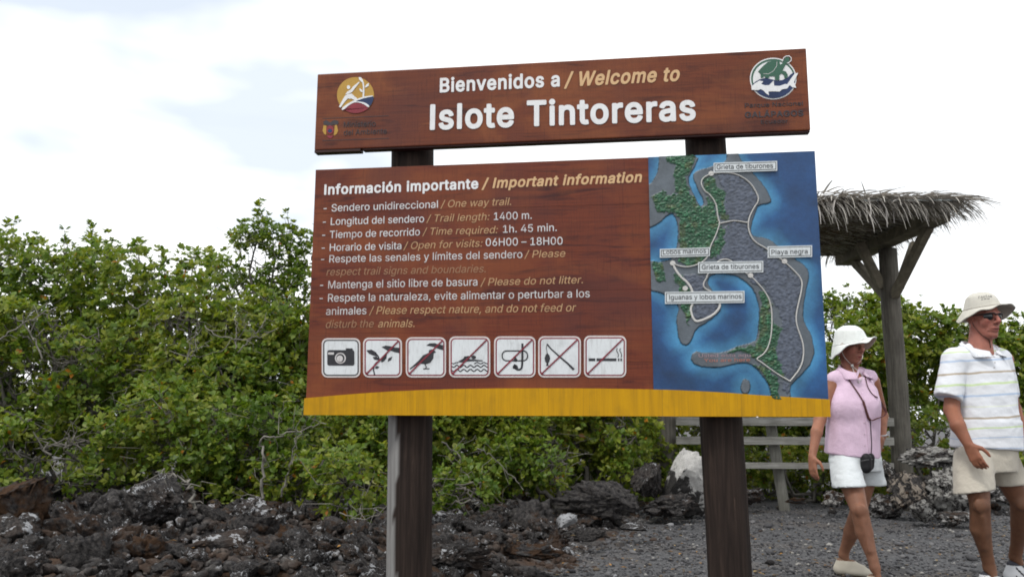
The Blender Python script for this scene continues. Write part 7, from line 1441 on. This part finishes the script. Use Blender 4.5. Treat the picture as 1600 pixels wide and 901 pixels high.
# shorts
KH = cloth('khaki_shorts_cotton', (.50, .46, .39), .06)
def legtube(fd0, a, b, ra, rb, cutp, cutn, sqn=None):
    Q = Field((0, 0, 0), (.01, .01, .01), .005); Q.x, Q.y, Q.z = fd0.x, fd0.y, fd0.z; Q.d = np.full_like(fd0.d, .5); Q.cone(a, b, ra, rb, .02); Q.cut(cutp, cutn)
    k = .02; h = np.clip(0.5 + 0.5 * (fd0.d - Q.d) / k, 0, 1); fd0.d = fd0.d * (1 - h) + Q.d * h - k * h * (1 - h)
H = Field((at(1440, 700, 5.0).x, 4.75, 0.45), (at(1640, 700, 5.4).x, 5.6, 0.98), 0.0065)
H.column([(mn(1541, 735), .178, .128), (mn(1541, 712), .180, .132), (mn(1541, 692), .170, .125)], tf, .02)
legtube(H, mn(1520, 718, -.06), mn(1523, 785, -.13), .106, .114, mn(1524, 768, -.12), unit(np.array([.12, -.1, -1.0])))
legtube(H, mn(1562, 718, .08), mn(1588, 775, .08), .104, .108, mn(1586, 755, .08), unit(np.array([.10, 0, -1.0])))
shorts = link_field('shorts', H, KH, man, mo_, None, 1, (0.0060, (9, 9, 5), 8.0))
# running shoes
SHOEM = colmat('running_shoe', 0.6)
def shoe_cols(heel, toe, white, dark, tan):
    heel, toe = np.array(heel), np.array(toe); d = toe - heel; L_ = np.linalg.norm(d); d = d / L_; s_ = np.cross(d, [0, 0, 1])
    def f(V):
        t = (V - heel) @ d / L_; z = V[:, 2]; s = (V - heel) @ s_; c = np.tile(np.array(white), (len(V), 1)).astype(float)
        st = ((t * 9 + z * 30) % 1.6 < 0.42) & (z > .030) & (t > .2) & (t < .8); c[st] = dark
        c[(z > .062) & (t > .32) & (t < .62) & (np.abs(s) < .022)] = np.array(white) * .55; c[(z > .118) & (t < .36)] = dark
        so = z < .020; c[so] = tan; c[z < .008] = np.array(dark); return c
    return f
for heel, toe in ((mn(1539, 905, .0) * np.array([1, 1, 0]) + np.array([0, -.00, 0]), None), (None, None)):
    if heel is None: heel = np.array([LA[0] - .05, LA[1] + .035, 0.012]); toe = heel + np.array([.245, -.165, -.004])
    else: heel = np.array([RA[0] - .035, RA[1] + .06, 0.0]); toe = heel + np.array([.13, -.27, 0.0])
    Fd = Field(np.minimum(heel, toe) - .09, np.maximum(heel, toe) + np.array([.09, .09, .18]), .0055); shoe(Fd, heel, toe, .056, .100); Fd.cut((0, 0, 0.001), (0, 0, -1))
    so = link_field('shoe', Fd, SHOEM, man, mo_, shoe_cols(heel, toe, (.62, .63, .65), (.03, .03, .04), (.42, .38, .33)), 1)
    d = unit(toe - heel); s_ = np.cross(d, [0, 0, 1]); lc = MB()
    for t in (.40, .46, .52, .58): 
        p = heel + d * t * .3 + np.array([0, 0, .100 - (t - .38) * .16]); lc.tube([tuple(p - s_ * .026 - np.array([0, 0, .008]) - mo_), tuple(p + np.array([0, 0, .003]) - mo_), tuple(p + s_ * .026 - np.array([0, 0, .008]) - mo_)], .0032, 5)
    lc.build('laces', [simple('lace_white', (.7, .7, .72), .8)], so, True)
# hat, sunglasses, chin cord
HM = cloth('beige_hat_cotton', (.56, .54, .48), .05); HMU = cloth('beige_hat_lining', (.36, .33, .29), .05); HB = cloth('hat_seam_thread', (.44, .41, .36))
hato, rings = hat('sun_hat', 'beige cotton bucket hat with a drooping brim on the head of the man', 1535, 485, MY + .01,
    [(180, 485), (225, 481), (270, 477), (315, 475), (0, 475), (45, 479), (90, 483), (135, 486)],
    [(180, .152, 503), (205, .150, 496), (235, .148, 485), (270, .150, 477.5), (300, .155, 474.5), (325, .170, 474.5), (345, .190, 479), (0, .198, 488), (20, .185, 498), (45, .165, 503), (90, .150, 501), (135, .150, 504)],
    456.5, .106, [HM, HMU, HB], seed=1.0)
# small dark print on the crown
hh_ = hitter([hato]); DK = simple('dark_print', (.06, .055, .06), .8)
pr = MB()
def strokes(mb, polys, hitf, r=.0016, off=.001):
    for P in polys: mb.tube([tuple(np3(hitf(x, y, off)) - np.array(hato.location)) for x, y in P], r, 4, 0)
for P in ([(1529.5, 466.2), (1529.2, 463.2), (1531.2, 462.8)], [(1532.4, 465.6), (1533.6, 462.4), (1535, 465.2)], [(1536.2, 465), (1536.2, 462), (1538.4, 464.6), (1538.4, 461.6)], [(1539.6, 461.4), (1542.4, 461.2)], [(1541, 461.3), (1541, 464.2)], [(1543.6, 464), (1544.6, 461.2), (1545.8, 463.8)], [(1547.6, 461.2), (1546.8, 462.4), (1548.2, 463.2), (1547.2, 464.2)], [(1549.4, 464.4), (1549.3, 461.6)], [(1533, 468), (1536, 467.5)], [(1537.5, 467.2), (1541, 466.8)], [(1542.4, 466.6), (1546.5, 466.4)]): strokes(pr, [P], hh_)
pr.build('hat_print', [DK], hato)
SG = empty('sunglasses', tuple(HP(.09, 0, .006))); tag(SG, 'dark wraparound sunglasses worn by the man in the striped shirt', 'sunglasses'); so_ = np.array(SG.location)
GL, tg, pg = newmat('dark_lens'); pg.inputs['Base Color'].default_value = (.006, .008, .010, 1); pg.inputs['Roughness'].default_value = .08; pg.inputs['Specular IOR Level'].default_value = .6
FR = simple('black_frame', (.012, .012, .014), .35, .1)
for q in (-1, 1):
    Vv, Ff = ICO[3]; P = np.array([HP(.083 + .012 * (1 - (abs(v[1]) ** 2)) * max(v[0], -.2) - .018 * (v[1] * q > 0) * v[1] * q, q * .036 + v[1] * .029, .001 + v[2] * (.0205 - .003 * v[1] * q)) for v in Vv])
    fast_mesh('lens', P - so_, Ff, GL, SG, True)
    MB().tube([tuple(HP(*w_) - so_) for w_ in ((.098, q * .004, .014), (.099, q * .02, .020), (.093, q * .045, .019), (.075, q * .066, .014), (.04, q * .078, .010), (-.012, q * .083, .006))], [.0035, .004, .004, .005, .004, .003], 6, 0).build('temple', [FR], SG, True)
MB().tube([tuple(HP(.098, -.012, .012) - so_), tuple(HP(.104, 0, .014) - so_), tuple(HP(.098, .012, .012) - so_)], .0035, 6, 0).build('bridge', [FR], SG, True)
BR_ = simple('brown_cord', (.05, .03, .025), .8)
hb = hitter([body, shirt])
def chincord(pix, parent, org, mat, r=.0022, off=.004): return cord('chin_cord', [np3(hb(x, y, off)) for x, y in pix], r, mat, parent, org)
chincord([(1519, 502), (1521, 508), (1526, 515), (1533, 522), (1541, 528), (1546, 531)], hato, tuple(hato.location), BR_)
chincord([(1546, 531), (1547, 537), (1548, 543)], hato, tuple(hato.location), BR_, .003)
bt = MB()
for x, y in ((1554.5, 566), (1553.5, 574)):
    p = np3(hb(x, y, .002)); bt.tube([tuple(p + np.array([0, .002, 0]) - mo_), tuple(p - np.array([0, .002, 0]) - mo_)], .005, 8)
bt.build('button', [simple('button_pearl', (.6, .6, .6), .4)], shirt)

# ---------- the woman
WY = 5.47
wn = lambda x, y, dy=0.0: np3(at(x, y, WY + dy))
wom = empty('person', (at(1335, 700, WY).x, WY, 0)); wo_ = tuple(wom.location)
tag(wom, 'woman in a white sun hat, sleeveless pink shirt and pale shorts walking behind the sign', 'person')
tf2 = np.array([0.14, -0.99]); A2 = head_frame((0.37, -0.93), -0.14, 0.0)
B = Field((at(1245, 700, 5.3).x, 4.95, -0.01), (at(1400, 700, 5.7).x, 6.0, at(1330, 505, 5.47).z), 0.0065, (1.38, 1.70, 0.0035))
hc2 = wn(1328.5, 540, .01); HP2 = head(B, hc2, A2, 0.98, False)
B.cone(hc2 - A2[2] * .08 - A2[0] * .02, wn(1331, 588, .01), .048, .055, .03)
B.cone(wn(1331, 592, .02), wn(1305, 596, -.01), .042, .042, .04); B.cone(wn(1331, 592, .02), wn(1362, 593, .05), .042, .042, .04)
B.column([(wn(1334, 720), .150, .105), (wn(1334, 660), .140, .105), (wn(1334, 615), .145, .095), (wn(1333, 594), .09, .06)], tf2, .04)
B.cone(wn(1302, 598, -.01), wn(1281, 655, -.04), .043, .036, .02); B.cone(wn(1281, 655, -.04), wn(1276, 675, -.10), .037, .036, .02); B.cone(wn(1276, 675, -.10), wn(1269, 713, -.16), .035, .023, .015)
hand(B, wn(1269, 713, -.16), wn(1271, 745, -.19) - wn(1269, 713, -.16), np.array([.8, .5, 0]), np.array([.35, -.85, 0]), .92, (.22, .30, .35, .42), .25)
B.cone(wn(1365, 597, .05), wn(1379, 650, .12), .041, .034, .02); B.cone(wn(1379, 650, .12), wn(1379, 682, .02), .034, .023, .02)
hand(B, wn(1378, 683, .01), wn(1371, 716, -.05) - wn(1378, 683, .01), np.array([-.75, .35, 0]), np.array([-.6, -.8, .2]), .95, (.30, .42, .5, .55), .4)
RA2 = wn(1367, 886, -.30); LA2 = wn(1318, 866, .26)
B.cone(wn(1322, 728, -.05), wn(1343, 797, -.24), .084, .052, .012); B.cone(wn(1343, 797, -.24), wn(1350, 830, -.24), .052, .052, .006); B.cone(wn(1350, 830, -.24), wn(1364, 874, -.29), .051, .030, .012); B.cone(wn(1364, 874, -.29), RA2, .030, .031, .012)
B.cone(wn(1354, 728, .06), wn(1341, 799, .08), .082, .051, .012); B.cone(wn(1341, 799, .08), wn(1331, 830, .17), .051, .051, .006); B.cone(wn(1331, 830, .17), wn(1320, 858, .25), .050, .031, .012); B.cone(wn(1320, 858, .25), LA2, .031, .031, .012)
B.cone(RA2, RA2 + np.array([.01, -.02, -.055]), .026, .018, .02); B.cone(LA2, LA2 + np.array([.02, -.01, -.055]), .026, .018, .02)
B.ell(wn(1344, 797, -.285), np.eye(3), (.030, .018, .038), .016); B.cone(wn(1348, 812, -.285), wn(1359, 860, -.312), .009, .007, .03)
def wom_skin(V):
    z = V[:, 2]; c = np.zeros((len(V), 3)); face = np.array([.29, .125, .090]); arm = np.array([.31, .145, .092]); leg = np.array([.24, .12, .076])
    t = np.clip((z - 1.30) / .1, 0, 1)[:, None]; t2 = np.clip((z - .55) / .25, 0, 1)[:, None]; c[:] = (leg * (1 - t2) + arm * t2) * (1 - t) + face * t
    L_ = (V - hc2) @ A2.T / .98
    def blob(f, r, u, R, col, a=1.0):
        nonlocal c
        w_ = np.clip(1.3 - np.linalg.norm((L_ - np.array([f, r, u])) / np.array(R), axis=1), 0, 1)[:, None] * a; c = c * (1 - w_) + np.array(col) * w_
    for q in (-1, 1):
        blob(.075, q * .042, -.030, (.03, .02, .02), (.44, .17, .13), .6); blob(.088, q * .031, .003, (.014, .014, .0045), (.05, .03, .03), .9); blob(.092, q * .032, .024, (.02, .018, .004), (.14, .08, .06), .8)
    blob(.105, 0, -.025, (.02, .016, .02), (.45, .17, .14), .6); blob(.092, 0, -.070, (.018, .022, .009), (.32, .07, .075), .9); blob(.090, 0, -.070, (.02, .022, .003), (.07, .02, .02), 1)
    blob(-.05, 0, .01, (.06, .10, .05), (.22, .17, .13), .8); return c
wbody = link_field('body', B, SKIN, wom, wo_, wom_skin, 2)
PK = cloth('pink_linen', (.70, .52, .66), .06); WS = cloth('pale_shorts_cotton', (.66, .70, .72), .05)
S = Field((at(1245, 700, 5.3).x, 5.1, 0.70), (at(1400, 700, 5.7).x, 5.85, 1.48), 0.0065)
S.column([(wn(1331, 722), .178, .135), (wn(1332, 690), .172, .130), (wn(1334, 655), .168, .128), (wn(1334, 628), .166, .128), (wn(1334, 608), .150, .105), (wn(1333, 590), .110, .070)], tf2, .03)
S.ell(wn(1321, 636, -.075), np.eye(3), (.058, .045, .06), .08); S.ell(wn(1352, 635, -.065), np.eye(3), (.058, .045, .06), .08)
S.cone(wn(1330, 584, .02), wn(1305, 592, -.01), .048, .052, .03); S.cone(wn(1331, 584, .02), wn(1360, 590, .05), .048, .050, .03)
S.cut(wn(1330, 711), unit(np.array([-.10, .05, -1.0])))
S.cut(wn(1291.5, 610, -.02), unit(np.array([-1.0, 0, .10]))); S.cut(wn(1371.5, 610, .05), unit(np.array([1.0, 0, .16])))
S.cone(wn(1330, 562, 0), wn(1333, 584, -.05), .060, .044, .012, sub=True); S.cone(wn(1337, 588, -.10), wn(1344, 611, -.18), .036, .010, .010, sub=True)
wshirt = link_field('sleeveless_shirt', S, PK, wom, wo_, None, 1, (0.0055, (9, 9, 4.0), 5.0))
collar(wom, wo_, wn(1330, 583, .0), (0.40, -.92), .064, .094, wn(0, 564)[2], wn(0, 575)[2], 24, .040, PK, .032, wshirt)
H = Field((at(1245, 700, 5.3).x, 5.0, 0.48), (at(1400, 700, 5.7).x, 5.85, 0.90), 0.0065)
H.column([(wn(1337, 735), .160, .115), (wn(1336, 715), .165, .120), (wn(1335, 698), .150, .110)], tf2, .02)
legtube(H, wn(1320, 724, -.05), wn(1329, 772, -.17), .092, .100, wn(1328, 760, -.15), unit(np.array([.06, -.08, -1.0])))
legtube(H, wn(1355, 724, .06), wn(1364, 772, .07), .090, .092, wn(1364, 757, .07), unit(np.array([.02, 0, -1.0])))
wshorts = link_field('shorts', H, WS, wom, wo_, None, 1, (0.006, (7, 7, 13), 2.0))
CANV = colmat('canvas_shoe', .8)
for i in range(2):
    if i: heel = np.array([LA2[0] - .045, LA2[1] + .03, 0.010]); toe = heel + np.array([.215, -.13, -.004])
    else: heel = np.array([RA2[0] - .03, RA2[1] + .05, 0.0]); toe = heel + np.array([.10, -.235, 0.0])
    Fd = Field(np.minimum(heel, toe) - .08, np.maximum(heel, toe) + np.array([.08, .08, .12]), .0055); shoe(Fd, heel, toe, .052, .080); Fd.cut((0, 0, 0.001), (0, 0, -1))
    def wc(V, heel=heel, toe=toe):
        c = np.tile(np.array([.50, .46, .38]), (len(V), 1)); z = V[:, 2]; c[z < .020] = (.36, .29, .20); c[z < .007] = (.10, .08, .06); c[(z > .105)] = (.20, .12, .08); return c
    so = link_field('shoe', Fd, CANV, wom, wo_, wc, 1)
    d = unit(toe - heel); s_ = np.cross(d, [0, 0, 1]); lc = MB(); L_ = np.linalg.norm(toe - heel)
    for t in (.42, .49, .56): p = heel + d * t * L_ + np.array([0, 0, .080 - (t - .38) * .13]); lc.tube([tuple(p - s_ * .024 - np.array([0, 0, .008]) - wo_), tuple(p + np.array([0, 0, .003]) - wo_), tuple(p + s_ * .024 - np.array([0, 0, .008]) - wo_)], .0032, 5)
    lc.build('laces', [simple('lace_tan', (.35, .28, .2), .8)], so, True)
HW = cloth('white_hat_cotton', (.76, .79, .77), .04); HWU = cloth('shade_tinted_hat_underside', (.40, .32, .27), .05)  # underside is the same white fabric; tan puts the brim's shade into its colour
whato, wr = hat('sun_hat', 'white floppy sun hat with shade painted under its brim on the head of the woman', 1327.5, 534, WY + .00,
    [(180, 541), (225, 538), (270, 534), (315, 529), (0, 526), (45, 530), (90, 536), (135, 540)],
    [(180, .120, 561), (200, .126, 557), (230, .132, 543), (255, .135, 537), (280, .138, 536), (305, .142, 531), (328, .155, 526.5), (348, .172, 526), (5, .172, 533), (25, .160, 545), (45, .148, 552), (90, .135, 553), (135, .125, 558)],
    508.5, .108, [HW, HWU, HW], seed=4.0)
hb = hitter([wbody, wshirt]); WC = simple('white_cord', (.62, .60, .55), .8)
wl = tuple(whato.location)
chincord([(1315, 548), (1318, 555), (1323, 562), (1329, 568)], whato, wl, WC, .0020); chincord([(1348, 553), (1347, 560), (1341, 567), (1331, 570)], whato, wl, WC, .0018)
tg_ = np3(hb(1331.5, 571, .008)); MB().tube([tuple(tg_ + np.array([0, 0, .009]) - wl), tuple(tg_ - np.array([0, 0, .009]) - wl)], .009, 10, 0).build('cord_toggle', [simple('toggle_plastic', (.6, .62, .6), .4)], whato, True)
chincord([(1331.5, 572), (1334, 580), (1338, 589), (1341.5, 597)], whato, wl, WC, .0026, .008); chincord([(1332, 572), (1340, 579), (1347, 586), (1346, 592), (1341.5, 598)], whato, wl, WC, .0026, .010)
# buttons down the placket
bt = MB()
for y in (625, 642, 660, 678, 696):
    p = np3(hb(1350 + (y - 625) * .02, y, .002)); bt.tube([tuple(p + np.array([0, .002, 0]) - wo_), tuple(p - np.array([0, .002, 0]) - wo_)], .0045, 8)
bt.build('button', [simple('pink_button', (.55, .42, .5), .4)], wshirt)
pl = [np3(hb(x, y, .0025)) for x, y in ((1347, 612), (1350, 635), (1353, 660), (1356, 685), (1357.5, 706))]; cord('placket', pl, .004, PK, wshirt, (0, 0, 0), .5)
wshirt.children[-1].location = (0, 0, 0) if False else tuple(-np.array(wo_))
# bracelet
bc = wn(1378.5, 680, .015); bm = MB(); bm.tube([tuple(bc + np.array([.028 * math.cos(a), .028 * math.sin(a), .004 * math.cos(a)]) - wo_) for a in np.linspace(0, 2 * math.pi, 25)], .0042, 6, 0, caps=False)
b_ = bm.build('bracelet', [simple('pale_silver', (.62, .64, .66), .35)], None, True); b_.location = wo_; tag(b_, 'pale bracelet on the wrist of the woman in pink', 'bracelet')
# shoulder bag with red-brown strap
BG = empty('camera_bag', tuple(wn(1355, 725, -.12))); tag(BG, 'small black camera bag on a brown strap hanging at the hip of the woman', 'bag'); bo_3 = tuple(BG.location)
hb = hitter([wbody, wshirt, wshorts]); ST = simple('red_brown_strap', (.085, .030, .028), .7, .3); BK = simple('black_nylon', (.010, .010, .012), .6, .2)
cord('strap', [np3(hb(x, y, .008)) for x, y in ((1323, 583), (1327, 593), (1335, 605), (1343, 617), (1349, 627))], .0046, ST, BG, bo_3, .5)
cord('strap', [np3(hb(x, y, .010)) for x, y in ((1349, 627), (1353, 640), (1357, 652), (1360, 656))], .008, ST, BG, bo_3, .4)
cord('strap', [np3(hb(x, y, .009)) for x, y in ((1350, 583), (1353, 593), (1356, 604), (1362, 614), (1368, 619))], .0032, ST, BG, bo_3, .5)
q1 = np3(hb(1368, 619, .014)); cord('strap', [q1, wn(1376, 628, -.02), wn(1382, 638, -.04), wn(1385, 644, -.05)], .009, ST, BG, bo_3, .4)
cord('strap', [wn(1385, 644, -.05), wn(1380, 650, -.07), np3(hb(1371, 653, .02)), np3(hb(1364, 656, .014)), np3(hb(1360, 656, .010))], .0075, ST, BG, bo_3, .4)
cord('strap', [np3(hb(x, y, .006)) for x, y in ((1360, 656), (1361, 675), (1362, 695), (1361, 712))], .0028, BK, BG, bo_3, .6)
Fd = Field(np.array(bo_3) - .09, np.array(bo_3) + .09, .005); Fd.cone(wn(1353, 716, -.13), wn(1353, 730, -.13), .034, .036, .01); Fd.cone(wn(1359, 714, -.11), wn(1358, 727, -.11), .030, .030, .01)
bp = link_field('pouch', Fd, BK, BG, bo_3, None, 1)
MB().tube([tuple(wn(1345, 720, -.165) - bo_3), tuple(wn(1354, 718, -.172) - bo_3), tuple(wn(1363, 717, -.145) - bo_3)], .003, 6).build('zip', [simple('zip_grey', (.08, .08, .085), .4)], BG, True)
